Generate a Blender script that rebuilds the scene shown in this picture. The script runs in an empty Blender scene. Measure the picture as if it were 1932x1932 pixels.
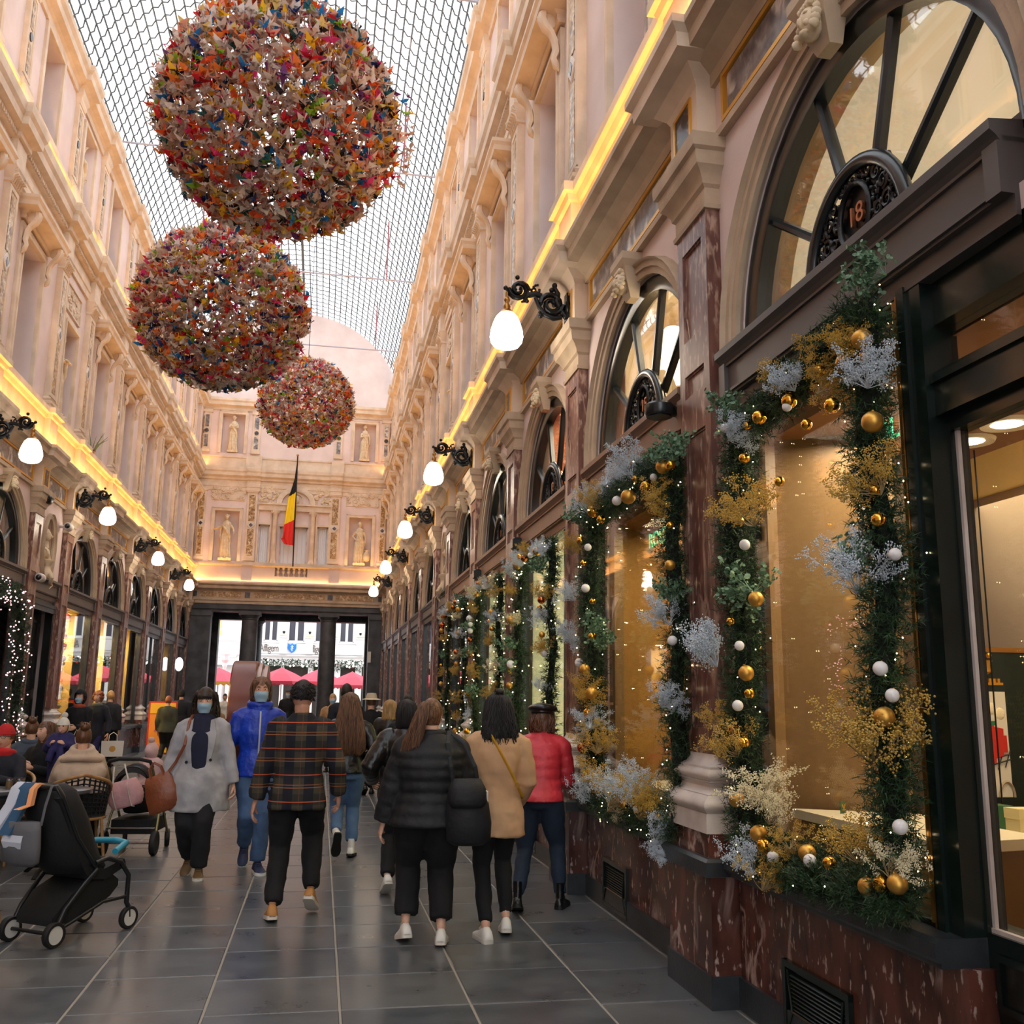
import bpy, math, random
import numpy as np
from mathutils import Vector, Matrix
PI = math.pi
rnd = random.Random(11)
sc = bpy.context.scene
COL = sc.collection
# ---------------------------------------------------------------- camera
yaw, pitch, roll, FPX = 0.190597425, 0.191141395, 0.0132507082, 1819.3437
cy_, sy_, cp_, sp_ = math.cos(yaw), math.sin(yaw), math.cos(pitch), math.sin(pitch)
fv = Vector((sy_*cp_, cy_*cp_, sp_)); rv = Vector((cy_, -sy_, 0)); uv_ = rv.cross(fv)
r2 = math.cos(roll)*rv + math.sin(roll)*uv_; u2 = -math.sin(roll)*rv + math.cos(roll)*uv_
cd = bpy.data.cameras.new('camera'); cam = bpy.data.objects.new('camera', cd); COL.objects.link(cam)
cam.matrix_world = Matrix(((r2.x, u2.x, -fv.x, 0), (r2.y, u2.y, -fv.y, 0), (r2.z, u2.z, -fv.z, 1.6), (0, 0, 0, 1)))
cd.sensor_width = 36; cd.sensor_height = 36; cd.lens = FPX/1932*36; cd.clip_start = .05; cd.clip_end = 400
sc.camera = cam
# ---------------------------------------------------------------- world, exposure
w = bpy.data.worlds.new('overcast_sky'); sc.world = w; w.use_nodes = True
wn = w.node_tree.nodes; bg = wn['Background']
bg.inputs[0].default_value = (0.93, 0.965, 1.0, 1); bg.inputs[1].default_value = 2.8
vs = sc.view_settings
vs.view_transform = 'Standard'; vs.look = 'None'; vs.gamma = 1; vs.exposure = 0.12; vs.use_curve_mapping = False

def area(name, loc, size, energy, color, rot=(0, 0, 0), size_y=None, label=None, spread=None):
    l = bpy.data.lights.new(name, 'AREA'); l.energy = energy; l.color = color
    l.shape = 'RECTANGLE' if size_y else 'SQUARE'; l.size = size
    if size_y: l.size_y = size_y
    if spread: l.spread = spread
    o = bpy.data.objects.new(name, l); COL.objects.link(o); o.location = loc; o.rotation_euler = rot
    return o
XR, XL, YE = 2.32, -5.05, 38.3       # right wall, left wall, end wall
XC = (XR+XL)/2
WARM = (1.0, .60, .22)
# LED strips lying on the cornices of both walls (they throw light up)
for X, s in ((XR, -1), (XL, 1)):
    for z, d, e, c in ((5.85, .26, 300, (1, .47, .10)), (10.40, .20, 200, (1, .50, .12))):
        o = area('led_strip_light', (X+s*d, 20.5, z), .05, e, c, rot=(PI, 0, 0), size_y=36)
        o.data.size = .05
o = area('led_strip_light', (XC, YE-.25, 5.88), 7.0, 26, (1, .55, .15), rot=(PI, 0, 0), size_y=.05)
o = area('led_strip_light', (XC, YE-.25, 6.62), 6.9, 22, (1, .58, .22), rot=(PI, 0, 0), size_y=.05)

# ---------------------------------------------------------------- helpers
def s2l(c): return c/12.92 if c <= .04045 else ((c+.055)/1.055)**2.4
def rgb(r, g, b): return (s2l(r/255), s2l(g/255), s2l(b/255), 1)
MATS = {}
def mat(name, col, rough=.6, metal=0, col2=None, nscale=8, bump=0, bscale=40, emit=None, estr=0, coord='Object', detail=4, lo=.35, hi=.65, spec=.5, coat=0, sheen=0, aniso=None, rough2=None):
    m = bpy.data.materials.new(name); m.use_nodes = True; MATS[name] = m
    nt = m.node_tree; N = nt.nodes; L = nt.links; b = N['Principled BSDF']
    b.inputs['Base Color'].default_value = col; b.inputs['Roughness'].default_value = rough; b.inputs['Metallic'].default_value = metal
    b.inputs['Specular IOR Level'].default_value = spec
    if coat: b.inputs['Coat Weight'].default_value = coat; b.inputs['Coat Roughness'].default_value = .08
    if sheen: b.inputs['Sheen Weight'].default_value = sheen
    if emit: b.inputs['Emission Color'].default_value = emit; b.inputs['Emission Strength'].default_value = estr
    if col2 or bump or rough2 is not None:
        tc = N.new('ShaderNodeTexCoord'); mp = N.new('ShaderNodeMapping'); L.new(tc.outputs[coord], mp.inputs[0])
        if aniso: mp.inputs['Scale'].default_value = aniso
    if col2 or rough2 is not None:
        n = N.new('ShaderNodeTexNoise'); n.inputs['Scale'].default_value = nscale; n.inputs['Detail'].default_value = detail
        L.new(mp.outputs[0], n.inputs['Vector'])
        r = N.new('ShaderNodeMapRange'); r.inputs[1].default_value = lo; r.inputs[2].default_value = hi; L.new(n.outputs[0], r.inputs[0])
        if col2:
            x = N.new('ShaderNodeMix'); x.data_type = 'RGBA'; x.inputs[6].default_value = col; x.inputs[7].default_value = col2
            L.new(r.outputs[0], x.inputs[0]); L.new(x.outputs[2], b.inputs['Base Color'])
        if rough2 is not None:
            rr = N.new('ShaderNodeMapRange'); rr.inputs[3].default_value = rough; rr.inputs[4].default_value = rough2
            L.new(r.outputs[0], rr.inputs[0]); L.new(rr.outputs[0], b.inputs['Roughness'])
    if bump:
        n2 = N.new('ShaderNodeTexNoise'); n2.inputs['Scale'].default_value = bscale; n2.inputs['Detail'].default_value = 4
        L.new(mp.outputs[0], n2.inputs['Vector'])
        bp = N.new('ShaderNodeBump'); bp.inputs['Strength'].default_value = bump; bp.inputs['Distance'].default_value = .02
        L.new(n2.outputs[0], bp.inputs['Height']); L.new(bp.outputs[0], b.inputs['Normal'])
    return m
def marble(name, base, vein, dark, vscale=3.0, width=.06, rough=.18, blotch=6, stretch=(1, 1, 1), chip=.0):
    m = mat(name, base, rough); nt = m.node_tree; N = nt.nodes; L = nt.links; b = N['Principled BSDF']
    tc = N.new('ShaderNodeTexCoord'); mp = N.new('ShaderNodeMapping'); mp.inputs['Scale'].default_value = stretch
    L.new(tc.outputs['Object'], mp.inputs[0])
    n = N.new('ShaderNodeTexNoise'); n.inputs['Scale'].default_value = vscale; n.inputs['Detail'].default_value = 7; n.inputs['Distortion'].default_value = .8
    L.new(mp.outputs[0], n.inputs['Vector'])
    a = N.new('ShaderNodeMath'); a.operation = 'SUBTRACT'; a.inputs[1].default_value = .5; L.new(n.outputs[0], a.inputs[0])
    ab = N.new('ShaderNodeMath'); ab.operation = 'ABSOLUTE'; L.new(a.outputs[0], ab.inputs[0])
    r = N.new('ShaderNodeMapRange'); r.inputs[1].default_value = 0; r.inputs[2].default_value = width; r.inputs[3].default_value = 1; r.inputs[4].default_value = 0
    L.new(ab.outputs[0], r.inputs[0])
    n3 = N.new('ShaderNodeTexNoise'); n3.inputs['Scale'].default_value = vscale*.9; n3.inputs['Detail'].default_value = 2; L.new(mp.outputs[0], n3.inputs['Vector'])
    r3 = N.new('ShaderNodeMapRange'); r3.inputs[1].default_value = .48; r3.inputs[2].default_value = .62; L.new(n3.outputs[0], r3.inputs[0])
    mu = N.new('ShaderNodeMath'); mu.operation = 'MULTIPLY'; L.new(r.outputs[0], mu.inputs[0]); L.new(r3.outputs[0], mu.inputs[1])
    n2 = N.new('ShaderNodeTexNoise'); n2.inputs['Scale'].default_value = blotch; n2.inputs['Detail'].default_value = 5; L.new(mp.outputs[0], n2.inputs['Vector'])
    r2_ = N.new('ShaderNodeMapRange'); r2_.inputs[1].default_value = .35; r2_.inputs[2].default_value = .65; L.new(n2.outputs[0], r2_.inputs[0])
    x = N.new('ShaderNodeMix'); x.data_type = 'RGBA'; x.inputs[6].default_value = dark; x.inputs[7].default_value = base; L.new(r2_.outputs[0], x.inputs[0])
    y = N.new('ShaderNodeMix'); y.data_type = 'RGBA'; y.inputs[7].default_value = vein; L.new(x.outputs[2], y.inputs[6]); L.new(mu.outputs[0], y.inputs[0])
    last = y
    if chip:
        n4 = N.new('ShaderNodeTexNoise'); n4.inputs['Scale'].default_value = 22; n4.inputs['Detail'].default_value = 6; L.new(mp.outputs[0], n4.inputs['Vector'])
        r4 = N.new('ShaderNodeMapRange'); r4.inputs[1].default_value = .62-chip*.1; r4.inputs[2].default_value = .66; L.new(n4.outputs[0], r4.inputs[0])
        zc = N.new('ShaderNodeMix'); zc.data_type = 'RGBA'; zc.inputs[7].default_value = vein; L.new(last.outputs[2], zc.inputs[6]); L.new(r4.outputs[0], zc.inputs[0]); last = zc
    L.new(last.outputs[2], b.inputs['Base Color'])
    return m
def glass(name, tint=(1, 1, 1, 1), ior=1.5, boost=1.0):
    m = bpy.data.materials.new(name); m.use_nodes = True; MATS[name] = m; nt = m.node_tree; N = nt.nodes; L = nt.links
    N.remove(N['Principled BSDF']); out = N['Material Output']
    t = N.new('ShaderNodeBsdfTransparent'); t.inputs[0].default_value = tint
    g = N.new('ShaderNodeBsdfGlossy'); g.inputs['Roughness'].default_value = .01
    lw = N.new('ShaderNodeLayerWeight'); lw.inputs[0].default_value = .5
    pw = N.new('ShaderNodeMath'); pw.operation = 'POWER'; pw.inputs[1].default_value = 4.2; L.new(lw.outputs['Facing'], pw.inputs[0])
    mm = N.new('ShaderNodeMath'); mm.operation = 'MULTIPLY_ADD'; mm.inputs[1].default_value = .9*boost; mm.inputs[2].default_value = .05*boost; mm.use_clamp = True; L.new(pw.outputs[0], mm.inputs[0])
    x = N.new('ShaderNodeMixShader'); L.new(mm.outputs[0], x.inputs[0]); L.new(t.outputs[0], x.inputs[1]); L.new(g.outputs[0], x.inputs[2])
    L.new(x.outputs[0], out.inputs[0]); return m
def emitter(name, col, s):
    m = bpy.data.materials.new(name); m.use_nodes = True; MATS[name] = m; b = m.node_tree.nodes['Principled BSDF']
    b.inputs['Base Color'].default_value = col; b.inputs['Emission Color'].default_value = col; b.inputs['Emission Strength'].default_value = s; return m
M = MATS
mat('plaster', rgb(226, 206, 200), .8, col2=rgb(215, 193, 186), nscale=1.5, bump=.08, bscale=60)
mat('stone', rgb(226, 205, 182), .75, col2=rgb(206, 184, 160), nscale=3, bump=.12, bscale=50)
mat('stone_dull', rgb(196, 174, 148), .75, col2=rgb(172, 150, 126), nscale=3, bump=.12, bscale=50)
mat('white_stone', rgb(222, 212, 204), .5, col2=rgb(196, 184, 178), nscale=5, bump=.1, bscale=60)
mat('statue_stone', rgb(228, 208, 178), .7, col2=rgb(206, 184, 150), nscale=9, bump=.2, bscale=40)
marble('red_marble', rgb(110, 64, 52), rgb(186, 160, 150), rgb(68, 38, 32), vscale=2.0, width=.03, rough=.2, stretch=(1.2, 1.2, .55), chip=.12)
marble('pil_marble', rgb(128, 86, 74), rgb(176, 146, 128), rgb(92, 58, 50), vscale=5, width=.06, rough=.35, chip=.7, stretch=(1.3, 1.3, .4))
marble('panel_marble', rgb(150, 142, 140), rgb(226, 220, 214), rgb(88, 82, 88), vscale=4, width=.1, rough=.3, blotch=9)
marble('ochre_marble', rgb(192, 152, 92), rgb(226, 204, 170), rgb(112, 78, 52), vscale=9, width=.12, rough=.4, blotch=16)
marble('dark_inlay', rgb(70, 66, 70), rgb(150, 140, 140), rgb(40, 36, 40), vscale=8, width=.05, rough=.3, blotch=12)
mat('blue_stone', rgb(40, 44, 48), .32, col2=rgb(58, 62, 66), nscale=6, bump=.1, bscale=50)
mat('fascia', rgb(74, 70, 68), .45, col2=rgb(84, 78, 76), nscale=2)
mat('black_frame', rgb(16, 20, 22), .25, col2=rgb(28, 34, 36), nscale=5, spec=.6)
mat('green_frame', rgb(16, 27, 25), .22, col2=rgb(22, 36, 33), nscale=5, spec=.6)
mat('iron', rgb(20, 20, 22), .38, metal=.3, bump=.15, bscale=80)
mat('brass', rgb(176, 128, 66), .35, metal=.9)
mat('gold_line', rgb(226, 170, 70), .35, metal=.6)
mat('roof_iron', rgb(92, 98, 102), .6)
mat('rod', rgb(176, 168, 178), .5)
mat('red_rod', rgb(150, 70, 78), .5)
mat('dark_stone', rgb(78, 78, 80), .55, col2=rgb(52, 52, 54), nscale=3, bump=.2, bscale=30)
mat('cream_wall', rgb(240, 214, 150), .7)
mat('arch_interior', rgb(228, 212, 184), .8, col2=rgb(218, 200, 170), nscale=1.2)
mat('dark_room', rgb(60, 52, 46), .8)
mat('curtain', rgb(222, 222, 226), .9)
mat('timber', rgb(206, 150, 88), .5, col2=rgb(180, 124, 66), nscale=4, aniso=(1, 1, 12))
glass('roof_glass', (.95, .96, .97, 1), 1.45, .5)
glass('shop_glass', (.96, .97, .95, 1), 1.5, 1.05)
glass('win_glass', (.8, .84, .86, 1), 1.5, 1.6)
glass('lun_glass', (.97, .97, .95, 1), 1.5, 1.2)
emitter('globe_light', (1, .93, .82, 1), 7)
emitter('warm_disc', (1, .86, .6, 1), 12)
emitter('lime_glow', (.92, .88, .46, 1), .85)  # glow put into the yellow shop panels in place of lamplight on them
mat('glow_blind', rgb(228, 208, 170), .8, emit=(1, .80, .50, 1), estr=.52)  # blind glows by itself; its emission stands in for lamplight behind it

class MB:
    def __init__(s): s.v = []; s.f = []; s.m = []; s.k = 0
    def add(s, vs, fs):
        o = len(s.v); s.v.extend([tuple(p) for p in vs]); s.f.extend([tuple(i+o for i in f) for f in fs]); s.m.extend([s.k]*len(fs)); return s
    def box(s, x0, x1, y0, y1, z0, z1):
        v = [(x0, y0, z0), (x1, y0, z0), (x1, y1, z0), (x0, y1, z0), (x0, y0, z1), (x1, y0, z1), (x1, y1, z1), (x0, y1, z1)]
        return s.add(v, [(0, 3, 2, 1), (4, 5, 6, 7), (0, 1, 5, 4), (1, 2, 6, 5), (2, 3, 7, 6), (3, 0, 4, 7)])
    def obox(s, c, size, R=None):
        R = R or Matrix.Identity(3); c = Vector(c); a, b, d = [q/2 for q in size]
        v = [c+R@Vector(p) for p in ((-a, -b, -d), (a, -b, -d), (a, b, -d), (-a, b, -d), (-a, -b, d), (a, -b, d), (a, b, d), (-a, b, d))]
        return s.add(v, [(0, 3, 2, 1), (4, 5, 6, 7), (0, 1, 5, 4), (1, 2, 6, 5), (2, 3, 7, 6), (3, 0, 4, 7)])
    def rbox(s, c, size, R=None, b=.15):
        # box with rounded vertical profile (two chamfer rings each end)
        R = R or Matrix.Identity(3); c = Vector(c); a, d, h = [q/2 for q in size]; rr = []
        bb = min(size)*b
        for (z, k) in ((-h, bb), (-h+bb, 0), (h-bb, 0), (h, bb)):
            A, D = a-k, d-k; e = bb*.7
            rr.append([c+R@Vector(p) for p in ((-A+e, -D, z), (A-e, -D, z), (A, -D+e, z), (A, D-e, z), (A-e, D, z), (-A+e, D, z), (-A, D-e, z), (-A, -D+e, z))])
        return s.loft(rr)
    def loft(s, rings, cap0=True, cap1=True, closed=True):
        n = len(rings[0]); o = len(s.v)
        for r in rings: s.v.extend([tuple(p) for p in r])
        c = 0
        for i in range(len(rings)-1):
            for j in range(n if closed else n-1):
                a = o+i*n+j; b = o+i*n+(j+1) % n; s.f.append((a, b, b+n, a+n)); c += 1
        if cap0: s.f.append(tuple(o+j for j in reversed(range(n)))); c += 1
        if cap1: s.f.append(tuple(o+(len(rings)-1)*n+j for j in range(n))); c += 1
        s.m.extend([s.k]*c); return s
    def tube(s, pts, r, n=8, cap=True, flat=1.0, up=None, closed=False):
        P = [Vector(p) for p in pts]; m = len(P); rs = r if isinstance(r, (list, tuple)) else [r]*m
        rings = []; T0 = None; X = None
        for i in range(m):
            if closed: T = P[(i+1) % m]-P[i-1]
            else: T = P[min(i+1, m-1)]-P[max(i-1, 0)]
            if T.length < 1e-9: T = Vector((0, 0, 1))
            T.normalize()
            if X is None:
                X = (Vector(up) if up else (Vector((0, 0, 1)) if abs(T.z) < .9 else Vector((1, 0, 0))))
            X = X-T*X.dot(T)
            if X.length < 1e-6: X = T.orthogonal()
            X.normalize(); Y = T.cross(X)
            rings.append([P[i]+X*(math.cos(2*PI*j/n)*rs[i])+Y*(math.sin(2*PI*j/n)*rs[i]*flat) for j in range(n)])
        if closed: rings.append(rings[0])
        return s.loft(rings, cap and not closed, cap and not closed)
    def lathe(s, prof, n=16, c=(0, 0, 0), R=None, cap=True):
        R = R or Matrix.Identity(3); c = Vector(c)
        return s.loft([[c+R@Vector((r*math.cos(2*PI*j/n), r*math.sin(2*PI*j/n), z)) for j in range(n)] for r, z in prof], cap, cap)
    def ball(s, c, r, nu=12, nv=8, R=None):
        if not isinstance(r, (tuple, list)): r = (r, r, r)
        R = R or Matrix.Identity(3); c = Vector(c); rings = []
        for i in range(nv+1):
            t = PI*i/nv; k = max(math.sin(t), .02)
            rings.append([c+R@Vector((r[0]*k*math.cos(2*PI*j/nu), r[1]*k*math.sin(2*PI*j/nu), -r[2]*math.cos(t))) for j in range(nu)])
        return s.loft(rings)
    def prism(s, poly, fn, a0, a1):
        # poly: 2-D points; fn(u,v,a) -> 3-D
        n = len(poly); o = len(s.v)
        s.v.extend([tuple(fn(u, v, a0)) for u, v in poly]+[tuple(fn(u, v, a1)) for u, v in poly])
        s.f.append(tuple(o+j for j in range(n))); s.f.append(tuple(o+n+j for j in reversed(range(n))))
        for j in range(n): s.f.append((o+j, o+n+j, o+n+(j+1) % n, o+(j+1) % n))
        s.m.extend([s.k]*(n+2)); return s
    def mold(s, y0, y1, d0, prof):
        # mitred moulding: rectangle rings growing with projection d
        return s.loft([[(0, y0-(d-d0), z), (d, y0-(d-d0), z), (d, y1+(d-d0), z), (0, y1+(d-d0), z)] for d, z in prof])
    def mesh(s, name, mats, smooth=None):
        me = bpy.data.meshes.new(name); me.from_pydata(s.v, [], s.f)
        for m in (mats if isinstance(mats, (list, tuple)) else [mats]): me.materials.append(M[m] if isinstance(m, str) else m)
        if len(me.materials) > 1: me.polygons.foreach_set('material_index', s.m)
        if smooth:
            me.shade_smooth()
            if smooth < 179: me.set_sharp_from_angle(angle=math.radians(smooth))
        me.update(); return me
    def build(s, name, mats, parent=None, smooth=None, loc=None, **kw):
        return put(s.mesh(name, mats, smooth), name, parent, loc, **kw)
def put(me, name, parent=None, loc=None, rot=None, scale=None):
    o = bpy.data.objects.new(name, me); COL.objects.link(o)
    if parent: o.parent = parent
    if loc is not None: o.location = loc
    if rot is not None: o.rotation_euler = rot
    if scale is not None: o.scale = scale
    return o
def tag(o, label, cat=None, group=None, kind=None):
    o['label'] = label
    if cat: o['category'] = cat
    if group: o['group'] = group
    if kind: o['kind'] = kind
    return o
def thing(name, label, cat, loc=(0, 0, 0), rz=0, group=None, kind=None):
    o = bpy.data.objects.new(name, None); COL.objects.link(o); o.location = loc; o.rotation_euler = (0, 0, rz); o.empty_display_size = .2
    return tag(o, label, cat, group, kind)
def copytree(o, parent=None):
    c = o.copy(); COL.objects.link(c); c.parent = parent
    for ch in list(o.children): copytree(ch, c)
    return c
def side(o, right, y, z=0):
    """place a facade piece modelled in (projection, along, up) on the right or left wall"""
    o.location = (XR if right else XL, y, z); o.scale = (-1 if right else 1, 1, 1); return o
# ================================================================ the shell
B, NB = 3.08, 2.2
PY = [-0.99, 2.09, 5.17, 8.25, 11.33, 14.41, 17.49, 19.69, 22.77, 25.85, 28.93, 32.01, 35.09]
NARROW = 17.49
CY = 1.73                     # opening centre measured from the pilaster's near edge
RO, RI, ZS = 1.32, 1.20, 3.64 # archivolt outer / inner radius, springing height
def arcpts(r, n=24, a0=0, a1=PI): return [(r*math.cos(a0+(a1-a0)*i/n), r*math.sin(a0+(a1-a0)*i/n)) for i in range(n+1)]
def rect_holed(mb, y0, y1, z0, z1, h, depth, D=0):
    a, b, c, d = h
    def q(p0, p1, q0, q1): mb.add([(D, p0, q0), (D, p1, q0), (D, p1, q1), (D, p0, q1)], [(0, 1, 2, 3)])
    q(y0, a, z0, z1); q(b, y1, z0, z1); q(a, b, z0, c); q(a, b, d, z1)
    for (p, r_) in (((a, c), (a, d)), ((a, d), (b, d)), ((b, d), (b, c)), ((b, c), (a, c))):
        mb.add([(D, p[0], p[1]), (D, r_[0], r_[1]), (D-depth, r_[0], r_[1]), (D-depth, p[0], p[1])], [(0, 1, 2, 3)])
def wall(right):
    mb = MB(); WY = [y for y in PY if right or y > 1]
    for y0 in WY:
        nar = y0 == NARROW; wdt = NB if nar else (B if y0 < 35 else YE-y0); o = len(mb.v)
        c = 1.325 if nar else CY
        hw = .45 if nar else .56
        rect_holed(mb, 0, wdt, 5.07, 9.9, (c-hw, c+hw, 6.62 if nar else 6.58, 8.45 if nar else 8.85), .42 if nar else .34)
        hw3 = .43 if nar else .5
        rect_holed(mb, 0, wdt, 9.9, 13.1, (c-hw3, c+hw3, 10.92, 12.5 if nar else 12.6), .4 if nar else .34)
        if nar:
            ov = [(c+.3*math.cos(2*PI*i/32), 4.2+.54*math.sin(2*PI*i/32)) for i in range(32)]
            def edge(i):
                a = 2*PI*i/32; ca, sa = math.cos(a), math.sin(a); k = min(.87/abs(ca) if abs(ca) > 1e-6 else 9, .87/abs(sa) if abs(sa) > 1e-6 else 9)
                return (c+k*ca*1.0, 4.2+k*sa)
            for i in range(32):
                p, q = ov[i], ov[(i+1) % 32]; e, f = edge(i), edge(i+1)
                mb.add([(0, *p), (0, *q), (0, *f), (0, *e)], [(0, 1, 2, 3)])
                mb.add([(0, *p), (0, *q), (-.22, *q), (-.22, *p)], [(0, 1, 2, 3)])
            mb.add([(-.22, *p) for p in ov], [tuple(range(32))])
            mb.add([(0, 0, 3.3), (0, .455, 3.3), (0, .455, 5.07), (0, 0, 5.07)], [(0, 1, 2, 3)]); mb.add([(0, 2.195, 3.3), (0, wdt, 3.3), (0, wdt, 5.07), (0, 2.195, 5.07)], [(0, 1, 2, 3)])
        else:
            P = [(c+a, ZS+b) for a, b in arcpts(RI)]
            for i in range(len(P)-1):
                p, q = P[i], P[i+1]
                mb.add([(0, *p), (0, *q), (0, q[0], 5.07), (0, p[0], 5.07)], [(0, 1, 2, 3)])
                mb.add([(0, *p), (0, *q), (-.16, *q), (-.16, *p)], [(0, 1, 2, 3)])
            mb.add([(0, c+RI, 3.3), (0, wdt, 3.3), (0, wdt, 5.07), (0, c+RI, 5.07)], [(0, 1, 2, 3)])
            mb.add([(0, 0, 3.3), (0, c-RI, 3.3), (0, c-RI, 5.07), (0, 0, 5.07)], [(0, 1, 2, 3)])
        # piers either side of the ground-floor opening
        mb.add([(0, 0, 0), (0, .62, 0), (0, .62, 3.4), (0, 0, 3.4)], [(0, 1, 2, 3)])
        mb.add([(0, .62, 0), (-.3, .62, 0), (-.3, .62, 3.4), (0, .62, 3.4)], [(0, 1, 2, 3)])
        mb.add([(0, wdt, 0), (-.3, wdt, 0), (-.3, wdt, 3.4), (0, wdt, 3.4)], [(0, 1, 2, 3)])
        for i in range(o, len(mb.v)):
            x, y, z = mb.v[i]; mb.v[i] = (XR-x if right else XL+x, y+y0, z)
    # plain wall behind the camera, outer face and parapet
    y0 = WY[0]; X = XR if right else XL; s = 1 if right else -1
    mb.box(min(X, X+s*.3), max(X, X+s*.3), -14, y0, 0, 13.1)
    mb.add([(X, -14, 13.1), (X, YE, 13.1), (X+s*.9, YE, 13.1), (X+s*.9, -14, 13.1)], [(0, 1, 2, 3)])
    mb.add([(X+s*2.6, -14, 0), (X+s*2.6, YE, 0), (X+s*2.6, YE, 13.1), (X+s*2.6, -14, 13.1)], [(0, 1, 2, 3)])
    o = mb.build('wall_right' if right else 'wall_left', 'plaster')
    return tag(o, 'pink plastered gallery wall in three storeys along the %s side' % ('right' if right else 'left'), 'wall', kind='structure')
wall_right, wall_left = wall(True), wall(False)
WALL = {True: wall_right, False: wall_left}

# ---- continuous mouldings
def strip(mb, prof, y0, y1): mb.prism(prof, lambda u, v, a: (u, a, v), y0, y1)
prof_c1 = [(0, 5.5), (.03, 5.5), (.05, 5.56), (.12, 5.60), (.15, 5.62), (.25, 5.63), (.26, 5.71), (.30, 5.75), (.30, 5.80), (0, 5.82)]
prof_led = [(.07, 5.8), (.07, 6.33), (.10, 6.34), (.13, 6.39), (.17, 6.41), (.17, 6.5), (0, 6.53), (0, 5.8)]
prof_c2 = [(0, 9.45), (.04, 9.45), (.04, 9.58), (.06, 9.6), (.06, 9.72), (.03, 9.74), (.03, 9.86), (.10, 9.88), (.10, 9.96), (.14, 9.98), (.22, 10.02), (.23, 10.14), (.27, 10.2), (.28, 10.3), (.28, 10.35), (0, 10.38)]
prof_b3 = [(0, 10.38), (.06, 10.38), (.06, 10.74), (.09, 10.76), (.09, 10.82), (0, 10.83)]
prof_c3 = [(0, 12.68), (.04, 12.68), (.05, 12.78), (.10, 12.82), (.2, 12.86), (.21, 12.98), (.26, 13.04), (.27, 13.14), (-.9, 13.16), (-.9, 13.05), (0, 13.0)]
prof_ar = [(0, 5.07), (.05, 5.07), (.05, 5.12), (.02, 5.15), (0, 5.15)]
for right in (True, False):
    W = WALL[right]
    for nm, pr, mt in (('string_course', prof_ar, 'stone_dull'), ('lower_cornice', prof_c1, 'stone_dull'), ('parapet_ledge', prof_led, 'stone'), ('middle_cornice', prof_c2, 'stone'), ('attic_base', prof_b3, 'stone'), ('top_cornice', prof_c3, 'stone')):
        mb = MB(); strip(mb, pr, 0, YE+14); side(mb.build(nm, mt, W), right, -14)
    mb = MB(); 
    for i in range(int((YE-0.1-2)/.085)): mb.box(.1, .135, i*.085, i*.085+.05, 9.89, 9.955)
    o = side(mb.build('dentil_course', 'stone', W), right, 2); o['kind'] = 'stuff'

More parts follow.
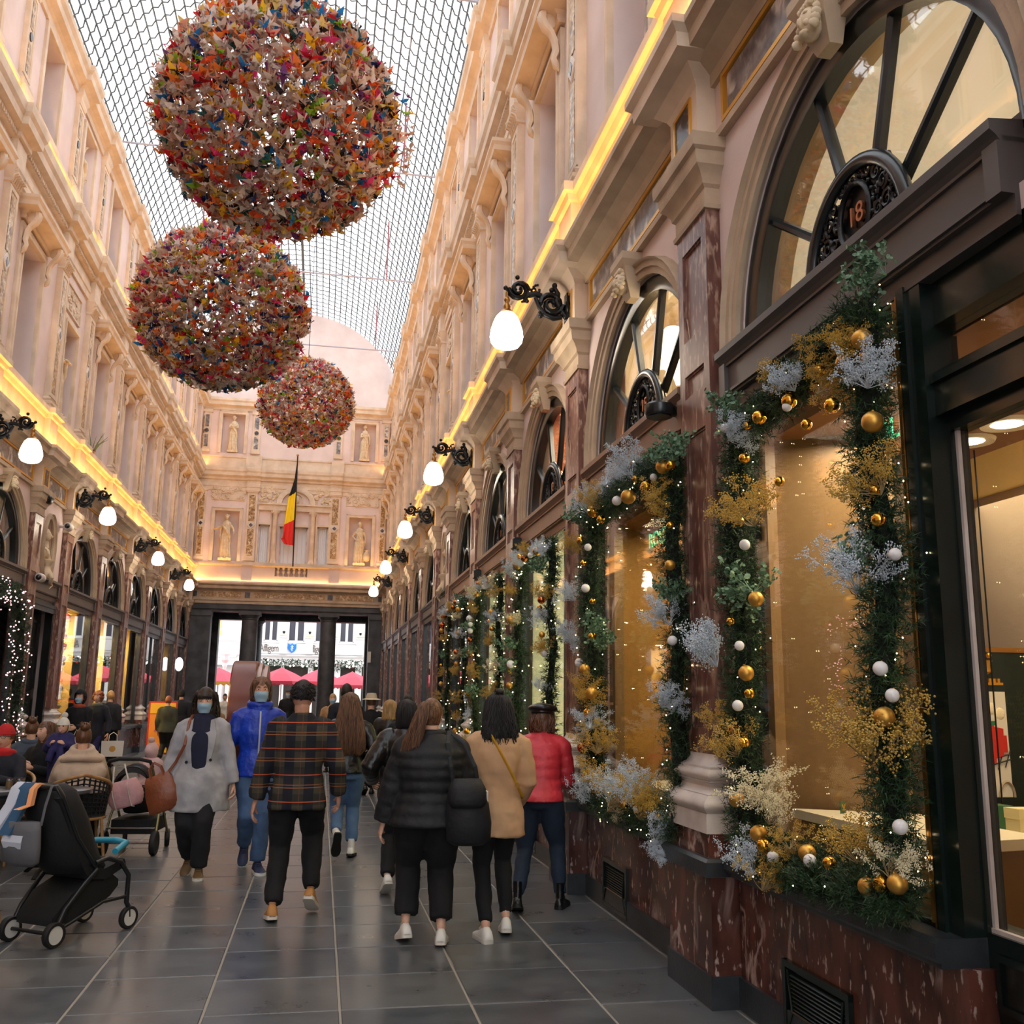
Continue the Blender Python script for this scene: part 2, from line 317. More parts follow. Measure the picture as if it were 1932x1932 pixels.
# ---- pilasters
def flat_panel(mb, y0, y1, z0, z1, d, t=.012, b=.03):
    # raised border round a sunk panel
    mb.box(d, d+t, y0, y1, z0, z0+b); mb.box(d, d+t, y0, y1, z1-b, z1); mb.box(d, d+t, y0, y0+b, z0+b, z1-b); mb.box(d, d+t, y1-b, y1, z0+b, z1-b)
def pil_meshes():
    R = {}
    mb = MB(); mb.box(0, .215, 0, .67, 0, .165); R['skirting'] = mb.mesh('skirting', 'blue_stone')
    mb = MB(); mb.box(0, .2, .012, .658, .165, .67); mb.mold(.03, .64, .19, [(.19, .76), (.19, .885)]); R['pedestal'] = mb.mesh('pedestal', 'red_marble')
    mb = MB(); mb.mold(0, .67, .215, [(.215, .665), (.24, .67), (.24, .745), (.22, .76)]); R['pedestal_ledge'] = mb.mesh('pedestal_ledge', 'blue_stone')
    mb = MB(); pr = [(.205, .885), (.205, .99), (.195, .99)]
    pr += [(.195+.03*math.sin(t*PI/6), .99+.085*t/6) for t in range(7)]
    pr += [(.185, 1.085), (.185, 1.09), (.155, 1.105), (.145, 1.125), (.15, 1.145), (.165, 1.155), (.165, 1.16)]
    pr += [(.16+.022*math.sin(t*PI/5), 1.16+.06*t/5) for t in range(6)]
    pr += [(.15, 1.222), (.15, 1.235), (.12, 1.25), (.1, 1.28), (.1, 1.3)]
    mb.mold(.055, .615, .19, pr); R['column_base'] = mb.mesh('column_base', 'white_stone', 40)
    mb = MB(); mb.box(0, .075, .09, .58, 1.29, 4.66)
    for z0, z1 in ((1.36, 3.34), (3.42, 3.74), (3.80, 4.58)): flat_panel(mb, .09, .58, z0, z1, .075, .02, .085)
    for z0, z1 in ((1.30, 1.36), (3.34, 3.42), (3.74, 3.80), (4.58, 4.66)): mb.box(.075, .095, .09, .58, z0, z1)
    for z0, z1 in ((1.445, 3.255), (3.505, 3.655), (3.885, 4.495)): flat_panel(mb, .175, .495, z0, z1, .075, .008, .014)
    R['shaft'] = mb.mesh('shaft', 'pil_marble')
    mb = MB(); mb.mold(.07, .60, .11, [(.11, 4.64), (.115, 4.67), (.10, 4.68), (.10, 4.78), (.12, 4.80), (.125, 4.83), (.15, 4.87), (.18, 4.90), (.19, 4.95), (.19, 4.985), (.215, 5.0), (.22, 5.04), (.22, 5.09), (.2, 5.1)])
    R['capital'] = mb.mesh('capital', 'stone_dull', 30)
    mb = MB(); mb.box(0, .13, .1, .57, 5.09, 5.5)
    mb.mold(.1, .57, .13, [(.13, 5.5), (.15, 5.54), (.2, 5.59), (.22, 5.61), (.33, 5.62), (.34, 5.71), (.38, 5.75), (.38, 5.805), (.33, 5.82)])
    mb.box(0, .17, .1, .57, 5.8, 6.33); mb.mold(.1, .57, .17, [(.17, 6.33), (.2, 6.35), (.22, 6.4), (.26, 6.415), (.26, 6.5), (.24, 6.52)])
    R['entablature_block'] = mb.mesh('entablature_block', 'stone')
    mb = MB(); mb.box(.13, .136, .21, .46, 5.16, 5.45); R['inlay'] = mb.mesh('inlay', 'dark_inlay')
    mb = MB(); flat_panel(mb, .185, .485, 5.135, 5.475, .13, .014, .025); R['inlay_frame'] = mb.mesh('inlay_frame', 'gold_line')
    # first-floor pilaster
    mb = MB(); mb.mold(.13, .54, .1, [(.14, 6.5), (.14, 6.58), (.16, 6.6), (.16, 6.64), (.12, 6.66), (.14, 6.70), (.1, 6.74)])
    mb.box(0, .09, .13, .54, 6.74, 9.15); flat_panel(mb, .13, .54, 6.76, 9.13, .09, .015, .07)
    mb.mold(.13, .54, .1, [(.1, 9.15), (.12, 9.17), (.1, 9.19), (.1, 9.22), (.13, 9.3), (.16, 9.4), (.17, 9.42), (.17, 9.46)])
    mb.box(0, .14, .11, .56, 9.45, 9.98)
    mb.mold(.11, .56, .14, [(.14, 9.86), (.19, 9.88), (.19, 9.96), (.22, 9.98), (.31, 10.02), (.32, 10.14), (.36, 10.2), (.37, 10.3), (.37, 10.35), (.3, 10.38)])
    mb.box(0, .15, .11, .56, 10.38, 10.8)
    mb.mold(.15, .52, .07, [(.12, 10.8), (.12, 10.9), (.09, 10.96), (.07, 11.0)]); mb.box(0, .06, .15, .52, 11.0, 12.5); flat_panel(mb, .15, .52, 11.02, 12.48, .06, .014, .06)
    mb.mold(.15, .52, .08, [(.08, 12.5), (.1, 12.55), (.1, 12.62), (.13, 12.68), (.13, 12.7), (.12, 12.8), (.18, 12.84), (.28, 12.88), (.29, 12.99), (.33, 13.05), (.34, 13.15), (.3, 13.17)])
    mb.mold(.17, .5, .2, [(.2, 13.15), (.2, 13.2), (.17, 13.3), (.12, 13.42), (.12, 13.55)])
    R['upper_pilaster'] = mb.mesh('upper_pilaster', 'stone')
    mb = MB()   # acanthus leaves and volutes of the first-floor capital
    for i in range(6):
        y = .155+i*.072; mb.tube([(.1, y, 9.18), (.13, y, 9.28), (.19, y, 9.31), (.2, y, 9.27)], [.02, .026, .018, .006], 6)
    for y in (.13, .54): mb.tube([(.15+.035*math.cos(t), y, 9.38+.035*math.sin(t)) for t in [k*.7 for k in range(10)]], [.014]*10, 5)
    R['leaf_ornament'] = mb.mesh('leaf_ornament', 'stone', 60)
    mb = MB()
    mb.box(.09, .099, .245, .425, 6.85, 7.78); mb.box(.09, .099, .245, .425, 8.12, 9.04); mb.box(.06, .068, .27, .4, 11.12, 11.62); mb.box(.06, .068, .27, .4, 11.88, 12.38)
    R['marble_strip'] = mb.mesh('marble_strip', 'ochre_marble')
    mb = MB(); mb.prism([(.335, 7.8), (.46, 7.95), (.335, 8.1), (.21, 7.95)], lambda u, v, a: (a, u, v), .09, .112); R['diamond'] = mb.mesh('diamond', 'white_stone')
    mb = MB(); mb.k = 0; mb.prism([(.335, 7.87), (.4, 7.95), (.335, 8.03), (.27, 7.95)], lambda u, v, a: (a, u, v), .11, .118)
    mb.prism([(.335+.055*math.cos(2*PI*i/16), 11.75+.075*math.sin(2*PI*i/16)) for i in range(16)], lambda u, v, a: (a, u, v), .06, .08)
    R['inlay_stud'] = mb.mesh('inlay_stud', 'dark_inlay')
    return R
PM = pil_meshes()
GROUND = ('skirting', 'pedestal_ledge', 'column_base', 'shaft', 'capital')
for right in (True, False):
    for y in [p for p in PY if right or p > 1]+[37.85]:
        root = side(put(PM['pedestal'], 'pilaster', WALL[right]), right, y-.27 if (right and y == 2.09) else y)
        for k in PM:
            if k == 'pedestal' or (y > 37 and k in ('upper_pilaster',)): continue
            if y > 26 and k in ('inlay_frame',): continue
            put(PM[k], k, root)

# ---- frieze panels, archivolts, hoods, window surrounds
def bay_meshes(c, w, nar):
    R = {}
    y0, y1 = .72, w-.05
    mb = MB()
    h = (y1-y0-.12)/2 if not nar else None
    spans = [(y0, y1)]
    for a, b in spans: mb.box(.0, .012, a+.06, b-.06, 5.20, 5.45)
    R['frieze_panel'] = mb.mesh('frieze_panel', 'panel_marble')
    mb = MB()
    for a, b in spans: flat_panel(mb, a, b, 5.16, 5.49, .0, .03, .03)
    R['frieze_frame'] = mb.mesh('frieze_frame', 'gold_line')
    hw = .45 if nar else .56; zt = 8.45 if nar else 8.85; zb = 6.62 if nar else 6.58
    mb = MB()
    for (k, t, bb) in ((0, .05, .13), (.0501, .07, .04)):
        mb.box(k, t, c-hw-bb, c-hw, zb, zt+bb); mb.box(k, t, c+hw, c+hw+bb, zb, zt+bb); mb.box(k, t, c-hw, c+hw, zt, zt+bb)
    mb.box(0, .1, c-hw-.16, c+hw+.16, zb-.08, zb)
    h3 = .43 if nar else .5; t3 = 12.5 if nar else 12.6
    mb.box(0, .045, c-h3-.1, c-h3, 10.9, t3+.07); mb.box(0, .045, c+h3, c+h3+.1, 10.9, t3+.07); mb.box(0, .045, c-h3, c+h3, t3, t3+.07); mb.box(0, .08, c-h3-.13, c+h3+.13, 10.84, 10.92)
    R['window_surround'] = mb.mesh('window_surround', 'stone')
    if not nar:
        mb = MB(); mb.mold(c-.72, c+.72, .08, [(.08, 9.02), (.1, 9.05), (.1, 9.1), (.14, 9.13), (.3, 9.15), (.31, 9.22), (.34, 9.26), (.34, 9.31), (.1, 9.36)])
        R['window_hood'] = mb.mesh('window_hood', 'stone')
        mb = MB()
        for s in (-1, 1):
            yy = c+s*.665
            pts = [(.27, 9.14), (.28, 9.04), (.24, 8.96), (.17, 8.9), (.12, 8.8), (.1, 8.66), (.13, 8.58), (.1, 8.5), (.06, 8.44)]
            mb.tube([(a*.9, yy, z) for a, z in pts], [.05, .062, .06, .05, .045, .045, .035, .045, .01], 6, flat=1.2)
            mb.tube([(.2+.05*math.cos(t)*(1-t/9), yy, 9.04+.05*math.sin(t)*(1-t/9)) for t in [k*.6 for k in range(11)]], [.075]*11, 5, flat=.3, up=(1, 0, 0))
        R['hood_console'] = mb.mesh('hood_console', 'stone', 60)
        mb = MB(); rings = []
        for i in range(25):
            t = PI*i/24; ca, sa = math.cos(t), math.sin(t)
            rings.append([(d, c+r*ca, ZS+r*sa) for r, d in ((RI, -.02), (RI, .03), (RI+.05, .035), (RI+.055, .05), (RI+.1, .05), (RI+.115, .075), (RO, .08), (RO+.01, 0))])
        mb.loft(rings)
        R['archivolt'] = mb.mesh('archivolt', 'stone_dull', 35)
        mb = MB(); mb.mold(c-.09, c+.09, .1, [(.07, 4.72), (.12, 4.86), (.14, 4.95), (.17, 5.0), (.17, 5.06), (.1, 5.07)])
        R['keystone'] = mb.mesh('keystone', 'stone_dull')
        mb = MB()
        mb.ball((.13, c, 4.85), (.06, .068, .09), 14, 10); mb.ball((.185, c, 4.845), (.02, .015, .03), 8, 6); mb.ball((.165, c, 4.79), (.03, .035, .02), 8, 6)
        for s in (-1, 1):
            mb.ball((.175, c+s*.03, 4.885), (.012, .018, .01), 6, 4); mb.ball((.17, c+s*.032, 4.83), (.02, .02, .02), 6, 4)
            for k in range(5): mb.ball((.12+.01*k, c+s*(.07+.004*k), 4.93-.035*k), (.03, .022, .025), 6, 4)
        for k in range(5): mb.ball((.14, c-.05+.025*k, 4.94), (.035, .02, .025), 6, 4)
        R['mask_carving'] = mb.mesh('mask_carving', 'statue_stone', 60)
    return R
BM = bay_meshes(CY, B, False); NM = bay_meshes(1.325, NB, True)
for right in (True, False):
    for y in [p for p in PY if right or p > 1]:
        src = NM if y == NARROW else BM
        fr = side(put(src['frieze_panel'], 'frieze_panel', WALL[right]), right, y); put(src['frieze_frame'], 'frieze_frame', fr)
        side(put(src['window_surround'], 'window_surround', WALL[right]), right, y)
        if y != NARROW:
            hd = side(put(src['window_hood'], 'window_hood', WALL[right]), right, y); put(src['hood_console'], 'hood_console', hd)
            ar = side(put(src['archivolt'], 'archivolt', WALL[right]), right, y); put(src['keystone'], 'keystone', ar); put(src['mask_carving'], 'mask_carving', ar)

# ---- windows (upper floors): frame, panes, room or curtain behind
def ord_(i): return ['first', 'second', 'third', 'fourth', 'fifth', 'sixth', 'seventh', 'eighth', 'ninth', 'tenth', 'eleventh', 'twelfth', 'thirteenth'][i]
WN = [0]
def win(name_root, label):
    WN[0] += 1; o = bpy.data.objects.new('window_%d' % WN[0], None); COL.objects.link(o); return tag(o, label, 'window', kind='structure')
def sash(c, hw, z0, z1, D, trans):
    f = MB(); t = .05
    f.box(D-.03, D+.03, c-hw, c-hw+t, z0, z1); f.box(D-.03, D+.03, c+hw-t, c+hw, z0, z1); f.box(D-.03, D+.03, c-hw+t, c+hw-t, z0, z0+t); f.box(D-.03, D+.03, c-hw+t, c+hw-t, z1-t, z1)
    f.box(D-.025, D+.035, c-.03, c+.03, z0+t, z1-t); f.box(D-.025, D+.04, c-hw+t, c+hw-t, trans-.03, trans+.03)
    p = [MB().box(D-.004, D+.004, a, b, u, v) for a, b in ((c-hw+t, c-.03), (c+.03, c+hw-t)) for u, v in ((z0+t, trans-.03), (trans+.03, z1-t))]
    return f.mesh('frame', 'white_stone'), [q.mesh('pane', 'win_glass') for q in p]
SA2 = sash(CY, .56, 6.58, 8.85, -.32, 8.1); SA3 = sash(CY, .5, 10.92, 12.6, -.32, 12.05)
mb = MB(); mb.box(-.334, -.330, CY-.56, CY+.56, 6.55, 8.9); CUR2 = mb.mesh('curtain', 'curtain')
mb = MB(); mb.box(-1.0, -.98, CY-.9, CY+.9, 6.4, 9.0); RM2 = mb.mesh('room_back', 'dark_room')
for right in (True, False):
    ys = [p for p in PY if (right or p > 1) and p != NARROW]
    for i, y in enumerate(ys):
        if y < 0: continue
        o = win('window', 'tall first-floor window under the %s cornice hood counted from the camera on the %s wall' % (ord_(i if not right else i-1), 'right' if right else 'left')); side(o, right, y)
        put(SA2[0], 'frame', o); [put(m, 'pane', o) for m in SA2[1]]; put(CUR2, 'curtain', o)
        o = win('window', 'square attic window below the top cornice, %s from the camera on the %s wall' % (ord_(i if not right else i-1), 'right' if right else 'left')); side(o, right, y)
        put(SA3[0], 'frame', o); [put(m, 'pane', o) for m in SA3[1]]; put(CUR2, 'curtain', o, loc=(0, 0, 4.0))

# ---- lunette windows over the shops
def lun_meshes():
    R = {}; Z = ZS+.0; D = -.1; r0, r1 = 1.20, 1.09
    mb = MB(); rings = []
    for i in range(25):
        t = PI*i/24; ca, sa = math.cos(t), math.sin(t); rings.append([(D+d, CY+r*ca, Z+r*sa) for r, d in ((r1, -.04), (r1, .05), (r1+.04, .07), (r0, .07), (r0, -.04))])
    mb.loft(rings); mb.box(D-.04, D+.06, CY-r0, CY+r0, Z-.02, Z+.05); R['frame'] = mb.mesh('frame', 'black_frame', 35)
    ang = [PI*k/5 for k in (1, 2, 3, 4)]
    mb = MB()
    R['muntin'] = []
    for a in ang:
        mb = MB(); ca, sa = math.cos(a), math.sin(a); u = Vector((0, ca, sa)); n = Vector((0, -sa, ca)); pts = []
        for r in (.4, 1.11): pts.append([Vector((D+dx, CY, Z))+u*r+n*k for k, dx in ((-.022, -.02), (-.022, .02), (-.010, .036), (.010, .036), (.022, .02), (.022, -.02))])
        mb.loft(pts); R['muntin'].append(mb.mesh('muntin', 'black_frame'))
    R['pane'] = []
    aa = [0]+ang+[PI]
    for k in range(5):
        P = [(.42*math.cos(aa[k]+(aa[k+1]-aa[k])*t/3), .42*math.sin(aa[k]+(aa[k+1]-aa[k])*t/3)) for t in range(4)]
        P += [(1.10*math.cos(aa[k+1]-(aa[k+1]-aa[k])*t/5), 1.10*math.sin(aa[k+1]-(aa[k+1]-aa[k])*t/5)) for t in range(6)]
        mb = MB(); mb.prism(P, lambda u, v, a: (a, CY+u, Z+v), D-.004, D+.004); R['pane'].append(mb.mesh('pane', 'lun_glass'))
    # fan medallion: plate, thick rim, oval ring, scrollwork
    mb = MB(); mb.prism([(.4*a, .4*b) for a, b in arcpts(1, 20)], lambda u, v, a: (a, CY+u, Z+v), D+.0, D+.03); R['medallion'] = mb.mesh('medallion', 'black_frame')
    mb = MB(); mb.tube([(D+.06, CY+.42*a, Z+.46*b) for a, b in arcpts(1, 24)], .032, 8, flat=1.2); R['medallion_rim'] = mb.mesh('medallion_rim', 'black_frame', 60)
    mb = MB(); mb.tube([(D+.055, CY+.13*math.cos(2*PI*i/24), Z+.22+.155*math.sin(2*PI*i/24)) for i in range(24)], .016, 6, closed=True)
    q = random.Random(4)
    def scroll(y, z, r, a0, turns, sgn):
        n = int(9*turns); mb.tube([(D+.05, y+sgn*(r*(1-k/n*.85))*math.cos(a0+k/n*turns*2*PI), z+(r*(1-k/n*.85))*math.sin(a0+k/n*turns*2*PI)) for k in range(n+1)], [.011*(1-.5*k/n) for k in range(n+1)], 5)
    for s in (-1, 1):
        for (y, z, r) in ((.2, .06, .05), (.29, .07, .05), (.35, .05, .03), (.19, .16, .035), (.26, .17, .05), (.33, .15, .035), (.17, .25, .03), (.235, .27, .045), (.3, .25, .035), (.19, .34, .04), (.12, .395, .035), (.26, .345, .03), (.05, .40, .03), (.1, .05, .035), (.04, .04, .025)):
            scroll(CY+s*y, Z+z, r, q.random()*6, 1.4, s)
            mb.ball((D+.05, CY+s*(y+.03), Z+z+.02), (.014, .016, .022), 6, 4)
    for k in range(20):
        a = 2*PI*k/20; mb.ball((D+.055, CY+.16*math.cos(a), Z+.22+.185*math.sin(a)), (.012, .014, .014), 5, 4)
    R['scrollwork'] = mb.mesh('scrollwork', 'iron', 60)
    return R
LM = lun_meshes()
def text_mesh(s, size, depth, m, font_shear=0, spacing=1.0, offset=0):
    cu = bpy.data.curves.new('txt', 'FONT'); cu.body = s; cu.size = size; cu.extrude = depth; cu.align_x = 'CENTER'; cu.align_y = 'CENTER'; cu.shear = font_shear; cu.space_character = spacing; cu.offset = offset
    o = bpy.data.objects.new('txt', cu); COL.objects.link(o); dg = bpy.context.evaluated_depsgraph_get(); dg.update()
    me = bpy.data.meshes.new_from_object(o.evaluated_get(dg)); bpy.data.objects.remove(o); me.materials.clear(); me.materials.append(M[m]); return me
NUM = {5.17: '15', 2.09: '18', 8.25: '13', 11.33: '11'}
mat('copper_num', rgb(176, 110, 70), .4, metal=.6)
mat('brick_wall', rgb(176, 112, 74), .8)
def room_box(mb, D0, D1, ya, yb, z0, z1):
    v = [(D0, ya, z0), (D1, ya, z0), (D1, yb, z0), (D0, yb, z0), (D0, ya, z1), (D1, ya, z1), (D1, yb, z1), (D0, yb, z1)]
    mb.add(v, [(0, 1, 2, 3), (4, 5, 6, 7), (0, 1, 5, 4), (1, 2, 6, 5), (2, 3, 7, 6)])
room = MB(); room_box(room, -.3, -.75, CY-1.25, CY+1.25, 3.62, 5.0); RM_L = room.mesh('mezzanine_room', 'arch_interior')
BLIND = MB().prism([(.0, 0)]+[(1.15*a, 1.15*b) for a, b in arcpts(1, 20)], lambda u, v, a: (a, CY+u, ZS+v), -.30, -.28).mesh('blind', 'glow_blind')
RM_D = room.mesh('mezzanine_room', 'dark_room'); RM_B = room.mesh('mezzanine_room', 'brick_wall')
mb = MB(); mb.lathe([(.05, .3), (.12, .28), (.2, .2), (.22, .06), (.2, 0)], 20); SHADE = mb.mesh('lamp_shade', 'warm_disc', 60)
for right in (True, False):
    ys = [p for p in PY if (right or p > 1) and p != NARROW]
    for i, y in enumerate(ys):
        if y < 0: continue
        k = i if not right else i-1
        o = win('window', 'half-round fan window with a black iron number medallion, %s shop bay from the camera on the %s wall' % (ord_(k), 'right' if right else 'left')); side(o, right, y)
        put(LM['frame'], 'frame', o); [put(m, 'muntin', o) for m in LM['muntin']]; [put(m, 'pane', o) for m in LM['pane']]
        md = put(LM['medallion'], 'medallion', o); put(LM['medallion_rim'], 'medallion_rim', md); put(LM['scrollwork'], 'scrollwork', md)
        if right and y in NUM:
            me = text_mesh(NUM[y], .14, .008, 'copper_num')
            n = put(me, 'house_number', md, loc=(-.1+.045, CY, ZS+.22)); n.rotation_euler = (PI/2, 0, -PI/2); n.scale = (-1, 1, 1)
            n.rotation_euler = (PI/2, 0, PI/2)
        lit = right and y < 20
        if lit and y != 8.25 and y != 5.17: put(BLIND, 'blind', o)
        put(RM_L if (lit and y != 8.25) else (RM_B if (y == 8.25 or (not right and y in (19.69, 22.77))) else RM_D), 'mezzanine_room', o)
        if (lit and y in (5.17, 8.25)) or (not right and y < 26):
            s = 1 if right else -1
            X = (XR if right else XL)+s*.9
            e = {2.09: 15, 5.17: 18, 8.25: 60, 11.33: 34, 14.41: 26}.get(y, 16) if right else (5 if y > 17 else 7)
            area('mezzanine_lamp_light', (XR+s*.34 if right else XL+s*.34, y+CY, 4.97), .22, e, (1, .84, .6) if right else (1, .6, .3), rot=(0, -s*.25, 0), size_y=1.9)
            if (right and y == 5.17) or (not right and y == 14.41):
                sh = put(SHADE, 'pendant_shade', o, loc=(-.55, CY-.3, 4.25))

# ---- narrow bay: oval niche with bust, relief, statue niches
def relief(mb, y0, y1, z0, z1, d, seed, r=.02, n=16):
    q = random.Random(seed)
    for k in range(n):
        y, z = q.uniform(y0, y1), q.uniform(z0, z1); R_ = q.uniform(.04, .09); a0 = q.random()*6; sg = q.choice((-1, 1)); m = 10
        mb.tube([(d, y+sg*R_*(1-.8*i/m)*math.cos(a0+i*.75), z+R_*(1-.8*i/m)*math.sin(a0+i*.75)) for i in range(m)], [r*(1-.6*i/m) for i in range(m)], 5)
        mb.ball((d, y, z), (r, r*1.2, r*1.2), 6, 4)
mb = MB(); relief(mb, .95, 1.7, 8.78, 9.1, .02, 3, .022, 26); mb.box(0, .015, .82, 1.83, 8.7, 9.2); flat_panel(mb, .8, 1.85, 8.68, 9.22, 0, .04, .03); RELP = mb.mesh('carved_panel', 'stone', 60)
mb = MB(); rings = []
for i in range(33):
    a = 2*PI*i/32; rings.append([(d, 1.325+(.3+k)*math.cos(a), 4.2+(.54+k)*math.sin(a)) for k, d in ((0, -.02), (0, .03), (.04, .05), (.06, .04), (.09, .07), (.11, 0))])
mb.loft(rings, False, False); OVAL = mb.mesh('oval_frame', 'stone_dull', 40)
mb = MB()
mb.ball((-.02, 1.325, 4.42), (.08, .075, .105), 16, 10); mb.ball((.06, 1.325, 4.41), (.03, .018, .03), 8, 6)
for k in range(12):
    a = k/12*PI; mb.ball((-.04, 1.325+.085*math.cos(a), 4.44+.09*math.sin(a)), (.05, .035, .035), 6, 5)
mb.tube([(-.03, 1.325, 4.34), (-.03, 1.325, 4.2)], [.045, .06], 10)
mb.ball((-.05, 1.325, 4.1), (.1, .21, .13), 16, 10); mb.tube([(.0, 1.2, 4.16), (.05, 1.28, 4.05), (.05, 1.4, 3.98)], [.03, .035, .02], 6)
mb.lathe([(.06, 3.6), (.12, 3.66), (.14, 3.72), (.08, 3.8), (.07, 3.88), (.12, 3.93), (.13, 3.98), (.05, 4.0)], 14, (0.02, 1.325, 0))
mb.tube([(.12, 1.22, 3.72), (.17, 1.2, 3.64), (.14, 1.25, 3.56), (.1, 1.32, 3.58), (.13, 1.4, 3.52), (.1, 1.34, 3.45)], [.03, .04, .035, .03, .025, .01], 8)
BUST = mb.mesh('bust', 'statue_stone', 60)
for right in (True, False):
    side(put(RELP, 'carved_panel', WALL[right]), right, NARROW); ov = side(put(OVAL, 'oval_frame', WALL[right]), right, NARROW)
    b = side(put(BUST, 'bust', None), right, NARROW); tag(b, 'carved stone bust in the oval niche of the %s wall' % ('right' if right else 'left'), 'bust')

# ---- end wall -----------------------------------------------------------
def EB(mb, x0, x1, z0, z1, d0, d1): mb.box(x0, x1, YE-d1, YE-d0, z0, z1)
mb = MB()
def ew(x0, x1, z0, z1):
    mb.add([(x0, YE, z0), (x1, YE, z0), (x1, YE, z1), (x0, YE, z1)], [(0, 1, 2, 3)])
    for X in (x0, x1): mb.add([(X, YE, z0), (X, YE+.35, z0), (X, YE+.35, z1), (X, YE, z1)], [(0, 1, 2, 3)])
    for Z in (z0, z1): mb.add([(x0, YE, Z), (x0, YE+.35, Z), (x1, YE+.35, Z), (x1, YE, Z)], [(0, 1, 2, 3)])
niches = [(-4.34, -3.42, 6.66, 8.64), (.80, 1.70, 6.66, 8.60), (-4.31, -3.44, 10.95, 12.54), (.86, 1.71, 10.90, 12.48)]
centre = [(-2.68, -2.25, 6.6, 8.15), (-1.86, -.80, 6.6, 8.1), (-.43, 0.0, 6.6, 8.15)]
xs = sorted({XL, XR, *[n[0] for n in niches], *[n[1] for n in niches], *[n[0] for n in centre], *[n[1] for n in centre]})
zs = sorted({5.05, 10.4, 13.1, *[n[2] for n in niches+centre], *[n[3] for n in niches+centre]})
for i in range(len(xs)-1):
    for j in range(len(zs)-1):
        cx, cz = (xs[i]+xs[i+1])/2, (zs[j]+zs[j+1])/2
        if not any(n[0] < cx < n[1] and n[2] < cz < n[3] for n in niches+centre): ew(xs[i], xs[i+1], zs[j], zs[j+1])
for n in niches: mb.add([(n[0], YE+.35, n[2]), (n[1], YE+.35, n[2]), (n[1], YE+.35, n[3]), (n[0], YE+.35, n[3])], [(0, 1, 2, 3)])
P = [(XC+4.12*a, 12.9+4.1*b) for a, b in arcpts(1, 40)]
mb.prism([(XC+4.12, 12.9)]+P[1:-1]+[(XC-4.12, 12.9)], lambda u, v, a: (u, a, v), YE, YE+.3)
end_wall = tag(mb.build('wall_back', 'plaster'), 'pink end wall of the gallery with statue niches and a half-round gable', 'wall', kind='structure')
def epiece(name, m, f, smooth=None, parent=None):
    q = MB(); f(q); return q.build(name, m, parent or end_wall, smooth)
def emold(q, prof, x0=XL, x1=XR): q.prism(prof, lambda u, v, a: (a, YE-u, v), x0, x1)
epiece('lower_beam', 'stone_dull', lambda q: (emold(q, [(-.5, 5.02), (.12, 5.02), (.12, 5.12), (.16, 5.14), (.16, 5.2), (.1, 5.22), (.1, 5.5), (.2, 5.56), (.3, 5.58), (.3, 5.68), (.38, 5.74), (.38, 5.8), (-.5, 5.8)])))
epiece('balcony_wall', 'plaster', lambda q: (EB(q, XL, -1.95, 5.8, 6.5, 0, .2), EB(q, -.72, XR, 5.8, 6.5, 0, .2), EB(q, -1.95, -.72, 5.8, 6.12, 0, .2), EB(q, -3.2, -2.8, 5.8, 6.5, .2, .26), EB(q, .1, .5, 5.8, 6.5, .2, .26)))
epiece('balcony_rail', 'stone', lambda q: (emold(q, [(.0, 6.46), (.24, 6.46), (.28, 6.52), (.28, 6.58), (0, 6.6)]), EB(q, -3.25, .55, 6.5, 6.62, .2, .34)))
mb = MB(); mb.lathe([(.06, 6.12), (.06, 6.15), (.035, 6.17), (.03, 6.2), (.065, 6.27), (.06, 6.31), (.03, 6.38), (.05, 6.41), (.06, 6.44), (.06, 6.47)], 12); BAL = mb.mesh('baluster', 'stone', 50)
for k in range(6): put(BAL, 'baluster', end_wall, loc=(-1.83+k*.2, YE-.12, 0))
epiece('frieze_panel', 'ochre_marble', lambda q: (EB(q, -4.66, -3.16, 5.27, 5.46, .1, .115), EB(q, -2.68, -.02, 5.27, 5.46, .1, .115), EB(q, .42, 1.9, 5.27, 5.46, .1, .115)))
epiece('frieze_inlay', 'dark_inlay', lambda q: [EB(q, x, x+.2, 5.26, 5.47, .1, .115) for x in (-4.98, -3.02, .1, 2.05)])
epiece('dark_lintel', 'dark_stone', lambda q: (EB(q, XL, XR, 4.82, 5.02, -.5, .08), EB(q, XL, XR, 4.74, 4.83, -.5, .0)))
epiece('middle_cornice', 'stone', lambda q: (emold(q, prof_c2), [emold(q, [(d+.08 if d > 0 else 0, z) for d, z in prof_c2], a, b) for a, b in ((-3.22, -2.7), (0, .46))]))
epiece('attic_base', 'stone', lambda q: (emold(q, prof_b3), [EB(q, a, b, 10.38, 10.85, 0, .14) for a, b in ((-3.3, -2.7), (0, .5))]))
epiece('top_cornice', 'stone', lambda q: emold(q, [(d, z) for d, z in prof_c3 if d >= 0]))
def eframe(q, n, t=.12, d=.05): 
    a, b, c, e = n
    EB(q, a-t, a, c, e+t, 0, d); EB(q, b, b+t, c, e+t, 0, d); EB(q, a, b, e, e+t, 0, d)
    EB(q, a-t, a-t+.03, c, e+t, d, d+.02); EB(q, b+t-.03, b+t, c, e+t, d, d+.02); EB(q, a-t, b+t, e+t-.03, e+t, d, d+.02)
for n in niches: epiece('niche_frame', 'stone', lambda q: eframe(q, n))
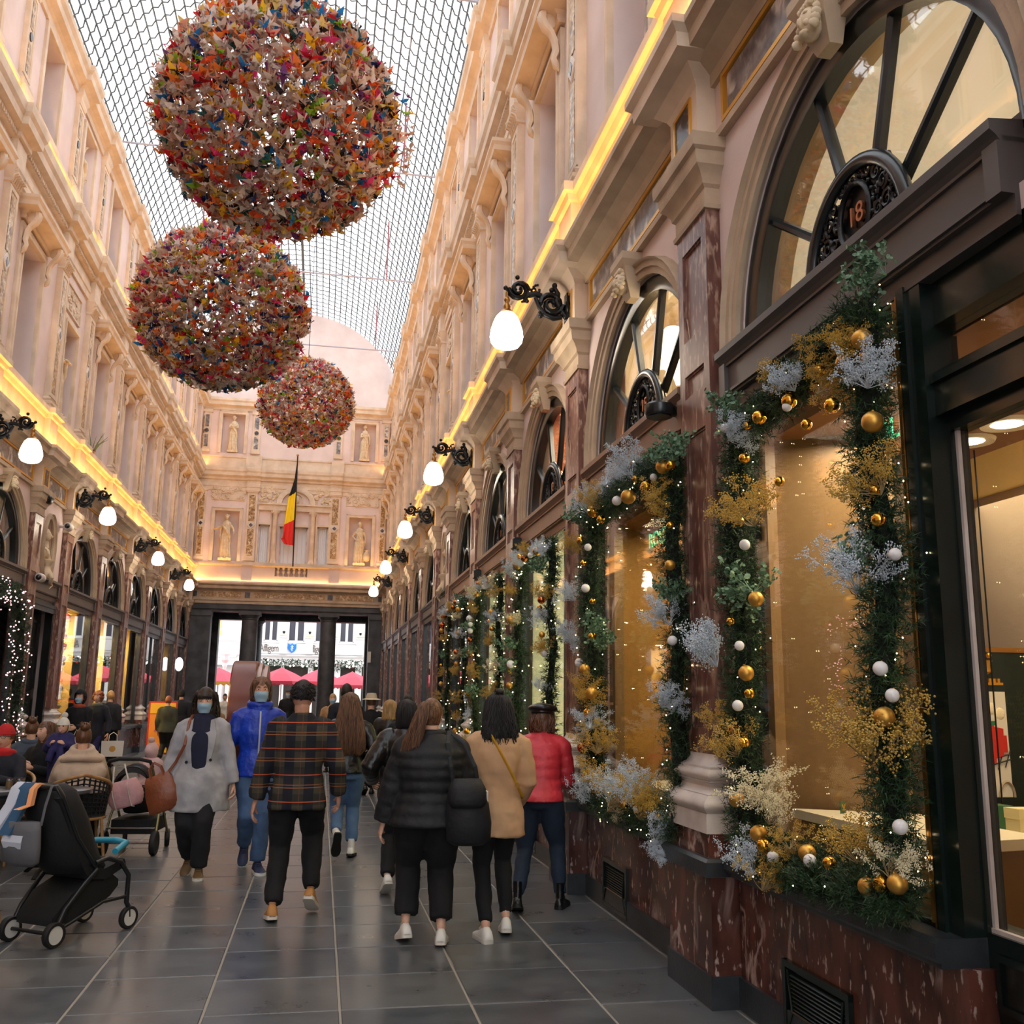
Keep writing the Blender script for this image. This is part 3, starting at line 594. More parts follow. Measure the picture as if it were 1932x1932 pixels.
def marb_strip(name, x0, x1, z0, z1, circ):
    fr = epiece('marble_pilaster', 'stone', lambda q: (EB(q, x0-.07, x1+.07, z0-.1, z1+.1, 0, .06), EB(q, x0-.12, x1+.12, z1+.1, z1+.22, 0, .1), EB(q, x0-.1, x1+.1, z0-.2, z0-.1, 0, .1)))
    zm = (z0+z1)/2
    epiece('marble_inlay', 'panel_marble' if circ else 'ochre_marble', lambda q: (EB(q, x0, x1, z0, zm-.16, .06, .07), EB(q, x0, x1, zm+.16, z1, .06, .07)), parent=fr)
    if circ: epiece('inlay_stud', 'dark_inlay', lambda q: q.lathe([(.08, -.02), (.08, .02)], 14, ((x0+x1)/2, YE-.07, zm), Matrix.Rotation(PI/2, 3, 'X')), parent=fr)
    else:
        epiece('diamond', 'white_stone', lambda q: q.prism([((x0+x1)/2+a, zm+b) for a, b in ((0, .15), (.15, 0), (0, -.15), (-.15, 0))], lambda u, v, a: (u, a, v), YE-.09, YE-.05), parent=fr)
        epiece('diamond_centre', 'dark_inlay', lambda q: q.prism([((x0+x1)/2+a, zm+b) for a, b in ((0, .08), (.08, 0), (0, -.08), (-.08, 0))], lambda u, v, a: (u, a, v), YE-.1, YE-.085), parent=fr)
for x0, x1 in ((-4.93, -4.77), (-3.09, -2.85), (.11, .35), (2.03, 2.19)): marb_strip('m', x0, x1, 6.9, 9.3, False)
for x0, x1 in ((-4.95, -4.81), (-3.06, -2.9), (.16, .32), (2.06, 2.2)): marb_strip('m', x0, x1, 11.15, 12.45, True)
for a, b in ((-4.48, -3.28), (.68, 1.88)):
    mb = MB(); relief(mb, 0, b-a, 0, .46, .04, 8+int(a), .03, 34)
    mb.v = [(a+y, YE-x-.0, 9.1+z) for x, y, z in mb.v]; EB(mb, a-.04, b+.04, 9.05, 9.62, 0, .02); mb.build('carved_panel', 'stone', end_wall, 60)
# central window composition (three bays, arch over)
mb = MB(); EB(mb, -2.72, .04, 8.72, 8.98, 0, .12); EB(mb, -2.74, .06, 8.94, 9.0, .12, .18)
for x in (-2.13, -1.98+.06, -.74, -.53): pass
for x in (-2.06, -.62):
    mb.lathe([(.13, 6.6), (.13, 6.7), (.1, 6.75), (.1, 6.8), (.085, 8.5), (.11, 8.56), (.12, 8.6), (.15, 8.66), (.15, 8.72)], 14, (x, YE-.12, 0))
    for s in (-1, 1): mb.tube([(x+s*.12+.045*math.cos(k*.8)*(1-k/12), YE-.24, 8.63+.045*math.sin(k*.8)*(1-k/12)) for k in range(9)], .014, 5)
EB(mb, -2.25, -2.2, 6.6, 8.72, 0, .06); EB(mb, -.5, -.43, 6.6, 8.72, 0, .06); EB(mb, -2.72, -2.68, 6.6, 8.72, 0, .06); EB(mb, 0, .04, 6.6, 8.72, 0, .06)
EB(mb, -2.68, -2.25, 8.15, 8.22, -.1, .06); EB(mb, -.43, 0, 8.15, 8.22, -.1, .06); EB(mb, -1.9, -.78, 8.1, 8.2, -.1, .08)
rings = []
for i in range(25):
    t = PI*i/24; rings.append([(-1.3+r*math.cos(t), YE-d, 8.98+r*.95*math.sin(t)) for r, d in ((.55, 0), (.55, .1), (.62, .12), (.75, .1), (.78, .0))])
mb.loft(rings)
mb.build('window_order', 'stone', end_wall, 40)
mb = MB(); q_ = MB(); relief(q_, 0, .65, 0, .72, .04, 21, .03, 34); mb.v += [(-2.7+y, YE-x, 9.0+z) for x, y, z in q_.v]; mb.f += q_.f; mb.m += q_.m
q_ = MB(); relief(q_, 0, .62, 0, .72, .04, 22, .03, 34); o_ = len(mb.v); mb.v += [(-.56+y, YE-x, 9.0+z) for x, y, z in q_.v]; mb.f += [tuple(i+o_ for i in f) for f in q_.f]; mb.m += q_.m
mb.ball((-1.3, YE-.04, 9.2), (.13, .08, .17), 12, 8)
mb.tube([(-1.3+.24*math.cos(2*PI*i/20), YE-.03, 9.2+.24*math.sin(2*PI*i/20)) for i in range(20)], .03, 6, closed=True)
mb.build('spandrel_carving', 'statue_stone', end_wall, 60)
# its drawn grey blinds
for nm, (a, b, c, d), lab in (('window_c', centre[0], 'left narrow'), ('window_c', centre[1], 'wide middle'), ('window_c', centre[2], 'right narrow')):
    o = win('w', '%s window with white drawn blinds behind the flag in the end wall' % lab)
    mb = MB(); EB(mb, a, b, c, d, -.2, -.16)
    n = 7
    for k in range(n): mb.tube([(a+.02+(b-a-.04)*k/(n-1), YE+.15, c), (a+.02+(b-a-.04)*k/(n-1), YE+.15, d)], .012, 6)
    mb.build('blind', 'curtain', o); mb = MB()
    EB(mb, a, a+.05, c, d, -.13, -.08); EB(mb, b-.05, b, c, d, -.13, -.08); EB(mb, a, b, d-.05, d, -.13, -.08)
    mb.build('frame', 'white_stone', o)
# columns and piers of the passage
def column(x, y, lab):
    t = thing('column', lab, 'column', (x, y, 0), kind=None)
    MB().box(-.42, .42, -.42, .42, 0, .25).build('plinth', 'dark_stone', t)
    MB().lathe([(.40, .25), (.41, .3), (.38, .36), (.34, .4), (.34, .44), (.33, .5), (.325, 1.8), (.30, 4.4), (.29, 4.42), (.31, 4.44), (.31, 4.48), (.29, 4.5)], 28).build('shaft', 'dark_stone', t, 40)
    m_ = MB(); m_.lathe([(.30, 4.48), (.36, 4.56), (.38, 4.6)], 28); m_.box(-.4, .4, -.4, .4, 4.6, 4.74); m_.build('capital', 'dark_stone', t)
column(-2.78, YE+.1, 'dark stone column left of the middle opening, standing in front')
column(.18, YE+.1, 'dark stone column right of the middle opening, front row')
column(-2.78, YE+3.2, 'dark stone column behind the left front column')
mb = MB()
for a, b in ((XL, -4.22), (1.74, XR)):
    mb.box(a, b, YE-.05, YE+.5, 0, 4.75); mb.box(a-.02, b+.02, YE-.1, YE+.5, 0, .6); mb.box(a-.02, b+.02, YE-.1, YE+.5, 4.55, 4.75); flat_panel_y = None
    mb.box(a, b, YE+2.9, YE+3.5, 0, 4.75)
mb.build('corner_pier', 'dark_stone', end_wall)
mb = MB(); mb.box(XL, XR, YE+.5, YE+3.6, 4.9, 5.05); mb.box(XL, XR, YE+3.0, YE+3.6, 4.65, 4.9); mb.box(XL-.3, XL, YE, YE+3.6, 0, 5); mb.box(XR, XR+.3, YE, YE+3.6, 0, 5)
tag(mb.build('trim_1', 'dark_stone'), 'dark ceiling and side walls of the passage behind the columns', 'trim', kind='structure')
mb = MB(); mb.box(XL-3, XR+3, YE+.3, YE+3.5, 5.05, 13.2); mb.prism([(XC-4.5, 13.2), (XC+4.5, 13.2), (XC+4.5, 15.2), (XC, 17.9), (XC-4.5, 15.2)], lambda u, v, a: (u, a, v), YE+1.2, YE+3.5); mb.build('backing_block', 'plaster', end_wall)

# ---- roof ----------------------------------------------------------------
RR, RZ = 4.12, 12.9
rings = []; mb = MB()
NA, y0r, y1r, dy = 54, -14, YE, .40
def rp(t, y, k=0): return (XC+(RR+k)*math.cos(t), y, RZ+(RR*.995+k)*math.sin(t))
for j in range(NA+1):
    t = PI*j/NA; r = .02
    mb.tube([rp(t, y0r), rp(t, y1r)], r, 4)
k = 0; y = y0r
while y < y1r:
    pts = []
    for j in range(NA):
        for u in (0, .5):
            t = PI*(j+u)/NA; p = rp(t, y+(.09*math.sin(PI*u) if True else 0)+(.14 if False else 0), .01); pts.append(p)
    mb.tube(pts, .018, 3, cap=False); y += dy
mb.tube([rp(PI/2, y0r, -.08), rp(PI/2, y1r, -.08)], .05, 6)
roof_iron = mb
# glass shingles: the 300 that show largest are panes of their own, the rest one mesh
cells = []
for j in range(NA):
    for k in range(int((y1r-y0r)/dy)):
        c = Vector(rp(PI*(j+.5)/NA, y0r+(k+.5)*dy))-Vector((0, 0, 1.6)); dz = c.dot(fv)
        px, py = 966+FPX*c.dot(r2)/max(dz, .1), 966-FPX*c.dot(u2)/max(dz, .1)
        cells.append((c.length if (dz > 1 and -20 < px < 1952 and -20 < py < 1952) else 999+c.length, j, k))
cells.sort(); rest = MB()
def pane_pts(mb, j, k):
    a, b = PI*(j+.04)/NA, PI*(j+.96)/NA; ya, yb = y0r+k*dy+.01, y0r+(k+1)*dy+.02
    mb.loft([[rp(a, ya, .030+h), rp(b, ya, .030+h), rp(b, yb, .045+h), rp(a, yb, .045+h)] for h in (0, .004)])
for i, (d_, j, k) in enumerate(cells[300:]): pane_pts(rest, j, k)
mb = MB(); mb.tube([rp(0, y0r), rp(0, y1r)], .06, 6); mb.tube([rp(PI, y0r), rp(PI, y1r)], .06, 6)
ceiling = tag(mb.build('ceiling', 'roof_iron'), 'glazed barrel vault over the gallery carried on thin iron ribs', 'ceiling', kind='structure')
o = roof_iron.build('iron_lattice', 'roof_iron', ceiling); o['kind'] = 'stuff'
o = rest.build('glass_panes', 'roof_glass', ceiling); o['kind'] = 'stuff'
for d_, j, k in cells[:300]: mb = MB(); pane_pts(mb, j, k); mb.build('glass_pane', 'roof_glass', ceiling)
for yy in (9.2, 15.4, 21.6, 27.8, 34):
    mb = MB(); z = 14.1
    mb.tube([(XL-.2, yy, z), (XR+.2, yy, z)], .028, 6); mb.build('tie_rod', 'rod', ceiling)
    mb = MB(); mb.tube([(XR-.95, yy, z), (XR-.95, yy, z+1.9)], .022, 6); mb.tube([(XL+.95, yy, z), (XL+.95, yy, z+1.9)], .022, 6); mb.build('rod_hanger', 'red_rod', ceiling)

# ---- floor ---------------------------------------------------------------
def slate(name, base, dark, light):
    m = mat(name, base, .2); nt = m.node_tree; N = nt.nodes; L = nt.links; b = N['Principled BSDF']
    tc = N.new('ShaderNodeTexCoord'); oi = N.new('ShaderNodeObjectInfo'); g = N.new('ShaderNodeNewGeometry')
    n = N.new('ShaderNodeTexNoise'); n.inputs['Scale'].default_value = 3.5; n.inputs['Detail'].default_value = 9; n.inputs['Roughness'].default_value = .65; L.new(g.outputs['Position'], n.inputs['Vector'])
    r = N.new('ShaderNodeMapRange'); r.inputs[1].default_value = .38; r.inputs[2].default_value = .66; L.new(n.outputs[0], r.inputs[0])
    x = N.new('ShaderNodeMix'); x.data_type = 'RGBA'; x.inputs[6].default_value = dark; x.inputs[7].default_value = base; L.new(r.outputs[0], x.inputs[0])
    y = N.new('ShaderNodeMix'); y.data_type = 'RGBA'; y.inputs[7].default_value = light; L.new(x.outputs[2], y.inputs[6])
    mm = N.new('ShaderNodeMath'); mm.operation = 'MULTIPLY'; mm.inputs[1].default_value = .5; L.new(oi.outputs['Random'], mm.inputs[0]); L.new(mm.outputs[0], y.inputs[0])
    # thin pale scratches
    v = N.new('ShaderNodeTexNoise'); v.inputs['Scale'].default_value = 2.2; v.inputs['Detail'].default_value = 3; v.inputs['Distortion'].default_value = 1.5; L.new(g.outputs['Position'], v.inputs['Vector'])
    a = N.new('ShaderNodeMath'); a.operation = 'SUBTRACT'; a.inputs[1].default_value = .52; L.new(v.outputs[0], a.inputs[0]); ab = N.new('ShaderNodeMath'); ab.operation = 'ABSOLUTE'; L.new(a.outputs[0], ab.inputs[0])
    vr = N.new('ShaderNodeMapRange'); vr.inputs[2].default_value = .0035; vr.inputs[3].default_value = .3; vr.inputs[4].default_value = 0; L.new(ab.outputs[0], vr.inputs[0])
    z = N.new('ShaderNodeMix'); z.data_type = 'RGBA'; z.inputs[7].default_value = rgb(130, 130, 128); L.new(y.outputs[2], z.inputs[6]); L.new(vr.outputs[0], z.inputs[0])
    L.new(z.outputs[2], b.inputs['Base Color'])
    rr = N.new('ShaderNodeMapRange'); rr.inputs[3].default_value = .2; rr.inputs[4].default_value = .4; L.new(n.outputs[0], rr.inputs[0]); L.new(rr.outputs[0], b.inputs['Roughness'])
    n2 = N.new('ShaderNodeTexNoise'); n2.inputs['Scale'].default_value = 9; n2.inputs['Detail'].default_value = 6; L.new(g.outputs['Position'], n2.inputs['Vector'])
    bp = N.new('ShaderNodeBump'); bp.inputs['Strength'].default_value = .12; bp.inputs['Distance'].default_value = .01; L.new(n2.outputs[0], bp.inputs['Height']); L.new(bp.outputs[0], b.inputs['Normal'])
slate('slate', rgb(90, 95, 100), rgb(60, 65, 72), rgb(112, 110, 106))
mat('grout', rgb(150, 144, 134), .7)
mb = MB(); mb.add([(XL-8, -14, -.004), (XR+8, -14, -.004), (XR+8, YE+3.5, -.004), (XL-8, YE+3.5, -.004)], [(0, 1, 2, 3)])
floor = tag(mb.build('floor', 'grout'), 'polished dark blue-grey stone slab floor with pale joints', 'floor', kind='structure')
SX = [2.245-.688*k for k in range(11)]+[XL-.2]
def slab(mb, x0, x1, y0, y1, dz=0):
    g, b = .006, .005
    mb.loft([[(x0+g+k, y0+g+k, z), (x1-g-k, y0+g+k, z), (x1-g-k, y1-g-k, z), (x0+g+k, y1-g-k, z)] for k, z in ((0, -.02), (0, -.004+dz), (b, dz))], False, True)
far_ = MB(); q = random.Random(5); RY = .637
rows = [(4.2+RY*k) for k in range(-26, 60)]
for i in range(len(SX)-1):
    x1, x0 = SX[i], SX[i+1]; off = q.choice((0, 0, .0, .12, -.1))
    for y in rows:
        ya, yb = y+off, y+off+RY
        if 3.9 < ya < 13.7:
            mb = MB(); slab(mb, x0-(x0+x1)/2, x1-(x0+x1)/2, -RY/2, RY/2, q.uniform(-.0012, .0012)); mb.build('floor_slab', 'slate', floor, loc=((x0+x1)/2, (ya+yb)/2, 0))
        elif yb < 50: slab(far_, x0, x1, ya, yb)
slab(far_, SX[0], XR+.1, -10, 42)
o = far_.build('floor_slabs', 'slate', floor); o['kind'] = 'stuff'
# ================================================================ shopfronts
mat('soffit_brown', rgb(150, 100, 60), .6); mat('shop_cream', rgb(236, 206, 130), .7); mat('ochre_wall', rgb(186, 136, 70), .7)
mat('panel_brown', rgb(152, 118, 78), .38); mat('panel_dark', rgb(74, 56, 40), .5); mat('shop_floor', rgb(172, 132, 88), .4)
mat('display_white', rgb(250, 236, 208), .4); mat('display_green', rgb(10, 34, 27), .35); mat('box_green', rgb(34, 96, 60), .4); mat('box_cream', rgb(240, 226, 170), .5)
mat('lime_cream', rgb(238, 232, 150), .8); mat('fascia_copper', rgb(124, 92, 72), .5, col2=rgb(140, 104, 82), nscale=3)
mat('neon_panel', rgb(0, 60, 35), .4); emitter('green_neon', (0.0, .75, .35, 1), 1.1)
mat('poster_red', rgb(206, 40, 26), .5); mat('poster_white', rgb(232, 226, 216), .5); mat('poster_green', rgb(40, 120, 80), .5); mat('track_black', rgb(24, 24, 24), .5); mat('gold_toy', rgb(226, 170, 60), .3, metal=.8)
def common_meshes(w):
    R = {}
    mb = MB(); mb.box(-.06, .05, .62, w, 3.36, 3.58); mb.prism([(0, 3.56), (.06, 3.56), (.075, 3.58), (.1, 3.6), (.1, 3.64), (-.1, 3.66), (-.1, 3.56)], lambda u, v, a: (u, a, v), .62, w)
    mb.box(.05, .065, .68, w-.06, 3.375, 3.39); mb.box(.05, .065, .68, w-.06, 3.54, 3.555); mb.box(.05, .075, .62, .70, 3.36, 3.56); mb.box(.05, .075, w-.08, w, 3.36, 3.56)
    mb.box(-.2, .02, .62, w, 3.28, 3.36); R['f'] = mb
    return R
CM = {False: common_meshes(B), True: common_meshes(NB)}
FAS = {(n, m): CM[n]['f'].mesh('fascia', m) for n in (False, True) for m in ('fascia', 'fascia_copper')}
mb = MB(); mb.box(-.1, .04, .62, B, .16, .68); BASE_M = mb.mesh('base_panel', 'red_marble')
mb = MB(); mb.box(-.1, .06, .67, B, 0, .16); mb.box(-.3, .12, .66, B+.01, .68, .70); mb.prism([(-.3, .70), (.13, .70), (.14, .715), (.14, .765), (.12, .78), (-.3, .78)], lambda u, v, a: (u, a, v), .66, B+.01); BASE_S = mb.mesh('sill', 'blue_stone')
mb = MB(); z0, z1, a, b = .03, .385, 1.95, 2.56
mb.box(.04, .065, a, b, z1-.03, z1); mb.box(.04, .065, a, a+.03, z0, z1); mb.box(.04, .065, b-.03, b, z0, z1); mb.box(.04, .065, a, b, z0, z0+.03); mb.box(.035, .042, a, b, z0, z1)
for k in range(9): mb.obox((.05, (a+b)/2, z1-.055-.018*k), (.03, b-a-.14, .006), Matrix.Rotation(.6, 3, 'Y'))
mb.tube([(.06, a+.05, z1-.04), (.06, a+.09, z1-.22), (.06, b-.09, z1-.22), (.06, b-.05, z1-.04)], .008, 5); mb.tube([(.06, a+.09, z1-.22), (.06, a+.02, z0+.03)], .01, 5); mb.tube([(.06, b-.09, z1-.22), (.06, b-.02, z0+.03)], .01, 5)
VENT = mb.mesh('vent_grille', 'green_frame')
def shop_room(parent, right, y0, D, ya, yb, zt, wallm, floorm='shop_floor', ceilm='shop_cream', z0=.7, D0=-.06):
    q = MB(); q.add([(D, ya, z0), (D, yb, z0), (D, yb, zt), (D, ya, zt)], [(0, 1, 2, 3)])
    q.add([(D0, ya, z0), (D, ya, z0), (D, ya, zt), (D0, ya, zt)], [(0, 1, 2, 3)]); q.add([(D0, yb, z0), (D, yb, z0), (D, yb, zt), (D0, yb, zt)], [(0, 1, 2, 3)])
    q.build('display_wall', wallm, parent)
    q = MB(); q.add([(D0, ya, zt), (D, ya, zt), (D, yb, zt), (D0, yb, zt)], [(0, 1, 2, 3)]); q.build('display_ceiling', ceilm, parent)
    q = MB(); q.add([(D0, ya, z0), (D, ya, z0), (D, yb, z0), (D0, yb, z0)], [(0, 1, 2, 3)]); q.build('display_floor', floorm, parent)
SHOPN = [0]
def shopfront(right, y0, kind, label, m='black_frame', fas='fascia', glass_z=(.8, 3.26), room='dark_room', D=-1.2, light=None, lcol=(1, .8, .5), posts=(), door=False, gy=None, near=True):
    nar = y0 == NARROW; w = NB if nar else (B if y0 < 35 else 2.76)
    o = win('w', label); side(o, right, y0)
    put(FAS[(nar, fas)], 'fascia', o)
    ya, yb = gy or (.72, w-.02)
    z0, z1 = glass_z
    f = MB()
    lo = 0 if (door or nar) else .78
    f.box(-.12, .015, .62 if near else ya-.1, ya+.09, lo, 3.3); f.box(-.12, .015, yb-.07, w+.02, lo, 3.3); f.box(-.12, .015, ya+.09, yb-.07, z1, 3.3)
    for p in posts: f.box(-.1, .005, p-.035, p+.035, lo, z1)
    if z0 > lo: f.box(-.12, .015, ya+.09, yb-.07, lo, z0)
    f.build('frame', m, o)
    if not nar:
        edges = [ya+.09]+list(posts)+[yb-.07]
        for p, q in zip(edges[:-1], edges[1:]):
            MB().box(-.036, -.030, p+.002, q-.002, z0, z1).build('pane', 'shop_glass', o)
    if not (door or nar): 
        [put(a_, n_, o, loc=(0, 0 if near else .68, 0), scale=(1, 1 if near else .78, 1)) for a_, n_ in ((BASE_M, 'base_panel'), (BASE_S, 'sill'))]
        if right and y0 < 9: put(VENT, 'vent_grille', o)
    if room: shop_room(o, right, y0, D, ya-.02, yb+.02, 3.3, room, z0=lo if door else .7)
    if light:
        X = (XR if right else XL); s = 1 if right else -1
        area('shop_light', (X+s*(abs(D)*.55), y0+(ya+yb)/2, 3.25), .5, light, lcol, rot=(0, 0, 0), size_y=1.4)
    return o
W = 'shopfront in the %s bay from the camera on the %s wall'
# ---- right side, nearest: display window with garland, brass strip, green-black door
o = shopfront(True, 2.09, 'w', 'dark green shopfront with a garlanded display window and glazed door nearest the camera on the right', 'green_frame', room=None, gy=(1.30, 3.06), near=False)
f = MB(); f.box(-.2, .0, 1.28, 1.39, 0, 3.3); f.box(0, .03, 1.29, 1.34, 0, 3.3)
f.box(-.2, .0, -.2, .62, 0, 3.3); f.box(-.16, -.04, .5, 1.29, 3.1, 3.3); f.box(-.18, -.02, .5, 1.29, 2.72, 2.9); f.box(-.02, .0, .5, 1.29, 2.85, 2.88); f.build('door_frame', 'green_frame', o)
dl = MB(); dl.box(-.15, -.07, .52, .62, 0, 2.72); dl.box(-.15, -.07, 1.19, 1.275, 0, 2.72); dl.box(-.15, -.07, .62, 1.19, 0, .8); dl.box(-.15, -.07, .62, 1.19, 2.66, 2.72)
for k, (a, b) in enumerate(((.16, .5), (.55, .74))): flat_panel(dl, .66, 1.15, a, b, -.07, .012, .025)
dl = dl.build('door_leaf', 'green_frame', o)
mb = MB(); mb.box(-.113, -.107, .62, 1.19, .8, 2.66); mb.box(-.113, -.107, .62, 1.28, 2.9, 3.1); mb.build('door_pane', 'shop_glass', o)
mb = MB(); mb.box(-.105, -.09, 1.175, 1.195, .78, 2.68); mb.box(-.105, -.085, .62, 1.19, .785, .815); mb.build('glazing_bead', 'white_stone', o)
mb = MB(); mb.tube([(.012, 1.365, .8), (.012, 1.365, 3.26)], .02, 8); mb.box(-.01, .03, 1.335, 1.35, .78, 3.28); mb.build('brass_strip', 'brass', o)
MB().box(-.07, -.06, 1.215, 1.24, 1.2, 1.3).build('door_latch', 'iron', o)
mb = MB(); mb.box(-.075, -.062, .72, .8, .5, .68); mb.build('letter_plate', 'brass', o)
# interior of this shop
shop = thing('shop_interior', 'warmly lit shop room seen through the nearest glazed door and window', 'interior', (0, 0, 0), kind='structure')
mb = MB(); mb.add([(2.52, -.5, .1), (7.4, -.5, .1), (7.4, 8.2, .1), (2.52, 8.2, .1)], [(0, 1, 2, 3)]); mb.build('shop_floor', 'shop_floor', shop)
mb = MB(); mb.box(2.5, 3.9, -.5, 8.2, 3.1, 3.3); mb.build('soffit', 'soffit_brown', shop)
mb = MB(); mb.box(3.9, 7.5, -.5, 8.2, 3.16, 3.3); mb.build('shop_ceiling', 'shop_cream', shop)
mb = MB(); mb.box(7.4, 7.5, -.5, 8.2, 0, 3.2); mb.box(2.5, 7.5, 8.2, 8.3, 0, 3.2); mb.box(2.5, 7.5, -.6, -.5, 0, 3.2); mb.build('shop_wall', 'ochre_wall', shop)
for k in range(13): MB().box(6.24+k*.09, 6.285+k*.09, 8.1, 8.2, .1, 3.14).build('timber_slat', 'timber', shop)
def downlight(x, y, z, r=.085):
    a = MB(); a.lathe([(r*1.7, -.0), (r*1.6, -.02), (r, -.012), (r, -.0)], 20, (x, y, z)); a = a.build('downlight_ring', 'display_white', shop, 40)
    MB().lathe([(r*.95, -.014), (r*.95, -.004)], 18, (x, y, z)).build('downlight_lens', 'warm_disc', a)
for p in ((3.6, 4.78), (3.57, 4.42), (3.3, 4.05), (3.2, 6.6), (3.25, 7.3), (3.0, 5.9)): downlight(*p, 3.1)
for p in ((5.12, 6.38), (5.95, 7.95), (5.3, 5.0)): downlight(*p, 3.16, .06)
area('shop_light', (5.3, 4.0, 3.1), 2.5, 100, (1, .78, .42), size_y=5)
area('shop_light', (3.2, 4.3, 3.05), .6, 16, (1, .8, .5), size_y=.8)
# diagonal display panel and lit table in the nearest window
mb = MB(); mb.prism([(2.50, 5.10), (3.06, 4.72), (3.08, 4.75), (2.52, 5.13)], lambda u, v, a: (u, v, a), .7, 3.1); mb.box(2.44, 2.50, 5.0, 5.13, .78, 3.1); mb.build('display_panel', 'panel_brown', shop)
tb = thing('display_table', 'brightly lit white-topped display table behind the nearest garlanded window', 'table', (2.8, 4.3, .1))
mb = MB(); mb.prism([(-.30, .66), (.25, .38), (.3, -.5), (-.30, -.62)], lambda u, v, a: (u, v, a), .90, .945); mb.build('table_top', 'display_white', tb)
mb = MB(); mb.prism([(-.28, .6), (.22, .36), (.27, -.47), (-.28, -.58)], lambda u, v, a: (u, v, a), 0, .90); mb.build('table_body', 'panel_brown', tb)
mb = MB(); mb.box(-.03, .03, -.002, .002, 0, .06); mb.k = 1
mb.tube([(.0, -.004, .02), (-.015, -.004, .045)], .003, 4); mb.tube([(.0, -.004, .02), (.015, -.004, .045)], .003, 4); mb.tube([(-.018, -.004, .018), (.018, -.004, .018)], .003, 4)
tag(mb.build('price_card', ['box_green', 'gold_toy'], None, loc=(2.66, 4.72, 1.045), rot=(0, 0, .6)), 'small green card with a gold mark on the lit display table', 'card')
area('shop_light', (2.75, 4.3, 3.05), .4, 17, (1, .86, .64), size_y=1.0)
# counter, stand, poster with red train, boxes
ct = thing('shop_counter', 'white-topped wooden counter seen through the nearest shop door', 'counter', (3.62, 4.0, .1))
MB().box(-.45, .45, -1.1, .9, .80, .86).build('counter_top', 'display_white', ct); MB().box(-.42, .42, -1.05, .86, .5, .80).build('counter_front', 'panel_brown', ct); MB().box(-.38, .38, -1.0, .8, 0, .5).build('counter_base', 'shop_floor', ct)
st = thing('display_stand', 'dark green display stand with a gold top edge behind the shop counter', 'stand', (4.4, 5.5, .1))
MB().box(-.75, .75, 0, .06, 0, 1.83).build('back_board', 'display_green', st); MB().box(-.76, .76, -.01, .07, 1.83, 1.86).build('top_edge', 'brass', st)
MB().box(-.7, .7, -.35, 0, .8, .84).build('shelf', 'display_green', st)
po = thing('train_picture', 'illustrated panel of a red steam train on a viaduct in the snow', 'picture', (4.0, 5.3, 1.06))
MB().box(-.28, .1, 0, .02, 0, .62).build('board', 'poster_white', po)
mb = MB(); mb.box(-.2, .0, -.012, -.002, .2, .42); mb.prism([(-.05, .22), (.05, .24), (.06, .4), (-.05, .42)], lambda u, v, a: (u, a, v), -.014, -.002); mb.box(.03, .08, -.012, -.002, .26, .36); mb.build('train', 'poster_red', po)
mb = MB(); mb.box(-.21, .01, -.014, -.002, .42, .445); mb.build('train_roof', 'poster_green', po)
mb = MB()
for k in range(7): mb.tube([(-.24+.05*k, -.006, .1+.012*k), (-.2+.05*k, -.006, .2+.012*k)], .004, 4)
mb.tube([(-.25, -.008, .13), (.1, -.008, .22)], .004, 4); mb.tube([(-.25, -.008, .18), (.1, -.008, .25)], .004, 4); mb.build('track', 'track_black', po)
for k in range(3): MB().tube([(-.2+.13*k+.05*math.cos(t), -.006, .0+.09*math.sin(t)) for t in [PI*i/10 for i in range(11)]], .008, 4).build('viaduct_arch', 'stone_dull', po)
mb = MB()
for k in range(6): mb.ball((-.22+.055*k, -.0, .5+.02*math.sin(k*2)), (.035, .01, .035), 8, 6)
o_ = mb.build('snowy_trees', 'display_white', po); o_['kind'] = 'stuff'
for i, (x, y, h, m, lab) in enumerate(((3.42, 4.55, .14, 'box_green', 'small dark green box on the left of the shop counter'), (3.72, 4.5, .15, 'box_green', 'small dark green box on the right of the shop counter'), (3.3, 4.22, .16, 'box_cream', 'cream gift box at the front of the shop counter'))):
    t = thing('gift_box', lab, 'box', (x, y, .96)); MB().box(-.05, .05, -.05, .05, 0, h*.7).build('box_body', m, t); MB().box(-.053, .053, -.053, .053, h*.7, h).build('lid', m, t)
cr = thing('gold_ornament', 'gold crown-like ornament on a tray in front of the green display stand', 'ornament', (4.02, 5.38, 1.78))
mb = MB(); mb.lathe([(.02, 0), (.05, .02), (.045, .06), (.06, .09)], 12); [mb.ball((.05*math.cos(a), .05*math.sin(a), .12), .016, 8, 6) for a in [2*PI*i/5 for i in range(5)]]; mb.build('crown', 'gold_toy', cr, 60)
mb = MB(); mb.box(-.09, .09, -.06, .06, -.06, -.045); [mb.box(-.08+.03*k, -.065+.03*k, -.04, .04, -.045, -.02) for k in range(6)]; mb.build('tray', 'gold_toy', cr)
ex = thing('exit_sign', 'small green exit sign hanging from the shop ceiling', 'sign', (5.87, 7.35, 2.87))
MB().box(-.13, .13, -.015, .015, -.08, .08).build('sign_box', 'box_green', ex); mb = MB(); mb.prism([(-.1, 0), (-.05, .05), (-.05, .02), (0, .02), (0, -.02), (-.05, -.02), (-.05, -.05)], lambda u, v, a: (u, a, v), -.02, -.012); mb.ball((.05, -.016, .045), (.012, .004, .014), 8, 6); mb.tube([(.05, -.016, .03), (.045, -.016, -.01), (.065, -.016, -.05)], .01, 5); mb.tube([(.045, -.016, -.01), (.025, -.016, -.05)], .008, 5); mb.tube([(.05, -.016, .02), (.08, -.016, .0)], .007, 5); mb.build('pictogram', 'display_white', ex)
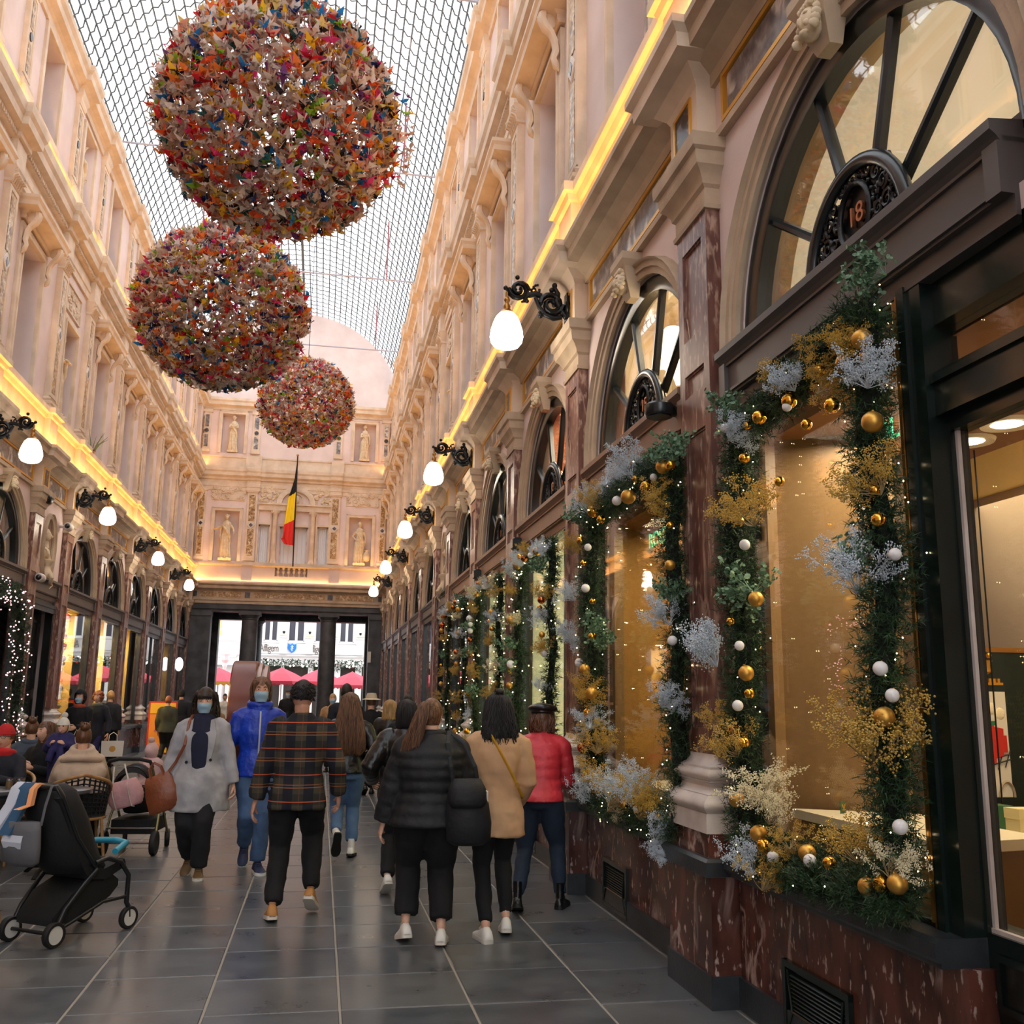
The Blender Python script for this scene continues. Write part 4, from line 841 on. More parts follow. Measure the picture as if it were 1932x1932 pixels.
mb = MB(); mb.tube([(0, 0, .08), (0, 0, .3)], .004, 4); mb.build('hanger', 'iron', ex)
cm = thing('ceiling_camera', 'round dome camera on the shop ceiling', 'camera', (5.2, 6.0, 3.16)); cm.location = (5.43, 6.72, 3.16)
MB().lathe([(.09, 0), (.1, -.02), (.08, -.04)], 16).build('mount', 'display_white', cm, 40); MB().ball((0, 0, -.05), .06, 12, 8).build('dome', 'black_frame', cm, 90)
mb = MB(); mb.tube([(3.78, 4.98, .95), (3.78, 4.98, 3.1)], .005, 5); tag(mb.build('hanging_wire', 'iron'), 'thin vertical wire hanging in front of the shop back wall', 'wire')

# neon sign hung behind each of the two near windows
def neon(txt, loc, size, lab, rz):
    t = thing('neon_sign', lab, 'sign', loc, rz); me = text_mesh(txt, size, .003, 'green_neon', 0, 1.0, 0)
    put(me, 'lettering', t, rot=(PI/2, 0, 0)); wv = size*.72*len(txt)
    for s in (-.4, .4): MB().tube([(s*wv*.6, 0, size*.35), (s*wv*.6, 0, .24)], .003, 4).build('hanging_wire', 'iron', t)
neon('ROLEX', (2.56, 3.93, 2.86), .155, 'green lit hanging sign lettered ROLEX in the nearest shop window', -PI/2)
neon('ROLEX', (2.56, 7.12, 2.86), .17, 'green lit hanging sign lettered ROLEX in the second shop window', -PI/2)

# ---- second bay, right
o = shopfront(True, 5.17, 'w', 'black framed display window with garland between the first two near pilasters on the right', 'green_frame', 'fascia_copper', room=None)
mb = MB(); mb.box(3.45, 3.5, 5.2, 8.2, .7, 3.1); mb.box(2.5, 3.5, 5.2, 5.23, .7, 3.1); mb.build('display_panel', 'panel_dark', shop); mb = MB(); mb.box(2.44, 2.52, 7.95, 8.1, .78, 3.1); mb.build('display_panel', 'panel_brown', shop)
tb = thing('display_table', 'lit display ledge behind the second garlanded window', 'table', (2.85, 7.0, .1))
MB().box(-.3, .35, -1.2, .95, .8, .845).build('table_top', 'display_white', tb); MB().box(-.28, .32, -1.15, .9, 0, .8).build('table_body', 'panel_brown', tb)
area('shop_light', (2.8, 6.9, 3.05), .4, 30, (1, .8, .45), size_y=1.6)
for i, (x, y, s, m, lab) in enumerate(((2.68, 6.62, .09, 'box_cream', 'small cream box on the second window ledge'), (2.72, 6.42, .16, 'box_cream', 'taller cream box on the second window ledge'))):
    t = thing('gift_box', lab, 'box', (x, y, .946)); MB().box(-.045, .045, -.045, .045, 0, s*.75).build('box_body', m, t); MB().box(-.048, .048, -.048, .048, s*.75, s).build('lid', m, t)
tr = thing('toy_train', 'red toy steam engine tilted up inside the second window', 'toy', (2.75, 6.05, .98))
mb = MB(); mb.obox((0, 0, .22), (.12, .3, .14), Matrix.Rotation(.5, 3, 'X')); mb.lathe([(.05, -.14), (.06, -.13), (.06, .12), (.02, .14)], 14, (0, -.02, .3), Matrix.Rotation(PI/2+.5, 3, 'X')); mb.lathe([(.02, 0), (.035, .09), (.03, .1)], 10, (0, -.1, .38)); mb.build('engine_body', 'poster_red', tr, 40)
[MB().lathe([(.045, -.012), (.045, .012)], 14, (s*.07, -.1+.1*k, .12+.055*k), Matrix.Rotation(PI/2, 3, 'Y')).build('wheel', 'poster_red', tr, 40) for k in range(3) for s in (-1, 1)]
mb = MB(); [mb.obox((0, -.2+.06*k, .02+.03*k), (.16, .012, .01)) for k in range(8)]; mb.build('track', 'poster_white', tr)
# ---- the other bays on the right
shopfront(True, 8.25, 'w', 'dark green shopfront with pale yellow blinds and garland, third bay from the camera on the right', 'green_frame', 'fascia_copper', room='lime_glow', D=-.13, posts=(.95,))
shopfront(True, 11.33, 'w', 'dark green shopfront with pale yellow blinds and garland, fourth bay on the right', 'green_frame', 'fascia_copper', room='lime_glow', D=-.13, posts=())
shopfront(True, 14.41, 'w', 'dark shopfront with the farthest garland on the right wall', 'black_frame', 'fascia_copper', room='panel_dark', light=4)
shopfront(True, NARROW, 'd', 'dark wooden doorway under the oval niche on the right wall', 'black_frame', room=None)
for i, y in enumerate((19.69, 22.77, 25.85, 28.93, 32.01, 35.09)):
    shopfront(True, y, 'w', 'dark glazed shopfront, %s beyond the oval niche on the right wall' % ord_(i), 'black_frame', room='panel_dark' if i != 1 else 'ochre_wall', light=(6 if i != 1 else 18), posts=(1.1,))
# ---- left
for i, (y, k) in enumerate(((2.09, 3), (5.17, 3), (8.25, 4), (11.33, 6))): shopfront(False, y, 'w', 'dark shopfront in the %s bay from the camera on the left wall' % ord_(i), 'black_frame', room='ochre_wall' if i == 3 else 'panel_dark', light=k*3, posts=(1.9,))
shopfront(False, 14.41, 'w', 'dark shopfront beside the pink fairy lights at the left edge', 'black_frame', room='panel_dark', light=3)
shopfront(False, NARROW, 'd', 'tall dark double doorway under the oval niche on the left wall', 'black_frame', room=None)
shopfront(False, 19.69, 'w', 'bright yellow shop window with a red and silver garland, left wall', 'black_frame', room='cream_wall', D=-.9, light=95, lcol=(1, .74, .34))
shopfront(False, 22.77, 'w', 'bright yellow shopfront with a lit doorway on the left wall', 'black_frame', room='cream_wall', D=-1.4, light=120, lcol=(1, .76, .36))
shopfront(False, 25.85, 'w', 'bright yellow shop window with a second red garland, farther left', 'black_frame', room='cream_wall', D=-.9, light=80, lcol=(1, .74, .34))
shopfront(False, 28.93, 'w', 'dark unlit shopfront past the bright windows on the left wall', 'black_frame', room='panel_dark', light=2, posts=(1.9,))
shopfront(False, 32.01, 'w', 'half lit shopfront with pale blinds far along the left wall', 'black_frame', room='cream_wall', light=22)
shopfront(False, 35.09, 'w', 'last dark shopfront before the columns on the left wall', 'black_frame', room='panel_dark', light=4)
# doors in the narrow bays
for right in (True, False):
    d = thing('door_1' if right else 'door_2', 'dark panelled double door in the narrow bay of the %s wall' % ('right' if right else 'left'), 'door', kind='structure'); side(d, right, NARROW)
    lf = MB(); lf.box(-.25, -.2, .7, 1.44, 0, 3.05); [flat_panel(lf, .76, 1.38, a, b, -.2, .02, .03) for a, b in ((.15, .8), (.95, 1.5), (1.65, 2.9))]
    LF = lf.mesh('door_leaf', 'black_frame'); a = put(LF, 'door_leaf', d); b = put(LF, 'door_leaf', d, loc=(0, .745, 0))
    MB().tube([(-.18, 1.4, 1.0), (-.14, 1.4, 1.05), (-.14, 1.4, 1.2), (-.18, 1.4, 1.25)], .012, 6).build('door_handle', 'brass', a)
    lt = MB(); lt.box(-.26, .04, .64, 2.2, 3.05, 3.14); lt.box(-.2, .06, .64, 2.2, 3.14, 3.2); lt.box(-.02, 0, .64, 2.2, 3.2, 3.36); lt.build('door_head', 'black_frame', d)
    if not right: MB().box(-.15, -.14, .78, .84, 1.15, 1.5).build('notice', 'poster_white', d)

# ---- small black fittings on the fascias, cameras
for i, (right, y, z, d, lab) in enumerate(((True, 5.95, 3.52, .22, 'round black spotlight above the second garlanded window'), (True, 11.2, 3.42, .1, 'small black box fitting above the third garland'), (True, 14.2, 3.42, .1, 'small black box fitting above the fourth garland'))):
    t = side(thing('spotlight', lab, 'spotlight'), right, y, z)
    if i == 0:
        MB().lathe([(.09, -.045), (.1, -.03), (.1, .03), (.085, .045)], 20, (d-.05, 0, 0)).build('housing', 'black_frame', t, 40); MB().lathe([(.08, -.05), (.08, -.045)], 18, (d-.05, 0, 0)).build('lens', 'iron', t); MB().box(.03, d-.08, -.03, .03, -.03, .03).build('arm', 'black_frame', t)
    else: MB().rbox((d, 0, 0), (.12, .16, .14)).build('housing', 'black_frame', t); MB().box(.03, d, -.02, .02, -.02, .02).build('arm', 'black_frame', t)
for i, (y, z, lab) in enumerate(((17.5+.5, 3.56, 'white round camera on the fascia under the oval niche'), (19.5, 4.72, 'white round camera beside the capital right of the oval niche'), (17.95, 4.95, 'small dark camera on the pilaster left of the oval niche'))):
    t = side(thing('security_camera', lab, 'camera'), False, y, z); MB().lathe([(.07, -.1), (.08, -.08), (.08, .06), (.06, .1)], 14, (.16, 0, 0), Matrix.Rotation(PI/2, 3, 'X')).build('camera_body', 'white_stone' if i < 2 else 'iron', t, 40)
    MB().ball((.16, -.1, 0), .05, 10, 6).build('lens', 'black_frame', t, 90); MB().tube([(0, 0, 0), (.1, 0, 0)], .025, 8).build('arm', 'white_stone', t)

# ================================================================ gallery lamps
def lamp_meshes():
    R = {}
    g = MB(); g.lathe([(.03, .21), (.07, .2), (.105, .16), (.13, .1), (.152, .03), (.16, -.04), (.15, -.09), (.12, -.13), (.07, -.15), (.0, -.155)], 28); R['globe'] = g.mesh('globe', 'globe_light', 179)
    c = MB(); c.lathe([(.02, .30), (.035, .27), (.03, .24), (.05, .23), (.075, .2), (.07, .195)], 16); c.tube([(0, 0, .42), (0, 0, .28)], .014, 6); c.ball((0, 0, .34), .03, 8, 6); R['cap'] = c.mesh('cap', 'brass', 60)
    b = MB()
    def sc(cd, cz, r, a0, turns, sg, t=.024, ta=1.0):
        n = int(12*turns); b.tube([(cd+sg*r*(1-.82*k/n)*math.cos(a0+k/n*turns*2*PI), 0, cz+r*(1-.82*k/n)*math.sin(a0+k/n*turns*2*PI)) for k in range(n+1)], [t*(1-.35*k/n) for k in range(n+1)], 7, flat=1.4)
    # d measured from the frieze block: plate at .13
    b.lathe([(.07, 0), (.08, .02), (.06, .04)], 16, (.13, 0, .0), Matrix.Rotation(PI/2, 3, 'Y')); b.box(.13, .16, -.05, .05, -.14, .14)
    b.tube([(.15, 0, -.1), (.2, 0, -.04), (.25, 0, .05), (.24, 0, .14), (.27, 0, .2)], [.03, .035, .035, .03, .02], 7)
    sc(.30, .02, .115, 0, 1.6, 1, .03); sc(.30, .02, .118, PI, .9, 1, .028)
    b.tube([(.2, 0, -.1), (.28, 0, -.12), (.36, 0, -.09), (.42, 0, -.02), (.46, 0, .08)], [.024, .026, .024, .022, .02], 7)
    b.tube([(.36, 0, -.09), (.41, 0, -.1), (.42, 0, -.07), (.395, 0, -.06)], [.016]*4, 6); b.ball((.41, 0, -.105), .025, 8, 6)
    b.tube([(.40, 0, .1), (.46, 0, .12), (.52, 0, .1), (.56, 0, .12)], [.028, .032, .03, .028], 7)
    sc(.47, .15, .05, PI*.9, 1.1, 1, .014); [b.ball((.44+.02*k, 0, .21-.006*k*k), .014, 6, 4) for k in range(5)]
    sc(.63, .145, .1, PI, 1.7, -1, .026); sc(.63, .145, .105, 0, .6, -1, .024)
    b.tube([(.54, 0, .1), (.57, 0, .03), (.6, 0, .02)], [.022, .018, .01], 6); b.ball((.545, 0, .035), .022, 8, 6); b.ball((.64, 0, .27), .024, 8, 6); b.ball((.755, 0, .15), .024, 8, 6); b.ball((.3, 0, .17), .026, 8, 6); b.ball((.27, 0, .22), .028, 8, 6)
    R['bracket'] = b.mesh('bracket', 'iron', 60); return R
LPM = lamp_meshes()
def wall_lamp(right, y, lab):
    t = side(thing('wall_lamp', lab, 'lamp', group='lit globe lamps on scrolled iron brackets'), right, y+.335, 5.28)
    put(LPM['bracket'], 'bracket', t, loc=(0, 0, .06)); put(LPM['globe'], 'globe', t, loc=(.74, 0, -.25)); put(LPM['cap'], 'cap', t, loc=(.74, 0, -.25))
    l = bpy.data.lights.new('globe_lamp_light', 'POINT'); l.energy = 16; l.color = (1, .86, .66); l.shadow_soft_size = .16
    ob = bpy.data.objects.new('globe_lamp_light', l); COL.objects.link(ob); ob.location = ((XR-.74) if right else (XL+.74), y+.335, 5.28-.48)
for i, y in enumerate((8.25, 14.41, 19.69, 25.85, 32.01)): wall_lamp(True, y, 'lit globe lamp on a scrolled iron bracket, %s along the right wall' % ['nearest', 'second', 'third', 'fourth', 'farthest'][i])
for i, y in enumerate((8.25, 14.41, 19.69, 25.85, 32.01)):
    wall_lamp(False, y, ['lit globe lamp on the left wall, reflected only, out of the frame', 'lit globe lamp cut by the left edge of the picture', 'lit globe lamp beside the oval niche on the left wall', 'third lit globe lamp visible along the left wall', 'farthest lit globe lamp on the left wall by the end corner'][i])

# ================================================================ street beyond
mat('white_facade', rgb(236, 236, 234), .7); mat('facade_glass', rgb(70, 74, 84), .2); mat('lit_window', rgb(240, 170, 90), .5, emit=(1, .55, .2, 1), estr=1.2)
mat('cream_trim', rgb(232, 222, 190), .7); mat('paving', rgb(150, 146, 140), .7, col2=rgb(120, 118, 114), nscale=2); mat('letter_grey', rgb(104, 98, 92), .5); mat('shield_blue', rgb(30, 130, 220), .4)
mat('parasol', rgb(226, 72, 92), .7); mat('fringe', rgb(226, 160, 60), .7); mat('pine', rgb(24, 48, 28), .7, col2=rgb(44, 78, 40), nscale=30)
mb = MB(); mb.add([(-30, YE+3.5, -.004), (30, YE+3.5, -.004), (30, 75, -.004), (-30, 75, -.004)], [(0, 1, 2, 3)]); tag(mb.build('street_paving', 'paving'), 'pale grey street paving outside the end of the gallery', 'paving', kind='structure')
F = 55
bd = thing('corner_building', 'white facade with tall dark windows and a brewery sign across the street', 'building', (0, F, 0))
mb = MB(); hol = [(-3.2, -2.45), (-1.9, -1.0), (-.45, .3), (.9, 1.7), (2.4, 3.2), (3.9, 4.7)]
xs = sorted({-7.0, 7.0, *[a for h in hol for a in h]})
for i in range(len(xs)-1):
    a, b = xs[i], xs[i+1]
    if (a, b) in hol: mb.box(a, b, 0, .4, 3.2, 4.55); mb.box(a, b, 0, .4, 6.05, 9)
    else: mb.box(a, b, 0, .4, 3.2, 9)
mb.box(-7, 7, .5, 6, 0, 9); mb.build('wall', 'white_facade', bd)
mb = MB(); mb.box(-4.6, 5, -.08, 0, 3.7, 3.76); mb.box(-4.6, 5, -.14, 0, 3.76, 3.82); mb.box(-4.6, 5, -.04, 0, 3.28, 3.34); mb.box(-4.6, 5, -.1, 0, 4.44, 4.5); mb.box(-7, -4.6, -.06, 0, 4.5, 4.6); mb.box(-7, -4.6, -.06, 0, 3.6, 3.7); mb.build('string_course', 'white_facade', bd)
for k, (a, b) in enumerate(hol):
    fr = MB(); fr.box(a, a+.06, .1, .16, 4.55, 6.05); fr.box(b-.06, b, .1, .16, 4.55, 6.05); c = (a+b)/2; fr.box(c-.07, c+.07, .08, .16, 4.55, 6.05); fr.box(a, b, .1, .16, 4.55, 4.6); fr.box(a, b, .1, .16, 5.98, 6.05); fo = fr.build('window_frame', 'white_facade', bd)
    MB().box(a+.06, c-.07, .12, .14, 4.6, 5.98).build('pane', 'facade_glass', fo); MB().box(c+.07, b-.06, .12, .14, 4.6, 5.98).build('pane', 'facade_glass', fo)
for x in (-4.2, -2.12, -.72, .6, 2.05, 3.55):
    q = MB(); q.box(x-.2, x+.2, -.3, 0, 3.85, 4.72); q.box(x-.24, x+.24, -.36, 0, 4.72, 4.8); q.build('pier', 'white_facade', bd); q = MB(); q.box(x-.22, x+.22, -.34, 0, 4.82, 4.9); q.box(x-.2, x+.2, -.3, 0, 4.9, 4.94); q.build('pier_cap', 'cream_trim', bd)
    q = MB(); q.lathe([(.03, 4.94), (.07, 5.0), (.08, 5.08), (.03, 5.1)], 10, (x, -.2, 0)); q.build('spotlight_head', 'iron', bd)
mb = MB(); mb.box(-7, -5.4+.02, -.02, .02, 4.75, 6.4); wl = mb.build('old_window', 'white_facade', bd)
for a, b in ((-6.2, -5.85), (-5.78, -5.45)):
    for c, d in ((4.78, 5.1), (5.16, 5.5), (5.56, 6.1)): MB().box(a, b, -.04, -.02, c, d).build('lit_pane', 'lit_window', wl)
mb = MB(); mb.box(-7, -5.6, -.06, .1, 3.05, 3.4); mb.build('shop_sign', 'fringe', bd)
for x, w2 in ((-4.6, .3), (-3.5, .25), (-2.2, .2), (-.72, .3), (.66, .38), (1.86, .35), (3.2, .3)): MB().box(x, x+w2, -.1, .5, 0, 3.3).build('shop_pillar', 'white_facade', bd)
mb = MB(); mb.box(-4.6, 5, .3, .35, 0, 3.2); mb.build('dark_shop_window', 'dark_room', bd)
for tx, x in (('Affligem', -2.87), ('Affligem', -.33), ('Affligem', 3.0)):
    me = text_mesh(tx, .52, .01, 'letter_grey', 0, .86); put(me, 'lettering', bd, loc=(x, -.11 if True else 0, 4.14), rot=(PI/2, 0, 0), scale=(.72, 1.1, 1))
mb = MB(); mb.box(-3.6, 2.0, -.1, -.05, 3.86, 4.42); mb.build('sign_board', 'white_facade', bd)
sh = [(-.22, .24), (-.1, .2), (0, .25), (.1, .2), (.22, .24), (.23, 0), (.16, -.14), (0, -.27), (-.16, -.14), (-.23, 0)]
mb = MB(); mb.prism(sh, lambda u, v, a: (-1.64+u, a, 4.17+v), -.16, -.1); so = mb.build('shield', 'shield_blue', bd)
mb = MB(); mb.tube([(-1.64, -.17, 4.34), (-1.64, -.17, 4.0)], .02, 4); mb.tube([(-1.72, -.17, 4.26), (-1.56, -.17, 4.26)], .015, 4); mb.tube([(-1.64+.06*math.cos(t), -.17, 4.13+.08*math.sin(t)) for t in [k*.5 for k in range(10)]], .012, 4); mb.build('shield_emblem', 'white_facade', so)
tl = thing('street_lamp', 'white street lantern post outside on the left of the opening', 'lamp', (-4.6, 49, 0))
mb = MB(); mb.lathe([(.14, 0), (.16, .3), (.1, .5), (.08, 2.9), (.12, 3.0), (.1, 3.1)], 12); mb.build('post', 'white_facade', tl, 40); mb = MB(); mb.lathe([(.1, 3.1), (.2, 3.25), (.22, 3.5), (.26, 3.52), (.12, 3.68), (.05, 3.7), (.05, 3.8)], 8); mb.build('lantern', 'white_facade', tl)
mb = MB()
q = random.Random(3)
for k in range(700):
    x = q.uniform(-4.3, 2.9); hang = .16+.22*abs(math.sin(x*2.1)); z = 3.55-q.random()**1.3*hang*1.6; y = F-.25+q.uniform(-.15, .1); a = Vector((q.uniform(-1, 1), q.uniform(-1, .2), q.uniform(-1, .5))).normalized()*.17
    p = Vector((x, y, z)); s_ = a.orthogonal().normalized()*.03; mb.add([p-s_, p+s_, p+a], [(0, 1, 2)]); s_ = a.cross(s_).normalized()*.03; mb.add([p-s_, p+s_, p+a], [(0, 1, 2)])
gr = thing('pine_garland', 'long pine garland along the shop sign across the street', 'garland', (0, 0, 0)); o = mb.build('foliage', 'pine', gr); o['kind'] = 'stuff'
emitter('bulb_white', (1, .95, .85, 1), 3); mb = MB(); mr = MB()
for k in range(46): (mb if k % 5 else mr).ball((q.uniform(-4.3, 2.8), F-.42, 3.5-q.random()*.35), q.uniform(.03, .06), 6, 5)
o = mb.build('light_bulbs', 'bulb_white', gr); o['kind'] = 'stuff'; o = mr.build('red_baubles', 'poster_red', gr); o['kind'] = 'stuff'
def parasol(x, y, zt, w_, lab):
    t = thing('parasol', lab, 'parasol', (x, y, 0), group='red market parasols outside the passage')
    MB().tube([(0, 0, 0), (0, 0, zt)], .03, 6).build('pole', 'white_facade', t)
    q = MB(); top = (0, 0, zt); pts = [(w_*math.cos(PI/4*i+PI/8), w_*math.sin(PI/4*i+PI/8)) for i in range(8)]
    mid = [(a*.5, b*.5, zt-.28) for a, b in pts]; out = [(a, b, zt-.62) for a, b in pts]; low = [(a*1.01, b*1.01, zt-.76) for a, b in pts]
    for i in range(8):
        j = (i+1) % 8; q.add([top, mid[i], mid[j]], [(0, 1, 2)]); q.add([mid[i], out[i], out[j], mid[j]], [(0, 1, 2, 3)])
    q.build('canopy', 'parasol', t); q = MB()
    for i in range(8):
        j = (i+1) % 8
        for k in range(4):
            u0, u1 = k/4, (k+1)/4; a = [out[i][c]*(1-u0)+out[j][c]*u0 for c in range(3)]; b = [out[i][c]*(1-u1)+out[j][c]*u1 for c in range(3)]; m_ = [(a[0]+b[0])/2, (a[1]+b[1])/2, a[2]-.17]
            q.add([a, b, (b[0], b[1], b[2]-.1), m_, (a[0], a[1], a[2]-.1)], [(0, 1, 2, 3, 4)])
    q.build('valance', 'parasol' if x > -3 else 'fringe', t)
parasol(-4.5, 45.4, 2.8, 1.35, 'red parasol seen through the left opening'); parasol(-6.4, 48.2, 2.9, 1.3, 'red parasol partly hidden by the left pier'); parasol(-3.3, 48.4, 2.9, 1.3, 'red parasol partly hidden by the brown drum')
parasol(-1.75, 45.4, 2.85, 1.35, 'red parasol in the middle opening beside the brown drum'); parasol(-.1, 48.3, 2.9, 1.3, 'red parasol right of centre in the middle opening'); parasol(1.4, 45.4, 2.72, 1.35, 'red parasol seen through the right opening')
mb = MB(); mb.box(-7, -4.6, 47.5, 47.7, 0, 0); 
# brown drum
dr = thing('brown_drum', 'large brown metal drum lying on its side in the middle of the gallery', 'drum', (-1.7, 24.6, 1.22))
RX = Matrix.Rotation(PI/2, 3, 'Y')
mat('brown_metal', rgb(112, 56, 40), .3, col2=rgb(92, 44, 32), nscale=1.5, metal=.2); mat('grey_steel', rgb(176, 150, 140), .4, metal=.4)
MB().lathe([(0.01, -.38), (1.17, -.38), (1.2, -.35), (1.2, .17), (1.17, .2), (.01, .2)], 64, (0, 0, 0), RX).build('barrel', 'brown_metal', dr, 40)
MB().lathe([(1.08, .2), (1.08, .24), (1.16, .24), (1.16, .31), (1.08, .31), (.9, .31)], 64, (0, 0, 0), RX).build('rim', 'grey_steel', dr, 40)
MB().lathe([(1.02, .31), (1.02, .36), (1.1, .36), (1.1, .44), (1.0, .46), (.01, .46)], 64, (0, 0, 0), RX).build('outer_flange', 'grey_steel', dr, 40)
MB().box(-.4, .4, -.5, .5, -1.22, -1.1).build('cradle', 'iron', dr)
# flag on its pole
mat('flag_black', rgb(30, 28, 32), .8); mat('flag_yellow', rgb(250, 214, 30), .8); mat('flag_red', rgb(232, 52, 40), .8)
fl = thing('flag', 'black yellow and red vertical-banded flag hanging furled on a pole at the end wall', 'flag', (-1.28, YE-.35, 6.6))
MB().tube([(0, 0, -.1), (-.05, 0, 4.3)], .025, 8).build('pole', 'iron', fl); MB().ball((-.05, 0, 4.33), .05, 8, 6).build('finial', 'brass', fl, 90)
rows_ = [(4.25, .03, 'k'), (3.6, .10, 'k'), (3.1, .22, 'k'), (2.85, .30, 'ky'), (2.2, .36, 'y'), (1.75, .40, 'yr'), (1.2, .44, 'r'), (.95, .5, 'r'), (.72, .36, 'r')]
q = MB(); n = 12; g = []
for (z, wd, _) in rows_: g.append([(-.02-wd*j/n, .05*math.sin(j*1.5+z*.8)*min(1, wd*3), z-(.22*j/n if z < 4 else 0)*(1 if z > 1 else -.2)) for j in range(n+1)])
o = len(q.v); [q.v.extend(r) for r in g]
for i in range(len(g)-1):
    for j in range(n): q.f.append((i*(n+1)+j, i*(n+1)+j+1, (i+1)*(n+1)+j+1, (i+1)*(n+1)+j)); q.m.append(0 if i < 3 else (1 if i < 5 else 2))
fo = q.build('cloth', ['flag_black', 'flag_yellow', 'flag_red'], fl, 179)
# ================================================================ garlands
mat('needles', rgb(20, 44, 26), .55, col2=rgb(52, 84, 44), nscale=18)
mat('garland_core', rgb(8, 16, 10), .9)
mat('gyp_silver', rgb(196, 206, 214), .6); mat('gyp_gold', rgb(196, 158, 64), .55); mat('gyp_white', rgb(232, 222, 186), .6); mat('eucalyptus', rgb(120, 150, 118), .55, col2=rgb(84, 116, 84), nscale=14); mat('gyp_stem', rgb(150, 130, 90), .7)
mat('bauble_gold', rgb(232, 172, 62), .1, metal=1); mat('bauble_matte', rgb(214, 162, 76), .42, metal=.85); mat('bauble_white', rgb(236, 232, 230), .3); mat('bauble_copper', rgb(196, 110, 60), .15, metal=1); mat('bauble_cap', rgb(180, 140, 70), .3, metal=1)
emitter('fairy', (1, .78, .42, 1), 22); emitter('fairy_pink', (1, .5, .55, 1), 8); emitter('fairy_amber', (1, .55, .08, 1), 7)
rs = np.random.RandomState(3)
def unit(v): return v/np.maximum(np.linalg.norm(v, axis=-1, keepdims=True), 1e-9)
def needle_mesh(P, R, tips, L=.1, nl=.032, nn=11, name='foliage', mats='needles'):
    P = np.array(P, float); seg = np.linalg.norm(np.diff(P, axis=0), axis=1); cum = np.r_[0, np.cumsum(seg)]
    t = rs.rand(tips)*cum[-1]; c = np.stack([np.interp(t, cum, P[:, k]) for k in range(3)], 1)
    d = unit(rs.normal(size=(tips, 3))); base = c+d*R*rs.uniform(.1, .65, (tips, 1)); d2 = unit(d+.6*unit(rs.normal(size=(tips, 3)))+np.array([0, 0, .0]))
    u = rs.uniform(0, 1, (tips, nn, 1)); b = base[:, None]+d2[:, None]*L*u
    nd = unit(d2[:, None]*.8+unit(rs.normal(size=(tips, nn, 3)))*1.0); tip = b+nd*nl*rs.uniform(.7, 1.3, (tips, nn, 1)); sd = unit(np.cross(nd, rs.normal(size=(tips, nn, 3))))*.002*(nl/.032)
    V = np.stack([b-sd, b+sd, tip], 2).reshape(-1, 3); n = len(V)//3
    me = bpy.data.meshes.new(name); me.vertices.add(len(V)); me.vertices.foreach_set('co', V.ravel()); me.loops.add(len(V)); me.loops.foreach_set('vertex_index', np.arange(len(V), dtype=np.int32)); me.polygons.add(n); me.polygons.foreach_set('loop_start', np.arange(0, 3*n, 3, dtype=np.int32)); me.update(calc_edges=True); me.materials.append(M[mats]); return me
def octs(C, r, seed=0):
    V = []; F = []
    for i, (c, q) in enumerate(zip(C, r)):
        o = len(V); V += [(c[0]+q, c[1], c[2]), (c[0]-q, c[1], c[2]), (c[0], c[1]+q, c[2]), (c[0], c[1]-q, c[2]), (c[0], c[1], c[2]+q), (c[0], c[1], c[2]-q)]
        F += [(o+a, o+b, o+e) for a, b, e in ((0, 2, 4), (2, 1, 4), (1, 3, 4), (3, 0, 4), (2, 0, 5), (1, 2, 5), (3, 1, 5), (0, 3, 5))]
    return V, F
def sprig_mesh(kind, seed):
    q = random.Random(seed); mb = MB()
    fan = Vector((q.uniform(-.2, .2), q.uniform(-.5, .5), 1)).normalized()
    C = []; S = []
    for i in range(19):
        d = (fan+Vector((q.uniform(-.9, .9), q.uniform(-.9, .9), q.uniform(-.7, .5)))).normalized(); p = Vector((0, 0, -.5))
        pts = [p]; L = q.uniform(.8, 1.35)
        for k in range(4): p = p+d*L/4+Vector([q.uniform(-.06, .06) for _ in range(3)]); pts.append(p)
        mb.k = 1; mb.tube(pts, [.018, .014, .01, .008, .006], 3)
        for k in range(2, 5):
            for j in range(3 if kind != 'e' else 3):
                e = (d+Vector([q.uniform(-1, 1) for _ in range(3)])).normalized(); b = pts[k]+e*q.uniform(.08, .28)
                mb.tube([pts[k], b], [.008, .005], 3)
                for _ in range(15): C.append(b+Vector([q.gauss(0, .06) for _ in range(3)])); S.append(q.uniform(.014, .028))
    mb.k = 0
    if kind in 'ep':
        for c, s in list(zip(C, S))[::5 if kind == 'e' else 3]:
            n = Vector([q.uniform(-1, 1) for _ in range(3)]).normalized(); a = n.orthogonal().normalized(); b = n.cross(a); r = s*(4.2 if kind == 'e' else 1.2)
            if kind == 'e': mb.add([c+a*r*math.cos(2*PI*i/6)+b*r*.8*math.sin(2*PI*i/6) for i in range(6)], [tuple(range(6))])
            else: [mb.add([c-a*.012, c+a*.012, c+(b+n*.5*(j-1)).normalized()*.16], [(0, 1, 2)]) for j in range(3)]
    else:
        V, F_ = octs(C, S); mb.add(V, F_)
    m = {'s': 'gyp_silver', 'g': 'gyp_gold', 'w': 'gyp_white', 'e': 'eucalyptus', 'p': 'needles'}[kind]
    return mb.mesh({'s': 'silver_sprig', 'g': 'gold_sprig', 'w': 'cream_sprig', 'e': 'leafy_sprig', 'p': 'pine_sprig'}[kind], [m, 'gyp_stem' if kind in 'gw' else m])
SPR = {k: [sprig_mesh(k, 40+i*7+ord(k)) for i in range(3)] for k in 'sgwep'}
def bauble_mesh(m, name='bauble'):
    mb = MB(); mb.ball((0, 0, 0), 1, 20, 14); mb.k = 1; mb.lathe([(.16, .97), (.17, 1.12), (.1, 1.16)], 8); return mb.mesh(name, [m, 'bauble_cap'], 60)
